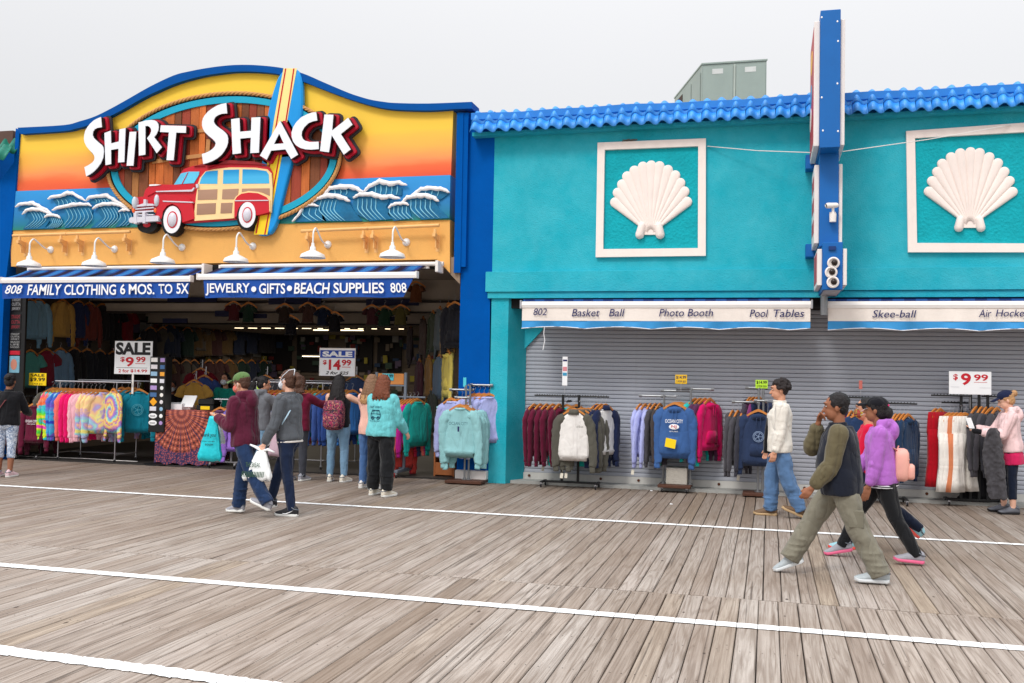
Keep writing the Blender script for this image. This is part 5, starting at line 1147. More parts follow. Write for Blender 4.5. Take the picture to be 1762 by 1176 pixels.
card(198, 587, 261, 645, 15.0, 'sale_sign', 'white SALE 9.99 board with 2 for 14.99 above the tie-dye rack', WPR, [('SALE', .03, .04, .95, .42, BLK, .045, 0), ('$', .16, .48, .28, .64, RED, .02, 0), ('9', .30, .48, .52, .77, RED, .025, 0), ('99', .58, .47, .83, .64, RED, .03, 0), ('_', .56, .67, .82, .685, RED, 0, 0), ('_', .06, .80, .88, .81, BLK, 0, 0), ('2 for', .12, .85, .40, .95, RED, .015, 0), ('$14.99', .44, .85, .88, .95, RED, .02, 0)], pole=.35)
# --- rack A: maroon front piece with a yellow card
def tbase(px, py, Y, label, zr, arms, m_=BLACK, w=.24, posts=(-.0,), dep=.3, name='clothes_rack'):
    x = at(px, py, Y).x; t = thing(name, label, 'clothes rack', (x, Y, 0)); 
    for px_ in posts: m = MB(); m.bbox((px_-.018, -.018, .09), (px_+.018, .018, zr+.02), .003); m.build('post', m_, t)
    m = MB(); m.bbox((-w, -.02, .065), (w, .02, .095), .004); 
    for sx in (-w, w): m.bbox((sx-.02, -dep, .066), (sx+.02, dep, .094), .004)
    m.build('base', m_, t)
    for sx in (-w, w):
        for sy in (-dep, dep): wheel(t, sx, sy)
    for (x0, y0, x1, y1, dz) in arms:
        m = MB(); m.tube([(x0, y0, zr+dz), (x1, y1, zr+dz)], .012, 8); n = int(math.hypot(x1-x0, y1-y0)/.04)
        for k in range(1, n): u = k/n; m.ell((x0+(x1-x0)*u, y0+(y1-y0)*u, zr+dz+.012), (.008, .008, .012), n=6, k=4)
        m.build('arm', m_, t)
    return t
t = tbase(60, 790, 15.0, 'black H base rack of maroon tops at the far left of the shop front', at(60, 683, 14.9).z, [(0, -.3, 0, .3, 0), (-.35, 0, .35, 0, 0)], posts=(-.13, .13), dep=.22, w=.22)
p = at(61, 683, 14.75); o = hang(p.x, p.y, p.z, 4, 'crew', MAR, 'maroon OCEAN CITY top facing out under the yellow SALE card', v=0, sc=.93); chest(o, 'OCEAN CITY', WPR, -.26, .24, .045); chest(o, 'NEW JERSEY', WPR, -.325, .17, .025, bold=0)
row((40, 683), (80, 683), 15.05, [('crew', MAR, 'maroon'), ('crew', MAR, 'dark maroon'), ('crew', C((80, 30, 48)), 'wine red')], 'the black rack behind the maroon top', rz=60)
card(50, 642, 79, 664, 14.9, 'sale_card', 'small yellow SALE 9.99 card above the maroon top', YEL, [('SALE', .1, .06, .9, .28, BLK, .018, 0), ('$9.99', .06, .36, .94, .70, BLK, .02, 0), ('2 FOR $15', .2, .82, .8, .93, BLK, .01, 0)], pole=.16)
row((-14, 678), (14, 682), 14.6, [('crew', MAR, 'deep maroon'), ('crew', MAR, 'maroon faded'), ('crew', MAR, 'maroon plain')], 'the rack cut by the left edge', rz=50)
tbase(-10, 790, 14.6, 'black rack mostly cut off by the left edge of the photo', at(0, 680, 14.6).z, [(-.3, 0, .3, 0, 0)])
# --- sticker tower
YT = 14.9; x0, x1 = at(256, 700, YT).x, at(283, 700, YT).x; z0, z1 = at(268, 744, YT).z, at(268, 614, YT).z
t = thing('sticker_tower', 'black revolving tower of stickers and cards beside the patterned table', 'display stand', ((x0+x1)/2, YT, 0)); w = (x1-x0)/2
m = MB(); m.bbox((-w, 0, z0), (w, .2, z1)); m.build('panel', BLACK, t); m = MB(); m.tube([(0, .1, .02), (0, .1, z0)], .02, 8); m.lathe([(.0, .0), (.24, .0), (.24, .02), (.03, .04), (0, .04)], (0, .1, 0), 20); m.build('base', BLACK, t)
rn = random.Random(2); stc = [(244, 240, 236), (232, 226, 230), (150, 190, 220), (250, 250, 250), (180, 150, 210), (70, 110, 160), (246, 170, 60), (225, 225, 235), (236, 236, 236)]
for i in range(10):
    zz = z1-.06-i*(z1-z0-.1)/10; c = mat('sticker_%d' % (i % 9), stc[i % 9], .5, .12, 30)
    if i in (8, 9): m = MB(); m.ell((-w*.42, -.006, zz), (.085, .003, .045), n=16); m.build('oval_sticker', WPR, t); a = Vector((x0+w-w*.42, YT, zz)); text('beach', a+Vector((-.05, -.012, -.012)), a+Vector((.05, -.012, -.012)), a+Vector((-.05, -.012, .014)), BLK, t, lift=.001, bold=.01)
    elif i == 6: m = MB(); m.rings([[(-w*.42+.075*math.cos(a), y, zz+.075*math.sin(a)) for a in (0, R_(90), R_(180), R_(270))] for y in (-.006, -.001)]); m.build('diamond_sticker', mat('amber_sticker', (250, 172, 30), .5), t)
    else: m = MB(); m.bbox((-w*.42-.07, -.006, zz-.035), (-w*.42+.06, -.001, zz+.04)); m.build('sticker', c, t)
    m = MB(); 
    if i > 3: m.ell((w*.6, -.005, zz), (.035, .003, .035), n=14)
    else: m.bbox((w*.6-.045, -.006, zz-.035), (w*.6+.045, -.001, zz+.035))
    m.build('sticker', mat('sticker_%d' % ((i+4) % 9), stc[(i+4) % 9], .5, .12, 30), t)
# --- table with mandala cloth, register and boxes
def mandala():
    m = bpy.data.materials.new('mandala_cotton'); m.use_nodes = True; t = m.node_tree; b = t.nodes['Principled BSDF']; ln = t.links.new; tc = N(t, 'ShaderNodeTexCoord'); s = N(t, 'ShaderNodeSeparateXYZ'); ln(tc.outputs['Object'], s.inputs[0])
    def M2(op, a, b_=None, c=None):
        n = N(t, 'ShaderNodeMath', operation=op)
        for i, v in enumerate((a, b_, c)):
            if v is None: continue
            if isinstance(v, (int, float)): n.inputs[i].default_value = v
            else: ln(v, n.inputs[i])
        return n.outputs[0]
    dz = M2('SUBTRACT', s.outputs[2], .93); r = M2('SQRT', M2('ADD', M2('MULTIPLY', s.outputs[0], s.outputs[0]), M2('MULTIPLY', dz, dz))); an = M2('ARCTAN2', s.outputs[0], dz)
    petal = M2('ABSOLUTE', M2('SINE', M2('MULTIPLY', an, 9.0))); rings_ = M2('SINE', M2('MULTIPLY', r, 62)); pet2 = M2('SINE', M2('MULTIPLY', an, 54))
    c = N(t, 'ShaderNodeValToRGB'); e = c.color_ramp.elements; e[0].color = (*lin((60, 34, 50)), 1); e[1].position = 1; e[1].color = (*lin((226, 110, 84)), 1)
    for p, q in ((.22, (104, 46, 42)), (.45, (178, 84, 66)), (.62, (112, 62, 44)), (.8, (206, 120, 100))): k = e.new(p); k.color = (*lin(q), 1)
    v = M2('ADD', M2('MULTIPLY', rings_, .28), M2('ADD', M2('MULTIPLY', pet2, .18), .5)); ln(v, c.inputs[0])
    sp = N(t, 'ShaderNodeMix', data_type='RGBA'); ln(M2('LESS_THAN', petal, .13), sp.inputs[0]); ln(c.outputs[0], sp.inputs[6]); sp.inputs[7].default_value = (*lin((34, 32, 78)), 1)
    vo = N(t, 'ShaderNodeTexVoronoi'); vo.inputs['Scale'].default_value = 34; ln(tc.outputs['Object'], vo.inputs['Vector']); c2 = N(t, 'ShaderNodeValToRGB'); e = c2.color_ramp.elements; e[0].color = (*lin((210, 100, 90)), 1); e[1].position = .6; e[1].color = (*lin((50, 46, 88)), 1); ln(vo.outputs[0], c2.inputs[0])
    bd = N(t, 'ShaderNodeMix', data_type='RGBA'); ln(M2('GREATER_THAN', r, .70), bd.inputs[0]); ln(sp.outputs[2], bd.inputs[6]); ln(c2.outputs[0], bd.inputs[7]); ln(bd.outputs[2], b.inputs['Base Color']); b.inputs['Roughness'].default_value = .9; return m
YTa = 14.95; xa, xb = at(268, 760, YTa).x, at(355, 760, YTa).x; zt = at(310, 706, YTa).z
t = thing('display_table', 'table draped with a red and navy mandala cloth at the shop entrance', 'table', ((xa+xb)/2, YTa, 0)); w = (xb-xa)/2
m = MB(); m.bbox((-w+.02, .03, zt-.05), (w-.02, .75, zt-.008)); m.build('table_top', mat('pine_board', (206, 150, 96), .6, .1, 9), t)
for sx in (-w+.06, w-.06):
    for sy in (.09, .7): m = MB(); m.bbox((sx-.025, sy-.025, 0), (sx+.025, sy+.025, zt-.05)); m.build('leg', MATS['pine_board'], t)
m = MB(); n = 60; per = []
P4 = [(-w, 0), (w, 0), (w, .78), (-w, .78)]
for k in range(4):
    a, b = P4[k], P4[(k+1) % 4]
    for i in range(n//2):
        u = i/(n/2); x, y = a[0]+(b[0]-a[0])*u, a[1]+(b[1]-a[1])*u; nx_, ny_ = (b[1]-a[1]), -(b[0]-a[0]); l_ = math.hypot(nx_, ny_); per.append((x, y, nx_/l_, ny_/l_, k*10+u*4))
rs = []
for j in range(9):
    v_ = j/8; rs.append([(x+nx_*(.004+.03*v_*(1+math.sin(s_*9)*.8+math.sin(s_*23)*.3)), y+ny_*(.004+.03*v_*(1+math.sin(s_*9)*.8+math.sin(s_*23)*.3)), zt-(zt-.035-.02*math.sin(s_*5))*v_) for x, y, nx_, ny_, s_ in per])
m.rings(rs, True, False); tag(m.build('tablecloth', mandala(), t, smooth=True), None)
def onT(px, py, Y): return at(px, py, Y)
p = at(297, 700, 15.15); tb = thing('card_box', 'white open tray of cards at the left of the mandala table', 'box', (at(283, 700, 15.1).x, 15.1, zt)); wd = at(313, 700, 15.1).x-at(283, 700, 15.1).x
m = MB(); m.box((0, 0, 0), (wd, .01, .10)); m.box((0, .2, 0), (wd, .21, .12)); m.box((0, .01, 0), (.008, .2, .11)); m.box((wd-.008, .01, 0), (wd, .2, .11)); m.box((.008, .01, 0), (wd-.008, .2, .01)); m.build('tray', WPR, tb); m = MB(); m.box((.03, -.004, .025), (.07, -.001, .085)); m.build('orange_mark', mat('orange_mark', (220, 120, 50)), tb)
p = at(326, 690, 15.25); r_ = thing('register_screen', 'white tilted till screen on the mandala table', 'screen', (at(326, 690, 15.25).x, 15.25, zt))
m = MB(); m.rings([[(-.13, -.10+.14*q, .05+.2*q), (.13, -.10+.14*q, .05+.2*q), (.13, -.085+.14*q, .042+.2*q), (-.13, -.085+.14*q, .042+.2*q)] for q in (0, 1)]); m.build('screen', WPR, r_); m = MB(); m.bbox((-.06, -.06, 0), (.06, .1, .07)); m.build('stand', WHITE, r_)
r_ = thing('receipt_printer', 'black till printer with a yellow tag on the mandala table', 'printer', (at(358, 690, 15.2).x, 15.2, zt))
m = MB(); m.bbox((-.17, -.1, 0), (.17, .2, .09), .01); m.bbox((-.16, -.08, .09), (.16, .18, .2), .02); m.build('housing', BLACK, r_); m = MB(); m.box((-.08, -.104, .015), (.1, -.101, .075)); m.build('yellow_tag', YEL, r_)

# --- rack D behind the couple
ZD = at(520, 659, 15.35).z
rail_rack(438, 552, 808, 'long chrome rail rack behind the walking couple', ZD, .45, Yb=15.35, two=.03)
cD = [C((96, 168, 130)), C((196, 40, 90)), C((232, 228, 228)), C((132, 116, 200)), C((64, 92, 160)), C((110, 112, 118))]
row((455, 661), (520, 660), 15.35, [('crew', cD[0], 'green'), ('crew', cD[1], 'raspberry'), ('crew', cD[1], 'dark raspberry'), ('crew', cD[2], 'white'), ('crew', cD[4], 'denim blue'), ('crew', cD[5], 'grey'), ('crew', C((232, 110, 116)), 'salmon')], 'the left part of the long rack', rz=58)
row((522, 661), (612, 660), 15.35, [('crew', C((232, 110, 116)), 'salmon pink'), ('crew', C((70, 100, 156)), 'slate blue'), ('crew', AQ, 'aqua'), ('crew', C((70, 100, 156)), 'blue grey'), ('crew', cD[4], 'denim'), ('crew', C((50, 80, 150)), 'royal blue'), ('crew', C((50, 80, 150)), 'mid blue'), ('crew', AQ, 'turquoise'), ('crew', C((50, 110, 180)), 'bright blue')], 'the right part of the long rack', rz=58)
row((372, 690), (420, 690), 15.1, [('tee', C((110, 72, 110)), 'dusty purple'), ('tee', C((130, 116, 200)), 'lavender blue'), ('crew', C((150, 110, 200)), 'lilac')], 'the low rail right of the table', rz=10)
tbase(398, 800, 15.2, 'low chrome stand of purple tees right of the table', at(398, 688, 15.1).z, [(-.3, -.1, .3, -.1, 0)], m_=CHROME)
card(551, 600, 610, 648, 15.3, 'sale_sign', 'white and blue SALE 14.99 board reading 2 for 25 over the long rack', WPR, [('_', .0, .06, 1, .34, mat('sale_blue', (30, 70, 170), .5), 0, 0), ('SALE', .07, .10, .93, .30, WPR, .05, 0), ('$', .09, .42, .2, .6, RED, .03, 0), ('14', .26, .40, .60, .78, RED, .035, 0), ('99', .63, .40, .90, .62, RED, .03, 0), ('_', .64, .66, .88, .68, RED, 0, 0), ('2 for $25', .17, .83, .84, .96, BLK, .02, .3)], pole=.4, border=WHITE)
card(442, 657, 459, 671, 15.0, 'price_card', 'small lime 14.99 card on the end of the long rack', GRN, [('$14.99', .06, .1, .94, .5, BLK, .018, 0), ('2 FOR $25', .1, .62, .9, .88, BLK, .01, 0)], pole=.1)
# --- rack E: grey rack with wooden header
YE = 15.0; xa, xb = at(648, 655, YE).x, at(698, 655, YE).x; zt = at(670, 643, YE).z; zb = at(670, 662, YE).z
t = thing('clothes_rack', 'grey steel rack with a tan wooden header and a cyan price card', 'clothes rack', (xb, YE, 0)); w = xb-xa
GS = mat('grey_steel', (112, 122, 134), .5, .06, 6)
m = MB(); m.bbox((-w, 0, zb), (-.03, .02, zt)); m.build('header', mat('tan_plywood', (206, 134, 70), .6, .12, 5), t)
for x in (-w, 0): m = MB(); m.bbox((x-.022, -.02, .12), (x+.022, .024, zt+.02)); m.build('post', GS, t)
m = MB(); m.bbox((-w, -.015, zb-.03), (0, .03, zb-.002)); m.tube([(-w, .0, zb-.2), (.35, .0, zb-.2)], .014, 8); m.build('crossbar', GS, t)
m = MB(); m.bbox((-w, -.03, .1), (.02, .03, .15)); 
for x in (-w, 0): m.bbox((x-.03, -.35, .08), (x+.03, .35, .13))
m.build('base', GS, t)
for x in (-w, 0):
    for y in (-.33, .33): wheel(t, x, y)
m = MB(); a, b = at(658, 643, YE-.01), at(677, 655, YE-.01); m.box((a.x-xb, -.012, b.z), (b.x-xb, -.002, a.z)); m.build('price_card', CYN, t); text('$14.99', (a.x+.01, YE-.014, (a.z+b.z)/2-.02), (b.x-.01, YE-.014, (a.z+b.z)/2-.02), (a.x+.01, YE-.014, a.z-.01), BLK, t, bold=.02, lift=.003)
row((690, 677), (722, 674), 15.0, [('crew', C((240, 60, 92)), 'hot coral'), ('crew', C((70, 84, 120)), 'slate navy'), ('crew', CORAL, 'orange coral'), ('crew', C((190, 30, 140)), 'magenta'), ('crew', C((20, 150, 140)), 'green teal')], 'the grey rack with the wooden header', rz=62, jit=3)
row((684, 715), (700, 715), 15.1, [('crew', C((226, 60, 80)), 'red'), ('crew', C((250, 90, 80)), 'bright coral')], 'the lower bar of the grey rack', rz=62, jit=3)
# crates and shelf inside the corner
x = at(749, 740, 15.2).x; t = thing('wooden_crate_shelf', 'tan wooden crate shelf just inside the right corner of the shop', 'shelf', (x, 15.15, 0)); w = at(785, 740, 15.2).x-x; h = at(749, 722, 15.2).z
PL = mat('warm_pine', (166, 98, 54), .6, .15, 8)
for a, b in (((0, 0, 0), (.03, .35, h)), ((w-.03, 0, 0), (w, .35, h)), ((.03, 0, h-.03), (w-.03, .35, h)), ((.03, 0, h*.5), (w-.03, .35, h*.5+.02)), ((.03, .33, 0), (w-.03, .35, h-.03)), ((.03, .0, .03), (w-.03, .02, h*.25))): m = MB(); m.bbox(a, b); m.build('board', PL, t)
bx = thing('folded_stack', 'small stack of folded pale shirts on the crate shelf', 'folded shirts', (x+.12, 15.25, h))
for k in range(5): m = MB(); m.bbox((-.1, -.1, k*.045), (.12, .15, k*.045+.04), .015); m.build('folded_shirt', [WHT, SEA, C((150, 150, 160))][k % 3], bx)

# --- pipe racks on dollies
def pipe_rack(bx0, bx1, by, Y, label, rails, posts, zc=.115, block=None, wheels=True):
    xa, xb = at(bx0, by, Y).x, at(bx1, by, Y).x; xc = (xa+xb)/2; t = thing('pipe_rack', label, 'clothes rack', (xc, Y, 0)); w = (xb-xa)/2
    m = MB(); m.bbox((-w, -.2, zc-.045), (w, .2, zc), .006); m.build('dolly_board', BROWNW, t)
    if wheels:
        for sx in (-w+.06, w-.06):
            for sy in (-.16, .16): wheel(t, sx, sy)
    for px_, z1 in posts: x = at(px_, by, Y).x-xc; m = MB(); m.tube([(x, 0, zc), (x, 0, z1)], .017, 8); m.lathe([(0, 0), (.05, 0), (.05, .008), (.024, .012), (.024, .03)], (x, 0, zc), 12); m.build('post', PIPE, t)
    for pa, pb, y in rails:
        a, b = at(*pa, Y+y), at(*pb, Y+y); m = MB(); z = (a.z+b.z)/2
        m.tube([(a.x-xc, y, z), (b.x-xc, y, z)], .017, 8)
        for q in (a.x, b.x): m.lathe([(.0, -.022), (.024, -.022), (.024, .022), (0, .022)], (q-xc, y, z), 10, Matrix.Rotation(R_(90), 3, 'Y'))
        m.tube([(0 if abs(a.x-xc) > abs(b.x-xc) else b.x-xc if False else 0, 0, z), ((a.x if abs(a.x-xc) < abs(b.x-xc) else b.x)-xc, y, z)], .016, 8); m.build('rail', PIPE, t)
    if block:
        a, b = at(block[0], block[1], Y), at(block[2], block[3], Y); k = thing('cement_block', 'pale cement block standing on the brown dolly as ballast', 'block', ((a.x+b.x)/2, Y, zc)); m = MB(); m.bbox((-(b.x-a.x)/2, -.09, 0), ((b.x-a.x)/2, .12, a.z-zc), .008); m.build('block', mat('cement', (182, 176, 166), .95, .1, 9, .5, 60), k)
    return t
YFr = 14.42
pipe_rack(772, 834, 830, YFr, 'galvanised pipe rack on a brown board by the turquoise pier', [((776, 671), (814, 671), .15), ((812, 663), (846, 663), .2), ((785, 685), (806, 684), -.15)], [(799, at(799, 663, YFr).z), (806, at(799, 663, YFr).z)], wheels=False, zc=.06)
p = at(792, 686, YFr-.18); o = hang(p.x, p.y, p.z+.02, 6, 'crew', SEA, 'sea green OCEAN CITY sweatshirt facing out beside the turquoise pier', v=3, sc=1.05); chest(o, 'OCEAN CITY', C((90, 130, 140)), -.22, .30, .05, y=-.10); m = MB(); m.box((-.012, -.10, -.37), (.012, -.095, -.29)); m.build('chest_print', NAVYP, o)
for k in range(3): hang(p.x+.03+.02*k, p.y+.09+.07*k, p.z+.01, 9+6*k, 'crew', SEA, 'sea green sweatshirt %s behind the OCEAN CITY one by the pier' % ['directly', 'second', 'last'][k], v=k, sc=1.05, group='sea green sweatshirts on the pipe rack')
row((812, 665), (846, 665), YFr+.2, [('crew', LAV, 'pale lavender'), ('crew', LAV, 'lavender'), ('crew', LAV, 'creased lavender'), ('crew', LAV, 'lilac')], 'the right arm of the rack by the pier', rz=26, jit=8)
row((772, 673), (800, 673), YFr+.15, [('crew', LAV, 'lavender'), ('crew', LAV, 'pale lilac'), ('crew', C((200, 206, 230)), 'whitish lilac')], 'the left arm of the rack by the pier', rz=-30, jit=8)
card(797, 650, 802, 666, YFr, 'price_card', 'cyan price card seen nearly edge on above the lavender sweatshirts', CYN, [], pole=.06)
x = at(785, 828, 14.6).x; m = MB(); m.bbox((x, 14.52, 0), (XP1, YF-.004, .19)); m.mi = 0; tag(m.build('plinth_box', WHITE), 'white low plinth at the foot of the blue pilaster behind the rack', 'plinth')
# rack G
YG = 14.55; ZG = at(985, 682, YG).z
t = tbase(981, 829, YG, 'black rack of maroon, grey raglan and navy tops on the left of the shutter', ZG, [(-.58, .0, -.06, .0, 0), (.05, .0, .58, .0, 0), (0, .0, 0, -.35, -.08), (-.1, .02, .1, .02, 0)], posts=(-.13, .12), w=.42, dep=.16)
row((914, 683), (968, 683), YG, [('hood', MAR, 'maroon hooded'), ('crew', MAR, 'maroon'), ('hood', MAR, 'dark maroon'), ('crew', MAR, 'maroon long sleeved'), ('hood', MAR, 'maroon zip')], 'the left arm of the first black rack', rz=66, jit=5)
row((1024, 683), (1046, 683), YG, [('raglan', C((226, 226, 224)), 'white and navy', NAV), ('hood', NAV, 'navy'), ('raglan', C((226, 226, 224)), 'navy sleeved white', NAV)], 'the right arm of the first black rack', rz=55, jit=4)
row((968, 684), (1000, 684), YG+.08, [('crew', AQ, 'aqua'), ('hood', OLV, 'olive grey')], 'the middle of the first black rack', rz=20)
p = at(988, 690, YG-.32); o = hang(p.x, p.y, p.z, 4, 'raglan', C((230, 226, 222)), 'white raglan pullover with olive sleeves facing out on the black rack', v=1, m2=OLV); chest(o, 'OCEAN', OLV, -.21, .10, .03, y=-.09).location = (.10, 0, 0)
for k in range(3): hang(p.x+.08+.05*k, p.y+.08+.06*k, p.z, 14+5*k, 'raglan', C((220, 214, 208)), 'olive sleeved white raglan %s behind the front one' % ['directly', 'second', 'third'][k], v=k+2, m2=OLV, group='raglan pullovers on the black rack')
card(968, 614, 976, 664, YG, 'price_sign', 'narrow upright price sign on the black rack seen almost edge on', WPR, [('_', .1, .1, .9, .16, NAVYP, 0, 0), ('_', .1, .35, .9, .5, mat('pale_red_print', (220, 140, 150)), 0, 0), ('_', .1, .55, .9, .66, mat('sky_print', (60, 150, 190)), 0, 0)], pole=.12)
# rack H
YH_ = 14.68
pipe_rack(1134, 1190, 827, YH_, 'pipe rack on a brown wheeled dolly with a blue hoodie in front', [((1102, 682), (1140, 681), .05), ((1140, 673), (1188, 673), .1), ((1190, 669), (1226, 671), .12)], [(1141, at(1141, 680, YH_).z), (1187, at(1187, 672, YH_).z)], block=(1147, 804, 1183, 824))
row((1098, 683), (1140, 682), YH_+.05, [('crew', LAV, 'lavender'), ('hood', LAV, 'lavender hooded'), ('crew', LAV, 'pale lavender'), ('hood', CHA, 'charcoal'), ('crew', C((70, 62, 60)), 'dark brown')], 'the left arm of the yellow card rack', rz=74, jit=5)
row((1192, 673), (1226, 673), YH_+.12, [('hood', AQ, 'aqua'), ('hood', PLUM, 'plum'), ('hood', PLUM, 'dark plum'), ('hood', MAG, 'magenta')], 'the right arm of the yellow card rack', rz=58, jit=5)
p = at(1161, 680, YH_-.2); o = hang(p.x, p.y, p.z, 2, 'hood', BLU, 'blue OCEAN CITY hoodie with a yellow note facing out under the yellow card', 'hoodie', v=2, sc=1.04)
chest(o, 'OCEAN CITY', WPR, -.20, .26, .055, y=-.095); m = MB(); m.ell((0, -.095, -.31), (.075, .004, .04), n=18); m.build('chest_print', WPR, o); chest(o, 'NJ', RED, -.285, .075, .05, y=-.102); chest(o, 'NEW JERSEY', WPR, -.37, .13, .022, y=-.098, bold=0)
m = MB(); m.rings([[(x, y, z) for x, z in ((-.13, -.60), (.02, -.63), (.04, -.50), (-.11, -.47))] for y in (-.135, -.13)]); m.build('yellow_note', YEL, o)
for k in range(3): hang(p.x+.01+.03*k, p.y+.09+.07*k, p.z, 7*k-4, 'hood', [C((110, 112, 118)), AQ, C((64, 60, 66))][k], '%s hoodie %s behind the blue OCEAN CITY hoodie' % (['grey', 'aqua', 'dark grey'][k], ['directly', 'second', 'third'][k]), 'hoodie', v=k, group='hoodies behind the blue one')
card(1162, 645, 1182, 661, YH_, 'price_card', 'yellow 14.99 card above the blue hoodie', mat('amber_card', (250, 200, 40), .6), [('$14.99', .08, .1, .92, .5, NAVYP, .018, 0), ('2 FOR $25', .1, .62, .9, .88, NAVYP, .01, 0)], pole=.11)
# rack I
YI = 14.62
pipe_rack(1278, 1330, 843, YI, 'pipe rack on a brown board beside the man in the white jacket', [((1262, 692), (1292, 692), .05), ((1285, 668), (1318, 668), .25), ((1300, 690), (1318, 690), -.1)], [(1304, at(1304, 670, YI).z), (1312, at(1304, 670, YI).z)], wheels=False, zc=.06)
row((1256, 694), (1284, 694), YI+.05, [('hood', CHA, 'charcoal'), ('hood', CHA, 'dark charcoal'), ('hood', C((60, 60, 70)), 'slate grey')], 'the left arm of the lime card rack', rz=76, jit=4)
row((1288, 671), (1312, 671), YI+.25, [('hood', C((70, 64, 76)), 'grey plum'), ('hood', PLUM, 'plum'), ('hood', C((130, 56, 110)), 'purple'), ('hood', NAV, 'navy')], 'the rear arm of the lime card rack', rz=62)
p = at(1305, 692, YI-.18); o = hang(p.x, p.y, p.z, 3, 'hood', C((44, 58, 88)), 'navy hoodie with a pale wheel print facing out behind the white jacket', 'hoodie', v=4); chestring(o, mat('pale_blue_print', (150, 170, 200), .8), -.34, .075, -.098)
card(1300, 654, 1321, 669, YI, 'price_card', 'lime 14.99 card above the rack beside the man in the white jacket', GRN, [('$14.99', .08, .1, .92, .5, BLK, .018, 0), ('2 FOR $25', .1, .62, .9, .88, BLK, .01, 0)], pole=.14)
# rack J behind the two walkers
YJ = 14.45; ZJ = at(1500, 690, YJ).z
tbase(1505, 850, YJ, 'black rack of navy sweatshirts behind the walking man in the vest', ZJ, [(-.5, 0, -.05, 0, .04), (.05, 0, .55, 0, -.03), (0, 0, 0, -.3, -.02), (-.06, 0, .1, 0, .015)], posts=(-.12, .12), w=.4, dep=.2)
row((1452, 694), (1478, 694), YJ, [('hood', RED_, 'red'), ('hood', NAV, 'navy'), ('crew', NAV, 'dark navy')], 'the left arm of the rack behind the walkers', rz=66)
row((1538, 699), (1566, 699), YJ, [('crew', C((44, 60, 84)), 'steel navy'), ('crew', C((44, 60, 84)), 'slate navy'), ('hood', NAV, 'navy hooded'), ('hood', C((30, 54, 84)), 'deep blue')], 'the right arm of the rack behind the walkers', rz=60)
p = at(1484, 694, YJ-.28); o = hang(p.x, p.y, p.z, 8, 'crew', C((36, 56, 90)), 'navy OCEAN CITY sweatshirt facing out between the two walkers', v=2); chest(o, 'OCEAN', C((160, 176, 200)), -.24, .22, .05, y=-.09); chest(o, 'NEW JERSEY', C((160, 176, 200)), -.36, .2, .03, y=-.09)
card(1478, 655, 1484, 670, YJ, 'price_card', 'small faded red price card above the rack behind the walkers', mat('faded_red_card', (200, 110, 100)), [], pole=.09)
# rack K
YK_ = 14.72; ZK = at(1680, 682, YK_).z
tbase(1675, 852, YK_, 'black rack of white pants and dark sweatshirts at the right edge', ZK, [(-.56, -.05, -.05, -.05, 0), (.1, .0, .48, .0, 0), (-.4, .1, -.05, .1, -.1)], posts=(-.16, -.04, .07, .18), w=.34, dep=.16)
row((1606, 690), (1622, 690), YK_+.05, [('pants', RED_, 'red'), ('pants', RED_, 'dark red')], 'the left end of the white pants rack', rz=50, jit=3)
WP_ = C((238, 232, 224), folds=.5)
row((1630, 697), (1664, 697), YK_-.12, [('pants', WP_, 'white wide'), ('pants', WP_, 'cream'), ('pants', C((214, 130, 90)), 'rust'), ('pants', WP_, 'white flared'), ('pants', WP_, 'white slim')], 'the middle of the white pants rack', rz=44, jit=8)
row((1676, 686), (1720, 688), YK_, [('hood', CHA, 'charcoal'), ('hood', C((60, 60, 64)), 'dark grey'), ('hood', CHA, 'charcoal plain'), ('hood', C((54, 54, 60)), 'blackish grey'), ('hood', CHA, 'charcoal OCEAN CITY')], 'the right arm of the white pants rack', rz=52, jit=8)
p = at(1690, 760, YK_+.1); hang(p.x, p.y, p.z+.35, 10, 'dress', BLKC, 'long black garment behind the dark sweatshirts on the right rack', 'dress', v=1)
card(1633, 639, 1706, 680, YK_-.05, 'sale_sign', 'white board reading 9.99 in red above the white pants', WPR, [('$', .10, .12, .21, .40, RED, .02, 0), ('9', .28, .08, .52, .60, RED, .028, 0), ('99', .59, .12, .92, .40, RED, .022, 0), ('_', .59, .46, .9, .475, RED, 0, 0), ('_', .04, .68, .24, .685, mat('grey_rule', (120, 120, 130)), 0, 0), ('_', .72, .70, .98, .705, MATS['grey_rule'], 0, 0)], pole=.2)
# ------------------------------------------------------------------ goods hanging inside the shop
def wallhang(px, py, X, style, m_, words, sc=1., rz=84):
    p = onX(px, py, X); hang(p.x, p.y, p.z+.16, rz, style, m_, words, 'shirt' if style == 'tee' else 'sweatshirt', 'clothes inside the shop', v=int(px) % 5, sc=sc)
WX = XI0+.35
for k, (px, py, st, m_, w) in enumerate([(52, 518, 'crew', C((126, 170, 196)), 'light blue long sleeved top hung high at the left wall'), (66, 518, 'crew', C((134, 178, 204)), 'second light blue top hung high at the left wall'), (108, 519, 'crew', C((204, 160, 84)), 'mustard yellow top hung high on the left wall'), (135, 521, 'crew', C((48, 58, 100)), 'navy top hung high left next to the mustard one'), (154, 524, 'crew', C((130, 62, 54)), 'rust red top hung high on the left wall'), (176, 526, 'crew', C((40, 38, 42)), 'black top hung high on the left wall'), (198, 530, 'tee', C((30, 30, 36)), 'black tee with orange print on the left wall'), (218, 534, 'tee', C((130, 30, 40)), 'dark red tee deep on the left wall'), (240, 585, 'tee', C((70, 100, 90)), 'dull green tee deep on the left wall'), (292, 560, 'tee', C((40, 50, 76)), 'navy tee deep on the left wall'), (345, 556, 'tee', C((90, 84, 80)), 'grey tee deep on the left wall')]): wallhang(px, py, WX, st, m_, w)
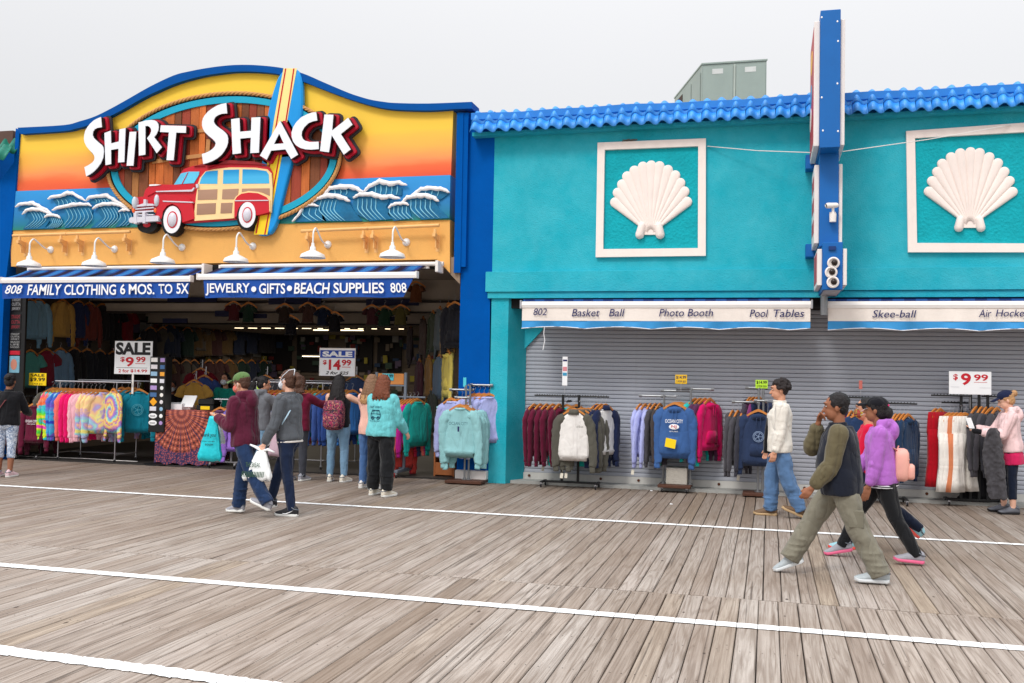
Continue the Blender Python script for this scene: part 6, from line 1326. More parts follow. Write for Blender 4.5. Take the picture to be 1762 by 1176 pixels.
for px, py, st, m_, w in [(52, 606, 'tee', C((86, 160, 150)), 'aqua green tee in the lower row of the left wall'), (80, 604, 'tee', C((140, 40, 60)), 'red tee in the lower row of the left wall'), (104, 603, 'crew', C((124, 158, 190)), 'light blue top in the lower row of the left wall'), (128, 602, 'crew', C((38, 36, 40)), 'black striped pants-like top in the lower left row'), (150, 604, 'crew', C((44, 46, 54)), 'dark grey top in the lower left row'), (172, 606, 'crew', C((40, 42, 50)), 'charcoal top in the lower left row'), (195, 608, 'crew', C((50, 46, 48)), 'brown black top in the lower left row')]: wallhang(px, py, WX, st, m_, w)
for px, py, Y, st, m_, w, rz in [(783, 520, 15.25, 'hood', C((34, 34, 40)), 'black printed sweatshirt hung high at the right edge of the opening', -20), (772, 522, 15.6, 'crew', C((150, 120, 76)), 'tan sweatshirt hung high behind the black printed one', -50), (757, 528, 16.2, 'crew', C((92, 104, 110)), 'grey blue sweatshirt hung high inside on the right', -60), (745, 535, 16.8, 'crew', C((66, 78, 60)), 'olive sweatshirt hung high inside on the right', -60), (728, 545, 18.0, 'crew', C((100, 84, 80)), 'brown sweatshirt hung high deeper inside on the right', -60), (771, 603, 15.35, 'hood', C((222, 200, 96)), 'pale yellow hoodie hanging inside by the blue pilaster', -55), (757, 610, 15.8, 'crew', C((90, 110, 130)), 'slate sweatshirt hanging behind the pale yellow hoodie', -55), (738, 612, 16.5, 'crew', C((150, 112, 62)), 'tan brown sweatshirt in the lower row on the right', -60), (722, 618, 17.4, 'crew', C((96, 60, 70)), 'dull maroon sweatshirt in the lower row on the right', -60), (745, 668, 16.0, 'crew', C((66, 70, 62)), 'dark olive sweatshirt hanging low on the right', -60), (706, 560, 20, 'crew', C((90, 80, 84)), 'brown grey top far back on the right', -60)]:
    p = at(px, py, Y); hang(p.x, p.y, p.z+.12, rz, st, m_, w, 'sweatshirt', 'clothes inside the shop', v=int(px) % 5)
for px, py, Y, m_, w in [(335, 648, 16.2, C((196, 150, 70)), 'mustard tee on a stand behind the till'), (352, 640, 16.8, C((60, 80, 140)), 'blue tee on a stand behind the till'), (346, 628, 17.4, C((120, 24, 40)), 'dark red tee on a stand behind the till'), (458, 640, 16.6, C((90, 90, 96)), 'grey tee on a stand deep in the shop'), (612, 640, 17, C((70, 90, 130)), 'blue tee far back right of the sale board')]:
    p = at(px, py, Y); hang(p.x, p.y, p.z+.05, 5, 'tee', m_, w, 'shirt', 'clothes inside the shop', v=1)
    s_ = thing('chrome_stand', 'chrome stand under the '+w, 'stand', (p.x, p.y+.06, 0)); m = MB(); m.tube([(0, 0, .02), (0, 0, p.z+.1)], .012, 6); m.lathe([(0, 0), (.16, 0), (.16, .02), (0, .02)], (0, 0, 0), 12); m.build('pole', CHROME, s_)
rn = random.Random(21)
for k in range(26):
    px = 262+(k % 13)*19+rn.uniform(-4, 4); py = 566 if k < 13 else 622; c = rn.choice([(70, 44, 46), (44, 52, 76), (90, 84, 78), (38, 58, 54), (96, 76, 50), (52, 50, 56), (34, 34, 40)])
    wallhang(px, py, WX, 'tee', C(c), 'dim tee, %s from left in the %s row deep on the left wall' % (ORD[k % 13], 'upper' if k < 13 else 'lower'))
# T shirts pinned along the soffits
for k, (px, py, c) in enumerate([(402, 528, (150, 60, 70)), (428, 530, (60, 100, 80)), (490, 532, (90, 70, 60)), (530, 530, (130, 90, 80)), (556, 536, (40, 60, 100)), (640, 534, (130, 70, 80)), (662, 536, (60, 110, 80)), (690, 534, (160, 150, 80)), (716, 494, (200, 120, 70)), (576, 546, (50, 48, 56)), (500, 552, (50, 48, 60))]):
    Y = 17.3; p = at(px, py-9, Y); hang(p.x, p.y, p.z+.12, 0, 'tee', C(tuple(int(q*.55) for q in c)), ['pink', 'green', 'brown', 'rust', 'navy', 'rose', 'leaf green', 'yellow', 'rainbow orange', 'black', 'dark'][k]+' tee pinned under the shop ceiling, %s from the left' % ORD[k], 'shirt', 'clothes inside the shop', v=k % 5, sc=.5)  # cloth colours darkened to paint in the dimness under the ceiling
# black poster column at the left of the opening
YP = 14.72; a, b = at(9, 515, YP), at(45, 515, YP); zb_ = at(20, 660, YP).z; t = thing('poster_panel', 'black upright panel of framed prints at the left edge of the shop front', 'poster panel', ((a.x+b.x)/2, YP, 0)); w = (b.x-a.x)/2
m = MB(); m.bbox((-w, 0, zb_-.6), (w, .05, a.z+.25)); m.build('panel', BLACK, t)
for (y0, y1, c, nm) in ((512, 536, (150, 150, 154), 'grey'), (541, 568, (150, 50, 60), 'red'), (573, 600, (160, 160, 160), 'pale'), (604, 611, (196, 30, 50), 'redbar'), (613, 642, (120, 170, 190), 'photo')):
    za, zc_ = at(25, y0, YP).z, at(25, y1, YP).z; m = MB(); m.bbox((-w*.35, -.012, zc_), (w*.62, -.001, za)); f = m.build('print', mat('poster_'+nm, (30, 28, 30) if nm not in ('redbar', 'photo') else c, .5, .3, 12), t)
    if nm in ('grey', 'red', 'pale'):
        n = 3 if nm != 'pale' else 6
        for k in range(n): z_ = za-(k+.15)*(za-zc_)/n; hh = (za-zc_)/n*.7; X = (a.x+b.x)/2; text(['STRAIGHT', 'OUTTA', 'JERSEY', 'BEACH', 'LIFE', 'SUN SAND'][k % 6], (X-w*.28, YP-.014, z_-hh), (X+w*.55, YP-.014, z_-hh), (X-w*.28, YP-.014, z_), mat('poster_ink_'+nm, c, .6), t, lift=.002, bold=.01)
    if nm == 'photo': m = MB(); m.ell((w*.1, -.014, (za+zc_)/2), (.07, .003, .1), n=14); m.build('portrait_blob', mat('peach_print', (196, 130, 110), .6), t)
# power cord and threshold strip
m = MB(); pts = [gnd(x, y, .02) for x, y in ((40, 765), (60, 775), (95, 783), (130, 782), (180, 786), (235, 788), (262, 791))]; pts = [Vector((p.x, 15.2+.06*math.sin(i*2), .018)) for i, p in enumerate(pts)]
m.tube(pts, .008, 6); tag(m.build('power_cord', WHITE, smooth=True), 'white cord lying on the floor under the tie-dye rack', 'cord')

for (px, py), lab in (((1121, 845), 'tiny white paper scrap on the boards below the blue hoodie rack'), ((1155, 868), 'small white paper scrap between two boards left of the jeans man')):
    p = gnd(px, py, .003); m = MB(); m.rings([[(-.02, -.012, 0), (.018, -.016, 0), (.022, .012, 0), (-.014, .016, 0)], [(-.018, -.01, .006), (.016, -.014, .012), (.02, .01, .004), (-.012, .014, .009)]]); tag(m.build('paper_scrap', WPR, loc=p), lab, 'litter')
# ------------------------------------------------------------------ people
SK = mat('skin_tan', (206, 150, 122), .55, .05, 12, .05, 90); SKD = mat('skin_brown', (150, 98, 72), .55, .05, 12, .05, 90); SKL = mat('skin_fair', (226, 176, 152), .55, .05, 12, .05, 90)
EYEW = mat('eye_white', (230, 226, 220), .3); EYED = mat('eye_dark', (30, 22, 18), .2); LIP = mat('lip', (170, 96, 90), .5)
MASKB = mat('mask_white', (222, 228, 236), .8, .04, 20)
_tx = {}
def clouds(s, d=2):
    if (s, d) not in _tx: t = bpy.data.textures.new('folds', 'CLOUDS'); t.noise_scale = s; t.noise_depth = d; _tx[(s, d)] = t
    return _tx[(s, d)]
def skinned(mb, name, m, parent, vox=.011, sm=3, disp=0., ds=.1, dd=1):
    """melt overlapping volumes into one continuous surface"""
    me = mb.mesh(name, m); o = bpy.data.objects.new(name, me); COL.objects.link(o)
    r = o.modifiers.new('r', 'REMESH'); r.mode = 'VOXEL'; r.voxel_size = vox; r.use_smooth_shade = True
    if sm: s = o.modifiers.new('s', 'SMOOTH'); s.iterations = sm; s.factor = .5
    if disp: d = o.modifiers.new('d', 'DISPLACE'); d.texture = clouds(ds, dd); d.strength = disp; d.mid_level = .5
    dg = bpy.context.evaluated_depsgraph_get(); me2 = bpy.data.meshes.new_from_object(o.evaluated_get(dg)); me2.name = name
    o.modifiers.clear(); o.data = me2; bpy.data.meshes.remove(me); o.parent = parent
    return o
Rx = lambda a: Matrix.Rotation(R_(a), 3, 'X')
Rz = lambda a: Matrix.Rotation(R_(a), 3, 'Z')
def person(label, px, Y, rz, H, pose, look, floor=0.):
    s = H/1.65; X = at(px, 700, Y).x; P = thing('person', label, 'person', (X, Y, floor), R_(rz)); F = Vector((0, -1, 0))
    g = look.get('girth', 1.); K = {}
    lean = pose.get('lean', 3); tw = pose.get('twist', 0)
    Tor = Rx(lean) # positive lean tips the top towards -Y
    def tp(x, y, z, w=0): v = Tor @ (Rz(w) @ Vector((x, y, z))); return v*s
    # legs
    for sd, k in ((1, 'L'), (-1, 'R')):
        th, kn, ab, fp = pose[k]; hip = Vector((sd*.085, 0, 0))*s
        d1 = Vector((sd*math.sin(R_(ab)), -math.sin(R_(th)), -math.cos(R_(th)))).normalized(); knee = hip+d1*.405*s
        d2 = Vector((sd*math.sin(R_(ab*.4)), -math.sin(R_(th-kn)), -math.cos(R_(th-kn)))).normalized(); ank = knee+d2*.395*s
        M3 = Rz(sd*pose.get('toe', 8)) @ Rx(-fp) if True else None
        K[k] = (hip, knee, ank, M3)
    sole = []
    for k in 'LR':
        hip, knee, ank, M3 = K[k]
        for y, z in ((.065, -.085), (-.185, -.085), (-.1, -.085)): sole.append((ank+M3 @ Vector((0, y, z))*s).z)
    up = Vector((0, 0, -min(sole)))
    for k in 'LR': K[k] = tuple(v+up if isinstance(v, Vector) else v for v in K[k])
    O = up
    T = lambda x, y, z, w=0: O+tp(x, y, z*.92 if z > 0 else z, w)
    # arms
    sw = .165*look.get('sh', 1.)
    for sd, k in ((1, 'LA'), (-1, 'RA')):
        a, b, e, i = pose[k]; S = T(sd*sw, 0, .47, tw); A_ = R_(a+lean)
        u = Vector((sd*math.sin(R_(b)), -math.sin(A_)*math.cos(R_(b)), -math.cos(A_)*math.cos(R_(b)))).normalized(); p_ = Vector((0, -math.cos(A_), math.sin(A_)))
        p_ = (p_*math.cos(R_(i))+Vector((-sd, 0, 0))*math.sin(R_(i))).normalized(); p_ = (p_-u*u.dot(p_)).normalized()
        E_ = S+u*.285*s; f_ = (u*math.cos(R_(e))+p_*math.sin(R_(e))).normalized(); W_ = E_+f_*.24*s; K[k] = (S, E_, W_, f_, p_)
    HC = T(0, -.015, .705, 0)+Vector((0, 0, 0)); hy, hp = pose.get('head', (0, 0)); HM = Rz(hy) @ Rx(hp)
    hd = lambda x, y, z: HC+HM @ Vector((x, y, z))*s
    skin = look['skin']
    # one continuous body
    m = MB(); gx = g
    def tring(m, prof, e=0., tw_=True):
        rs = []
        for z, w, d, yo in prof:
            q = tw*max(0, min(1, z/.4)); n = 20
            rs.append([T((w+e)*gx*math.cos(a)*(1 if abs(z-.5) > .05 else 1), (d+e)*gx*math.sin(a)+yo, z, q) for a in [2*math.pi*j/n for j in range(n)]])
        m.rings(rs)
    tring(m, [(-.09, .10, .08, 0), (-.03, .15, .105, 0), (.06, .155, .105, .0), (.17, .125, .09, -.005), (.28, .135, .095, -.005), (.38, .15, .10, 0), (.45, .145, .085, .005), (.49, .10, .06, .01), (.52, .055, .05, .01)])
    m.cap(T(0, .012, .48), HC+HM @ Vector((0, .02, -.06))*s, .052*s, .05*s)
    m.ell(hd(0, .012, .025), (.076*s, .095*s, .095*s), HM, 20, 12); m.ell(hd(0, -.022, -.045), (.058*s, .068*s, .075*s), HM, 16, 10); m.ell(hd(0, -.05, -.09), (.03*s, .03*s, .022*s), HM, 12, 6)
    m.cap(hd(0, -.085, .01), hd(0, -.108, -.03), .009*s, .014*s, 8); m.ell(hd(0, -.088, -.065), (.024*s, .012*s, .014*s), HM, 10, 6); m.ell(hd(0, -.082, .04), (.05*s, .02*s, .012*s), HM, 10, 6)
    for sd in (1, -1): m.ell(hd(sd*.076, .01, -.01), (.01*s, .018*s, .03*s), HM @ Rz(sd*20), 8, 6)
    for sd, k in ((1, 'L'), (-1, 'R')):
        hip, knee, ank, M3 = K[k]; m.cap(hip, knee, .085*s*g, .055*s, 14); m.cap(knee, knee.lerp(ank, .35), .054*s, .055*s, 12); m.cap(knee.lerp(ank, .3), ank, .055*s, .036*s, 12)
        m.cap(ank, ank+M3 @ Vector((0, -.13, -.055))*s, .036*s, .026*s, 10); m.ell(ank+M3 @ Vector((0, .03, -.05))*s, (.03*s, .035*s, .03*s), M3, 10, 6)
    curl = pose.get('curl', (25, 25))
    for sd, k, cu in ((1, 'LA', curl[0]), (-1, 'RA', curl[1])):
        S, E_, W_, f_, p_ = K[k]; m.cap(T(sd*.08, 0, .455, tw), S, .06*s, .052*s, 12); m.cap(S, E_, .05*s*g, .038*s, 12); m.cap(E_, W_, .038*s, .026*s, 12)
        n_ = f_.cross(p_).normalized()*sd; n_ = -n_ if n_.x*sd > 0 else n_       # palm faces the body
        pc = W_+f_*.045*s; m.cap(W_, W_+f_*.02*s, .025*s, .026*s, 10)
        for q in (-.026, -.009, .009, .026): m.cap(W_+f_*.015*s+p_*q*.6*s, W_+f_*.075*s+p_*q*s, .0135*s, .0125*s, 8)
        for j, q in enumerate((.029, .010, -.010, -.028)):
            ln_ = (.036, .041, .038, .030)[j]*s; b0 = W_+f_*.078*s+p_*q*s; d0 = (f_*math.cos(R_(cu*.6))+n_*math.sin(R_(cu*.6)) + p_*q*1.2).normalized(); b1 = b0+d0*ln_
            d1 = (f_*math.cos(R_(cu*1.5))+n_*math.sin(R_(cu*1.5))+p_*q*.8).normalized(); b2 = b1+d1*ln_*.75; d2 = (f_*math.cos(R_(cu*2.1))+n_*math.sin(R_(cu*2.1))).normalized(); b3 = b2+d2*ln_*.55
            m.cap(b0, b1, .0095*s, .0088*s, 8); m.cap(b1, b2, .0088*s, .0082*s, 8); m.cap(b2, b3, .0082*s, .007*s, 8)
        t0 = W_+f_*.022*s+p_*.022*s; t1 = t0+(f_*.6+p_*.75+n_*.25).normalized()*.038*s; t2 = t1+(f_*.9+p_*.25+n_*.35).normalized()*.032*s; m.cap(t0, t1, .0125*s, .0105*s, 8); m.cap(t1, t2, .0105*s, .0085*s, 8)
    skinned(m, 'body', skin, P, .0068, 1)
    # face
    for sd in (1, -1):
        if not look.get('noface'):
            q = MB(); q.ell(hd(sd*.03, -.078, .012), (.011*s, .006*s, .0055*s), HM, 10, 6); e = q.build('eye', EYEW, P, smooth=True); q = MB(); q.ell(hd(sd*.03, -.0855, .012), (.006*s, .003*s, .006*s), HM, 8, 5); q.build('iris', EYED, e, smooth=True)
            q = MB(); q.tube([hd(sd*.015, -.096, .036), hd(sd*.032, -.094, .042), hd(sd*.05, -.082, .036)], [.003*s, .0045*s, .002*s], 6); q.build('eyebrow', look['hairm'], P)
    if not look.get('noface') and not look.get('mask'): q = MB(); q.ell(hd(0, -.094, -.062), (.022*s, .007*s, .007*s), HM, 10, 5); q.build('lips', LIP, P, smooth=True)
    if look.get('mask'):
        q = MB(); q.ell(hd(0, -.052, -.045), (.062*s, .068*s, .055*s), HM, 18, 10); q.ell(hd(0, -.10, -.025), (.02*s, .022*s, .03*s), HM, 10, 6); mk = skinned(q, 'face_mask', look['mask'], P, .008, 1)
        for sd in (1, -1): q = MB(); q.tube([hd(sd*.06, -.05, -.02), hd(sd*.083, .0, .01), hd(sd*.085, .022, -.01)], .0022*s, 5); q.tube([hd(sd*.058, -.05, -.06), hd(sd*.08, .0, -.035), hd(sd*.085, .022, -.01)], .0022*s, 5); q.build('mask_strap', MASKB, mk)
    if look.get('straps'):
        q = MB()
        for z0, z1 in ((-.02, .12), (-.05, .05)): q.tube([hd(.07, -.06, z0), hd(.088, .0, z0*.3+z1*.5), hd(.06, .07, z1), hd(0, .10, z1+.012), hd(-.06, .07, z1), hd(-.088, .0, z0*.3+z1*.5), hd(-.07, -.06, z0)], .004*s, 6)
        q.tube([hd(.0, .10, .13), hd(.03, .125, .10), hd(.035, .12, .06)], .004, 5); q.build('mask_tie', MASKB, P)
    # hair
    h = look['hair']; hm = look['hairm']; q = MB(); rn = random.Random(int(px)); hl = look.get('hl', .3)
    if h != 'none':
        q.ell(hd(0, .028, .045), (.086*s, .096*s, .088*s), HM, 20, 12)
        if h != 'short' and h != 'curly': q.ell(hd(0, .05, -.01), (.078*s, .07*s, .085*s), HM, 16, 10)
        else: q.ell(hd(0, .055, .0), (.072*s, .055*s, .075*s), HM, 16, 10)
        for sd in (1, -1): q.ell(hd(sd*.072, -.005, .035), (.014*s, .035*s, .04*s), HM, 10, 6)
    vox = .0072; dp = .012
    if h == 'curly':
        for i in range(90):
            a = rn.uniform(0, 6.28); u = rn.uniform(-.35, 1); r = math.sqrt(max(0, 1-u*u)); v = Vector((r*math.cos(a)*.092, .03+r*math.sin(a)*.105, .035+u*.10))
            if v.y < -.045 and v.z < .07: continue
            q.ell(hd(*v), (.019*s,)*3, None, 8, 5)
        dp = .014
    if h in ('long', 'medium'):
        L2 = hl
        for i in range(48):
            a = math.pi*(i+.5)/48; x = .084*math.cos(a)*1.0; y = .03+.075*math.sin(a); ln_ = L2*(.8+.25*rn.random())*(1 if 8 < i < 40 else .85)
            pts = [hd(x*.6, y*.7, .09), hd(x*1.05, y*1.1, .02), hd(x*1.12, y+.035, -.09)]
            b = pts[-1]; pts += [b+Vector((x*.25+rn.uniform(-.012, .012), .012+rn.uniform(-.01, .01), -ln_*.4)), b+Vector((x*.35+rn.uniform(-.03, .03), .015+rn.uniform(-.015, .02), -ln_*.75)), b+Vector((x*.3+rn.uniform(-.035, .035), .01+rn.uniform(-.02, .02), -ln_))]
            q.tube(pts, [.016*s, .018*s, .016*s, .013*s, .010*s, .004*s], 6)
    if h in ('bun', 'tail'):
        q.cap(hd(0, .10, .06), hd(0, .135, .06), .03*s, .036*s, 10)
        if h == 'bun': q.ell(hd(0, .14, .05), (.045*s, .04*s, .045*s), HM, 12, 8)
        else:
            for i in range(7): q.tube([hd(rn.uniform(-.01, .01), .13, .07), hd(rn.uniform(-.03, .03), .17, .04), hd(rn.uniform(-.035, .035), .17+rn.uniform(-.02, .02), -.05), hd(rn.uniform(-.04, .04), .14+rn.uniform(-.02, .03), -.05-hl)], [.02, .026, .024, .006], 7)
        dp = .012
    if h == 'lowbun': q.ell(hd(0, .12, -.02), (.05*s, .045*s, .06*s), HM, 12, 8)
    if h != 'none':
        skinned(q, 'hair', hm, P, vox, 1, dp, .02, 1)
    if look.get('ombre'):
        q = MB()
        for i in range(18):
            a = math.pi*(i+.5)/18; x = .1*math.cos(a); b = hd(x*1.1, .09+.04*math.sin(a), -.09-hl*.45); q.tube([b, b+Vector((rn.uniform(-.02, .02), .01, -hl*.35)), b+Vector((rn.uniform(-.03, .03), .005, -hl*.62))], [.021, .02, .006], 7)
        skinned(q, 'hair_ends', look['ombre'], P, .009, 1, .008, .03)
    if look.get('cap'):
        q = MB(); q.ell(hd(0, .015, .062), (.09*s, .108*s, .078*s), HM, 20, 12); c_ = skinned(q, 'cap', look['cap'], P, .008, 2, .004, .05)
        q = MB(); rs = []
        for i in range(7):
            u = i/6; rs.append([hd(-.07*(1-.45*u*u), -.075-.085*u, .055-.02*u-.006), hd(-.035, -.085-.10*u, .064-.014*u-.006), hd(.035, -.085-.10*u, .064-.014*u-.006), hd(.07*(1-.45*u*u), -.075-.085*u, .055-.02*u-.006), hd(.07*(1-.45*u*u), -.075-.085*u, .063-.02*u-.004), hd(.035, -.085-.1*u, .073-.014*u-.004), hd(-.035, -.085-.1*u, .073-.014*u-.004), hd(-.07*(1-.45*u*u), -.075-.085*u, .063-.02*u-.004)])
        q.rings(rs); q.build('brim', look['cap'], c_, smooth=True)
        if look.get('tie'): q = MB(); q.ell(hd(0, .118, .055), (.03*s, .01*s, .012*s), HM, 10, 5); q.build('hair_tie', look['tie'], P, smooth=True)
    # trousers
    pm, pw, plen = look['pants']; m = MB()
    tring(m, [(-.12, .11, .085, 0), (-.06, .165, .12, 0), (.02, .160, .112, 0), (.07, .14, .098, 0), (.085, .12, .08, 0)], .004)
    for sd, k in ((1, 'L'), (-1, 'R')):
        hip, knee, ank, M3 = K[k]; e = knee.lerp(ank, plen if plen < .9 else plen+.07); r0, r1, r2 = .098*g, .067*pw, (.052*pw if plen > .8 else .06*pw)*look.get('hemw', 1)
        m.cap(hip+Vector((0, 0, .0)), hip.lerp(knee, .5), r0*s, (r0+r1)/2*s*1.02, 16); m.cap(hip.lerp(knee, .5), knee, (r0+r1)/2*s, r1*s, 16); m.tube([knee, knee.lerp(e, .35), knee.lerp(e, .8), e], [r1*s, r1*s*(1.0 if pw > 1.1 else .98), (r2*.6+r1*.4)*s, r2*s], 16)
        if pw > 1.1 or look.get('bunch'):
            for i in range(4): z_ = .5+.13*i; c = knee.lerp(e, z_); m.ell(c+Vector((0, .006*(-1)**i, 0)), ((r1*(1-z_)+r2*z_)*s*1.12, (r1*(1-z_)+r2*z_)*s*1.15, .018), None, 14, 6)
    tr = skinned(m, 'trousers', pm, P, .0105, 3, look.get('pf', .016), .12, 1)
    for sd, k in ((1, 'L'), (-1, 'R')):
        if look.get('sock'): hip, knee, ank, M3 = K[k]; q = MB(); q.cap(ank+Vector((0, 0, .05)), ank, .042*s, .042*s, 12); q.build('sock', look['sock'], P, smooth=True)
    # shoes
    shm, som = look['shoes']
    for sd, k in ((1, 'L'), (-1, 'R')):
        hip, knee, ank, M3 = K[k]; fz = lambda x, y, z: ank+M3 @ Vector((x*s, y*s, z*s))
        rs = []; prof = [(.084, .014, -.07, -.01), (.074, .032, -.076, .022), (.04, .04, -.076, .042), (.0, .043, -.076, .045), (-.035, .043, -.076, .03), (-.075, .045, -.076, .004), (-.12, .049, -.076, -.016), (-.16, .044, -.076, -.028), (-.187, .03, -.074, -.036), (-.203, .013, -.068, -.05)]
        for y, w, zb_, zt_ in prof: rs.append([fz(w*math.cos(a)*(1 if math.sin(a) < 0 else (.9-.25*math.sin(a))), y, (zb_+zt_)/2+(zt_-zb_)/2*math.sin(a)) for a in [2*math.pi*j/14 for j in range(14)]])
        q = MB(); q.rings(rs); sh = skinned(q, 'shoe', shm, P, .007, 2); q = MB(); q.tube([fz(.044, .02, .02), fz(.046, .05, .0), fz(.0, .086, -.01), fz(-.046, .05, .0), fz(-.044, .02, .02)], .009, 6, flat=.6); q.build('heel_collar', look.get('collarm', GREY), sh, smooth=True)
        q = MB(); o_ = [(.082, .0), (.078, .024), (.06, .036), (.0, .036), (-.06, .041), (-.12, .047), (-.165, .042), (-.195, .025), (-.204, .0)]; ol = [(w, y) for y, w in o_]+[(-w, y) for y, w in o_[::-1][1:-1]]
        q.rings([[fz(x*k_, y, z_+(.012 if y < -.17 else .006 if y > .07 else 0)) for x, y in ol] for z_, k_ in ((-.087, .94), (-.08, 1.04), (-.066, 1.06), (-.060, .98))]); q.build('sole', som, sh, ang=60)
        if 1:
            q = MB()
            for i in range(4): q.tube([fz(-.02, -.045-.022*i, .0-.008*i), fz(0, -.047-.022*i, .011-.009*i), fz(.02, -.045-.022*i, .0-.008*i)], .003, 5)
            q.build('laces', look.get('laces', SOW), sh)
        if look.get('swoosh'):
            q = MB(); q.tube([fz(sd*.046, -.09, -.05), fz(sd*.047, -.05, -.055), fz(sd*.045, .0, -.035), fz(sd*.04, .035, -.015)], [.002, .007, .005, .001], 6); q.build('shoe_stripe', WPR, sh)
    # top
    t = look['top']; tm = t['m']; m = MB(); e = t.get('e', .02); hem = t.get('hem', -.10); bl = t.get('belly', 0)
    prof = [(hem, .16+t.get('hw', 0), .112, 0), (hem+.04, .163+t.get('hw', 0), .118, -.0), (.04, .16, .114+bl*.6, -bl*.4), (.15, .148, .108+bl, -bl*.7), (.26, .15, .108+bl*.7, -bl*.5), (.37, .158, .108, 0), (.44, .152, .092, .004), (.485, .115, .07, .01), (.525, .07, .062, .012)]
    tring(m, prof, e)
    sl = t.get('sleeve', 1.); sr = t.get('sr', 1.); slm = t.get('sm')
    ms = MB() if slm else m
    if sl > 0:
        for sd, k in ((1, 'LA'), (-1, 'RA')):
            S, E_, W_, f_, p_ = K[k]; m.cap(T(sd*.09, 0, .45, tw), S, .068*s, .070*s, 12)
            fk = sl; r = [.072*sr, .062*sr, .054*sr, .043*sr]
            if fk <= .45: ms.cap(S, S.lerp(E_, fk*2), r[0]*s, r[1]*s*1.08, 14)
            else:
                ms.cap(S, E_, r[0]*s, r[1]*s, 14); We = E_.lerp(W_, fk); ms.tube([E_, E_.lerp(We, .3), E_.lerp(We, .7), We], [r[1]*s, r[1]*s*.98, r[2]*s, r[3]*s], 14)
                for i in range(4): c = E_.lerp(We, .15+.22*i); dirn = (We-E_).normalized(); ms.cap(c-dirn*.006, c+dirn*.006, (r[1]*(1-i/4)+r[3]*i/4)*s*1.1, (r[1]*(1-i/4)+r[3]*i/4)*s*1.12, 12)
    else:
        if sl == 0:
            for sd, k in ((1, 'LA'), (-1, 'RA')): m.cap(T(sd*.08, 0, .46, tw), T(sd*.13, 0, .465, tw), .06*s, .055*s, 12)
    if t.get('hood'): 
        for a in range(-5, 6): an = R_(a*20); m.ell(T(.088*math.sin(an), .03+.085*math.cos(an), .56), (.045*s, .045*s, .05*s), None, 10, 6)
        m.ell(T(0, .135, .48), (.10*s, .055*s, .10*s), Tor, 14, 8)
    if t.get('collar'): m.rings([[T((.068+.012*q)*math.cos(a), (.07+.012*q)*math.sin(a)-.005*q, .49+.075*q) for a in [2*math.pi*j/18 for j in range(18)]] for q in (0, .5, 1)])
    tp_ = skinned(m, t.get('name', 'sweatshirt'), tm, P, .0105, 3, t.get('f', .018)*1.1, .15, 1)
    if slm: skinned(ms, 'sleeves', slm, P, .0105, 2, .018, .11, 1)
    if t.get('under'): # band of shirt showing under the hem
        q = MB(); tring(q, [(hem-t['ul'], .168, .118, 0), (hem-t['ul']*.3, .165, .116, 0), (hem+.01, .150, .10, 0)], e*.8); skinned(q, 'undershirt', t['under'], P, .0105, 1, .004, .05)
    return P, K, T, hd, s

HB, HBR, HAU = mat('hair_black', (26, 22, 24), .5, .3, 60, .6, 140), mat('hair_brown', (82, 54, 40), .5, .3, 60, .6, 140), mat('hair_auburn', (116, 62, 38), .5, .3, 60, .6, 140)
HBL = mat('hair_blonde', (196, 150, 104), .5, .25, 60, .6, 140); HDB = mat('hair_dark_blonde', (130, 96, 70), .5, .25, 60, .6, 140)
JN = C((34, 54, 88), folds=.5); JNL = C((116, 150, 178), folds=.5); JNM = C((88, 120, 160), folds=.6); BLKT = C((30, 31, 34), folds=.5); NVY = C((24, 32, 50), folds=.4)
SOW = mat('sole_white', (232, 232, 228), .6); SOP = mat('sole_pink', (238, 110, 150), .6); GRS = mat('shoe_grey', (156, 156, 164), .7, .12, 30); CRS = mat('shoe_cream', (228, 220, 204), .7, .08, 30)
def strap(pts, w, m_, par, name='strap', th=.006):
    q = MB(); q.tube(pts, w, 8, flat=.35); return q.build(name, m_, par, smooth=True)
def bag(name, label, cat, top, w, h, m_, d=.07, rz=0, knot=False, lines=None, pm=None):
    """soft shopping bag hanging from a hand: top = point held"""
    t = thing(name, label, cat, top, R_(rz)); m = MB(); rs = []; n = 30
    for i in range(12):
        u = i/11; z = -.06-(h-.06)*u; ww = w*(.35+.65*min(1, u*2.2)**.6)*(1-.04*u); dd = d*(.25+.9*math.sin(min(1, u*1.15)*math.pi*.62)); rs.append([(ww/2*math.copysign(abs(math.cos(a))**.6, math.cos(a))*(1+.05*noise.noise(Vector((math.cos(a)*3, math.sin(a)*3, z*9)))), dd*math.sin(a)*(1+.25*noise.noise(Vector((math.cos(a)*4, z*14, 1)))), z+.012*math.sin(a*5+i)) for a in [2*math.pi*j/n for j in range(n)]])
    m.rings(rs, False, True); m.build('bag_body', m_, t, smooth=True)
    for sx in (-1, 1):
        q = MB(); q.tube([(sx*w*.17, 0, -.09), (sx*w*.14, 0, -.04), (sx*.01, 0, .01)], [.028, .02, .012], 8, flat=.4); q.build('handle', m_, t, smooth=True)
    if lines:
        for s_, z, ww, hh in lines: text(s_, Vector(top)+Rz(rz) @ Vector((-ww/2, -d*1.25, z-hh)), Vector(top)+Rz(rz) @ Vector((ww/2, -d*1.25, z-hh)), Vector(top)+Rz(rz) @ Vector((-ww/2, -d*1.25, z)), pm, None, bold=.01, lift=0).data.transform((Matrix.Translation(top) @ Matrix.Rotation(R_(rz), 4, 'Z')).inverted()); o = COL.objects[-1] if False else bpy.data.objects[sorted([x.name for x in bpy.data.objects if x.name.startswith('lettering') and x.parent is None])[-1]]; o.parent = t
    return t
def wpt(P, v): return P.location+Matrix.Rotation(P.rotation_euler.z, 3, 'Z') @ v

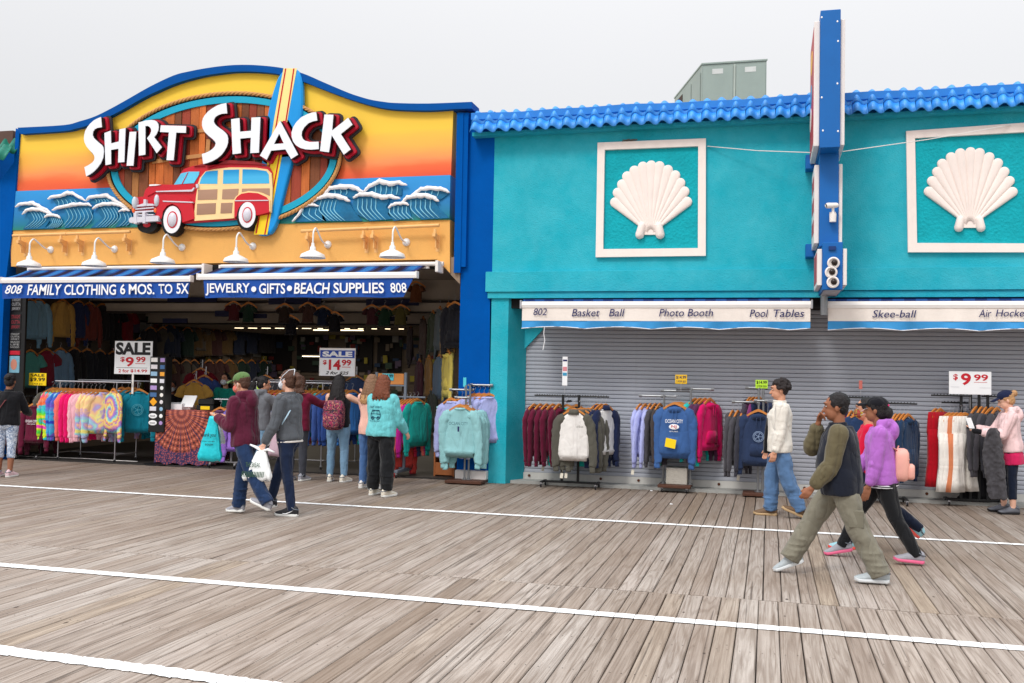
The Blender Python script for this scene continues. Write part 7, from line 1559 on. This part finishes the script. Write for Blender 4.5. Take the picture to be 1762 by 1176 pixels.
# 1 woman at the far left in a black jacket
P, K, T, hd, s = person('woman with a black bun, black jacket and marbled capri leggings at the left edge', 13, 12.4, 196, 1.57, dict(L=(2, 4, 2, 0), R=(-3, 3, 2, 0), LA=(25, 8, 60, 30), RA=(20, 12, 55, 20), lean=4, head=(8, 8)),
    dict(skin=SKD, hair='bun', hairm=HB, girth=1.08, pants=(tiedye('marbled_leggings', [(206, 220, 236), (120, 140, 170), (230, 236, 244), (150, 168, 196), (96, 112, 142), (220, 228, 238)], scale=14), 1.0, .45), shoes=(mat('shoe_pale_pink', (230, 200, 206), .7, .15, 40), SOW), top=dict(m=C((24, 24, 28)), e=.028, hem=-.06, collar=1, name='jacket')))
strap([T(-.13, -.02, .50), T(-.02, .155, .36), T(.10, .16, .15), T(.20, .06, .0)], .012, mat('maroon_strap', (110, 36, 40), .5), P)
q = MB(); q.bbox(T(.2, -.02, -.12)-Vector((.02, .13, .0)), T(.2, -.02, -.12)+Vector((.04, .10, .24)), .02); q.build('handbag', WPR, P)
# 2 maroon hoodie
P, K, T, hd, s = person('person in a maroon hoodie and green cap walking left with a turquoise bag', 424, 10.25, -98, 1.66, dict(L=(-24, 12, 1, 22), R=(15, 9, 1, -4), LA=(-2, 8, 112, 5), RA=(20, 10, 80, 10), lean=6, head=(0, 12), curl=(42, 42)),
    dict(skin=SK, hair='short', hairm=HBR, girth=1.05, pants=(JN, 1.18, 1.0), hemw=1.25, shoes=(GRS, SOW), laces=mat('coral_lace', (236, 130, 120)), cap=C((92, 122, 72)), mask=mat('mask_coral', (224, 120, 104), .8), top=dict(m=C((88, 30, 52), folds=.6), e=.028, hem=-.08, hood=1, sr=1.12, f=.024, name='hoodie')))
h = K['LA'][2]+K['LA'][3]*.07; w_ = wpt(P, h); BG = mat('turquoise_plastic_bag', (30, 200, 214), .35, .06, 8, .5, 18)
bg = thing('shopping_bag', 'turquoise plastic shopping bag held by the person in maroon', 'bag', w_, R_(8))
def soft_bag(t, w, h, m_, d, seed=0, lean=0):
    m = MB(); n = 36; rs = []
    for i in range(14):
        u = i/13; z = -.02-h*u; ww = w*(.30+.70*min(1, u*1.15))*(1 if i < 13 else .93); dd = d*(.3+.7*min(1, u*1.3))*(1 if i < 13 else .6)
        rs.append([(lean*u+ww/2*math.copysign(abs(math.cos(a))**.55, math.cos(a))*(1+.09*noise.noise(Vector((math.cos(a)*3+seed, math.sin(a)*3, z*11)))), dd*math.sin(a)*(1+.6*noise.noise(Vector((math.cos(a)*6+seed, z*7, 1)))), z+.01*math.sin(a*6+i)*u) for a in [2*math.pi*j/n for j in range(n)]])
    m.rings(rs); return m.build('bag_body', m_, t, smooth=True)
soft_bag(bg, .29, .52, BG, .06, 1, -.03)
q = MB(); q.tube([(-.03, 0, -.06), (0, 0, .015), (.03, 0, -.06)], .012, 6, flat=.5); q.build('handle', BG, bg)
def printon(t, s_, x0, x1, z0, z1, y, m_, sh=0):
    Mt = Matrix.Translation(t.location) @ Matrix.Rotation(t.rotation_euler.z, 4, 'Z'); o = text(s_, Mt @ Vector((x0, y, z0)), Mt @ Vector((x1, y, z0)), Mt @ Vector((x0, y, z1)), m_, None, name='bag_print', bold=.015, lift=0, shear=sh)
    o.data.transform(Mt.inverted()); o.parent = t
printon(bg, 'thank you', -.11, .07, -.27, -.21, -.072, BLK, .2); printon(bg, 'please come again', -.09, .06, -.32, -.30, -.074, BLK); printon(bg, 'soon', -.06, .04, -.36, -.34, -.074, BLK)
b2 = thing('shopping_bag', 'white plastic bag tucked behind the turquoise bag', 'bag', w_+Vector((-.05, .14, 0)), R_(15)); soft_bag(b2, .2, .33, mat('white_plastic_bag', (248, 250, 252), .4, .05, 8, .5, 18), .05, 5, .02)
# 3 grey fleece
P, K, T, hd, s = person('woman in a grey fleece with brown tied hair walking left with a white bag', 500, 10.45, -96, 1.71, dict(L=(-6, 4, 1, 0), R=(28, 12, 1, -2), LA=(3, 15, 14, 0), RA=(24, 8, 24, 0), lean=3, head=(-5, 3), curl=(45, 25)),
    dict(skin=SKL, hair='tail', hairm=HBR, hl=.04, girth=1.0, straps=1, pants=(C((28, 40, 66), folds=.5), .92, 1.0), shoes=(mat('shoe_black', (34, 34, 38), .6, .1, 30), SOW), swoosh=1, mask=MASKB, top=dict(m=C((86, 90, 96), folds=.6), e=.022, hem=-.03, collar=1, under=WHT, ul=.025, f=.02, name='fleece')))
strap([T(-.10, -.03, .52), T(.03, .10, .45), T(.165, .085, .28), T(.17, -.04, .1)], .009, mat('pale_blue_strap', (176, 206, 226), .6), P)
w_ = wpt(P, K['LA'][2]+K['LA'][3]*.07); bg = thing('shopping_bag', 'white printed plastic bag hanging from the hand of the woman in grey', 'bag', w_, R_(5))
soft_bag(bg, .36, .34, striped('white_bag_with_stripes', .5, [(0, (248, 250, 250)), (.5, (248, 250, 250)), (.9, (244, 248, 248))], rough=.4), .07, 9, -.05); q = MB(); q.tube([(-.14, .0, .05), (-.06, 0, .02), (0, 0, -.02), (.08, 0, .0), (.16, 0, -.03)], [.02, .035, .02, .035, .015], 8, flat=.5); q.build('handle', MATS['white_plastic_bag'], bg, smooth=True)
printon(bg, 'THE BREAK', -.15, .03, -.20, -.145, -.088, mat('green_print', (60, 90, 70))); printon(bg, 'IIIIIIIIIIIIIII', -.20, .08, -.315, -.25, -.09, MATS['green_print'], .2)
b2 = thing('shopping_bag', 'clear pinkish plastic bag behind the woman in grey', 'bag', wpt(P, K['LA'][2])+Vector((.0, .3, .16)), 0); soft_bag(b2, .22, .3, mat('pink_white_plastic', (232, 200, 216), .4, .1, 8), .05, 3)
# 4 cashier, 5 customer at the till
person('cashier with long dark hair, white mask and teal tee inside the shop', 388, 16.6, 5, 1.62, dict(L=(0, 0, 2, 0), R=(0, 0, 2, 0), LA=(20, 5, 50, 20), RA=(20, 5, 50, 20), head=(0, 0)),
    dict(skin=SK, hair='long', hairm=HB, hl=.2, mask=MASKB, pants=(BLKT, 1, 1), shoes=(BLKC, SOW), top=dict(m=C((24, 140, 124)), e=.015, sleeve=.4, name='tee')))
person('person in black with a white mask behind the till table', 296, 16.3, 25, 1.46, dict(L=(0, 0, 2, 0), R=(0, 0, 2, 0), LA=(25, 5, 60, 20), RA=(25, 5, 60, 20), head=(0, 15)),
    dict(skin=SKD, hair='short', hairm=HB, mask=MASKB, pants=(BLKT, 1, 1), shoes=(BLKC, SOW), top=dict(m=BLKC, e=.02, name='sweatshirt')))
# 6 and 7: shoppers behind the couple
person('shopper in a grey hoodie and light jeans half hidden behind the maroon hoodie', 449, 13.7, 150, 1.60, dict(L=(3, 3, 3, 0), R=(-2, 3, 2, 0), LA=(50, 10, 40, 20), RA=(48, 8, 45, 20), head=(-20, 10)),
    dict(skin=SK, hair='tail', hairm=HB, hl=.12, pants=(JNL, 1, .95), shoes=(mat('sandal_pink', (226, 140, 130), .6), SOW), top=dict(m=C((104, 106, 112)), e=.028, name='hoodie', hood=1)))
person('shopper in a maroon sweater reaching to the rack behind the woman in grey', 513, 13.75, 178, 1.62, dict(L=(0, 2, 3, 0), R=(0, 2, 3, 0), LA=(55, 22, 40, -25), RA=(58, 26, 30, -25), head=(0, 12)),
    dict(skin=SKL, hair='medium', hairm=HBR, hl=.1, girth=1.1, pants=(C((60, 62, 70)), 1, 1), shoes=(GRS, SOW), top=dict(m=C((104, 20, 48)), e=.026, name='sweater')))
# 8 backpack girl
P, K, T, hd, s = person('girl seen from behind with long black hair and a floral backpack', 583, 13.85, 183, 1.64, dict(L=(2, 2, 4, 0), R=(-1, 3, 4, 0), LA=(12, 8, 15, 5), RA=(52, 48, 105, 30), head=(0, 4), lean=0, toe=14),
    dict(skin=SKL, hair='long', hairm=HB, hl=.34, noface=1, girth=1.12, pants=(JNL, .98, .9), shoes=(CRS, SOW), top=dict(m=C((26, 26, 30)), e=.012, sleeve=0, name='tank_top', hem=-.04)))
def backpack(P, T, m_, w, h, d, zt, label, trim=None):
    Mt = Matrix.Translation(P.location) @ Matrix.Rotation(P.rotation_euler.z, 4, 'Z'); c = T(0, .15, zt-h/2); t = thing('backpack', label, 'backpack', Mt @ c, P.rotation_euler.z)
    m = MB(); m.rings([[(w/2*k*math.copysign(abs(math.cos(a))**.5, math.cos(a)), y, h/2*k*math.copysign(abs(math.sin(a))**.55, math.sin(a))) for a in [2*math.pi*j/28 for j in range(28)]] for y, k in ((-.02, .92), (.0, 1), (d*.6, 1), (d*.85, .93), (d, .75))]); m.build('pack_body', m_, t, smooth=True)
    m = MB(); m.rings([[(w*.40*k*math.copysign(abs(math.cos(a))**.5, math.cos(a)), y, -h*.2+h*.24*k*math.copysign(abs(math.sin(a))**.5, math.sin(a))) for a in [2*math.pi*j/24 for j in range(24)]] for y, k in ((d*.8, 1), (d+.035, .98), (d+.05, .8))]); m.build('front_pocket', m_, t, smooth=True)
    m = MB(); m.tube([(x, d+.002-.02*abs(x/w*2)**3, h*.12+.02*math.cos(x*9)) for x in np.linspace(-w*.42, w*.42, 12)], .006, 6); m.build('zip', trim or BLK, t)
    for sd in (1, -1): a = Mt.inverted() @ t.location; m = MB(); m.tube([Vector((sd*.07, .0, h*.42)), Vector((sd*.10, -.08, h*.5+.03)), Vector((sd*.115, -.2, h*.36)), Vector((sd*.13, -.24, .0)), Vector((sd*.14, -.10, -h*.35))], .02, 8, flat=.35); m.build('strap', trim or m_, t, smooth=True)
    m = MB(); m.tube([(-.03, .0, h*.48), (0, .01, h*.56), (.03, 0, h*.48)], .007, 6); m.build('loop', trim or m_, t)
    return t
FLO = tiedye('floral_navy_print', [(30, 22, 46), (34, 24, 50), (30, 22, 46), (190, 60, 100), (30, 22, 46), (34, 24, 50), (224, 140, 120), (34, 26, 52), (90, 60, 110), (30, 22, 46)], scale=15)
backpack(P, T, FLO, .33, .46, .13, .40, 'navy floral backpack worn by the girl with long black hair')
# 9 blonde
P, K, T, hd, s = person('blonde shopper in a pink top between the backpack girl and aqua sweatshirt', 637, 13.2, 165, 1.66, dict(L=(3, 4, 3, 0), R=(-2, 2, 3, 0), LA=(18, 4, 50, 20), RA=(15, 6, 40, 15), head=(15, 8)),
    dict(skin=SKL, hair='long', hairm=HDB, hl=.22, ombre=HBL, pants=(C((74, 108, 158)), 1.0, 1.0), shoes=(WHT, SOW), top=dict(m=C((232, 180, 164)), e=.012, sleeve=.3, name='top')))
jk = thing('folded_jacket', 'black jacket hanging over the arm of the blonde shopper', 'jacket', wpt(P, K['LA'][1].lerp(K['LA'][2], .5))+Vector((-.05, -.03, .02)), R_(20)); m = MB(); m.rings([[(w*math.cos(a), .06*math.sin(a)*(1+.3*math.sin(a*3)), z) for a in [2*math.pi*j/18 for j in range(18)]] for z, w in ((.03, .05), (0, .09), (-.1, .12), (-.22, .13), (-.33, .11), (-.38, .05))]); skinned(m, 'jacket', BLKC, jk, .012, 2, .02, .08)
# 10 teal sweater
P, K, T, hd, s = person('girl with auburn hair in an aqua sweatshirt with a jeep print', 657, 12.5, 168, 1.66, dict(L=(3, 2, 5, 0), R=(-2, 2, 5, 0), LA=(14, 10, 22, 10), RA=(12, 8, 30, 5), head=(12, 6), toe=10),
    dict(skin=SKL, hair='long', hairm=HAU, hl=.16, girth=1.14, pants=(BLKT, 1.5, .93), pf=.028, hemw=1.0, shoes=(CRS, SOW), top=dict(m=C((112, 200, 206), folds=.6), e=.034, hem=-.07, sr=1.2, f=.024)))
Mt = Matrix.Translation(P.location) @ Matrix.Rotation(P.rotation_euler.z, 4, 'Z'); PRT = mat('dark_teal_print', (30, 84, 104), .8)
def back(x, z, y=.158): return T(x, y, z)
q = MB()
for pts, r in (([(-.075, .20), (-.075, .255), (-.06, .30), (.055, .30), (.075, .255), (.075, .20), (-.075, .20)], .005), ([(-.075, .255), (.075, .255)], .004), ([(-.02, .30), (-.02, .255)], .003), ([(.03, .30), (.03, .255)], .003), ([(-.06, .31), (.055, .31)], .006)): q.tube([back(x, z) for x, z in pts], r, 5)
for x in (-.045, .045): q.tube([back(x+.02*math.cos(a), .195+.02*math.sin(a)) for a in [2*math.pi*k/14 for k in range(15)]], .007, 5)
q.build('back_print', PRT, P)
for s_, z0, z1, w in (('JEEP WAVE', .335, .37, .2), ('PLAY ALL DAY', .14, .158, .17)):
    a, b, c = Mt @ back(w/2, z0, .162), Mt @ back(-w/2, z0, .162), Mt @ back(w/2, z1, .160)
    o = text(s_, a, b, c, PRT, None, name='back_print', bold=.01, lift=.004); o.data.transform(Mt.inverted()); o.parent = P
# 11 man in the white jacket
P, K, T, hd, s = person('man with curly dark hair, open cream jacket and baggy jeans walking left', 1341, 12.55, -84, 1.70, dict(L=(-12, 10, 1, 22), R=(10, 8, 1, 0), LA=(4, 4, 12, 0), RA=(6, 6, 15, 0), lean=-1, head=(0, 6), curl=(40, 40)),
    dict(skin=SK, hair='curly', hairm=mat('hair_dark_curls', (40, 32, 32), .6, .3, 60, .5, 140), girth=1.05, pants=(JNM, 1.35, 1.0), hemw=1.1, pf=.03, shoes=(mat('shoe_brown', (112, 88, 66), .7, .15, 30), mat('sole_tan', (190, 160, 120), .7)), top=dict(m=C((228, 222, 212), folds=.6), e=.032, hem=-.10, collar=1, sleeve=.98, sr=1.12, f=.026, name='jacket', hw=.01)))
q = MB(); q.rings([[T(x, y, z) for x, y in ((-.05, -.150-o_), (.05, -.150-o_), (.06, -.11), (-.06, -.11))] for z, o_ in ((-.12, .03), (.0, .03), (.2, .015), (.42, -.012), (.5, -.03))]); skinned(q, 'open_lining', BLKC, P, .012, 1, .01, .06)
q = MB(); q.rings([[T(x*(1.5), y, z) for x, y in ((-.03, -.142), (.03, -.142), (.04, -.1), (-.04, -.1))] for z in (.3, .44, .53)]); q.build('shirt_collar', C((44, 52, 80)), P)
# 12 man in the vest
P, K, T, hd, s = person('stocky man in a black vest striding left with a hand at his mouth', 1448, 8.82, -94, 1.635, dict(L=(-20, 6, 1, 0), R=(34, 6, 1, -24), LA=(8, 5, 28, 0), RA=(52, -14, 126, 42), lean=3, head=(0, 4), curl=(40, 55), toe=5),
    dict(skin=SKD, hair='short', hairm=HB, girth=1.2, sh=1.12, pants=(C((128, 124, 110), folds=.6), 1.38, 1.0), bunch=1, hemw=1.25, pf=.026, shoes=(mat('shoe_silver', (172, 180, 184), .6, .12, 30), mat('sole_silver_white', (216, 220, 222), .6)), laces=mat('neon_lace', (190, 226, 60)), top=dict(m=C((28, 32, 44), folds=.45), sm=C((100, 92, 70), folds=.6), e=.03, hem=-.10, belly=.022, collar=1, sleeve=.95, sr=1.2, f=.018, name='vest')))
q = MB(); q.tube([T(.205, -.03, .10), T(.21, -.075, .02)], .004, 5); q.build('pocket_zip', BLK, P)
q = MB(); hp_, kn_ = K['L'][0], K['L'][1]; c = hp_.lerp(kn_, .75)+Vector((.085, .02, 0)); q.bbox(c-Vector((.006, .06, .08)), c+Vector((.012, .06, .07)), .008); q.build('cargo_pocket', C((118, 114, 100)), P)
# 13 purple hoodie
P, K, T, hd, s = person('woman in a lilac hoodie and black cap walking left with a pink backpack', 1518, 9.85, -94, 1.585, dict(L=(-17, 12, 1, 4), R=(30, 6, 1, -14), LA=(2, 6, 10, 0), RA=(14, 6, 20, 0), lean=4, head=(-12, -2), curl=(14, 25), toe=5),
    dict(skin=SKD, hair='lowbun', hairm=HB, girth=1.14, cap=C((24, 24, 30)), tie=mat('magenta_tie', (226, 40, 120)), pants=(BLKT, 1.04, 1.0), pf=.014, shoes=(GRS, SOP), top=dict(m=C((178, 108, 196), folds=.55), e=.02, hem=-.08, hood=1, sr=1.05, under=striped('striped_knit', .02, [(0, (220, 220, 224)), (.5, (24, 24, 30))], ax=2), ul=.035, f=.018, name='hoodie')))
backpack(P, T, mat('blush_leather', (236, 172, 158), .5, .06, 8), .24, .31, .10, .27, 'blush pink backpack on the woman in the lilac hoodie', mat('blush_leather_dark', (214, 144, 132), .5))
# 14 woman in red behind
person('woman in a bright red top and floral mask behind the lilac hoodie', 1499, 10.5, -92, 1.56, dict(L=(20, 6, 1, 0), R=(-26, 26, 1, 44), LA=(10, 5, 30, 0), RA=(5, 5, 20, 0), lean=4, head=(0, 2)),
    dict(skin=SK, hair='tail', hairm=HB, hl=.05, girth=1.02, mask=tiedye('floral_mask', [(30, 40, 36), (230, 200, 60), (40, 60, 50), (200, 60, 60), (30, 36, 36)], scale=30), pants=(NVY, 1.0, 1.0), shoes=(mat('shoe_aqua_grey', (150, 196, 206), .6, .1, 30), mat('sole_coral', (236, 90, 80), .6)), top=dict(m=C((206, 22, 60)), e=.018, hem=-.08, name='top')))
# 15 woman at the right with phone
P, K, T, hd, s = person('woman in a pale pink sweatshirt and navy cap looking at a phone', 1740, 14.05, -88, 1.60, dict(L=(2, 4, 1, 0), R=(8, 6, 1, 0), LA=(22, 4, 72, 12), RA=(26, 4, 74, 12), lean=5, head=(0, 22), curl=(45, 45)),
    dict(skin=SKL, hair='bun', hairm=HBL, girth=1.0, cap=C((28, 36, 66)), pants=(NVY, .92, .72), shoes=(mat('shoe_slate', (104, 106, 114), .7), BLK), top=dict(m=C((240, 206, 206), folds=.55), e=.032, hem=-.05, hood=1, sr=1.15, under=C((206, 38, 92)), ul=.17, name='sweatshirt')))
w_ = wpt(P, K['LA'][2]+K['LA'][3]*.09); ph = thing('phone', 'white smartphone in the hands of the woman in pale pink', 'phone', w_+Vector((-.02, .04, .03)), R_(10)); m = MB(); m.rings([[Vector((x*.07-.05*z, y, z*.14)) for x, y in ((-.5, 0), (.5, 0), (.5, .01), (-.5, .01))] for z in (0, 1)]); m.build('handset', WPR, ph)
for k in ('LA', 'RA'):
    S, E_, W_, f_, p_ = K[k]; q = MB(); q.cap(W_+f_*.0, W_+f_*.09, .036, .036, 10); q.build('glove', BLKC, P, smooth=True)
jk = thing('draped_jacket', 'long dark grey jacket draped over the arm of the woman in pale pink', 'jacket', wpt(P, K['LA'][1].lerp(K['LA'][2], .45))+Vector((0, -.05, .03)), R_(-10)); m = MB(); m.rings([[(w*math.cos(a)+o_, .06*math.sin(a)*(1+.55*math.sin(a*4+z*2)), z) for a in [2*math.pi*j/20 for j in range(20)]] for z, w, o_ in ((.05, .04, 0), (.02, .07, 0), (-.15, .11, -.01), (-.4, .13, .0), (-.62, .12, .03), (-.80, .11, .05), (-.87, .10, .06))]); skinned(m, 'jacket', C((72, 70, 74)), jk, .011, 1, .035, .06)

def find(word): return next(o for o in bpy.data.objects if o.name.startswith('person') and o.parent is None and word in o.get('label', ''))
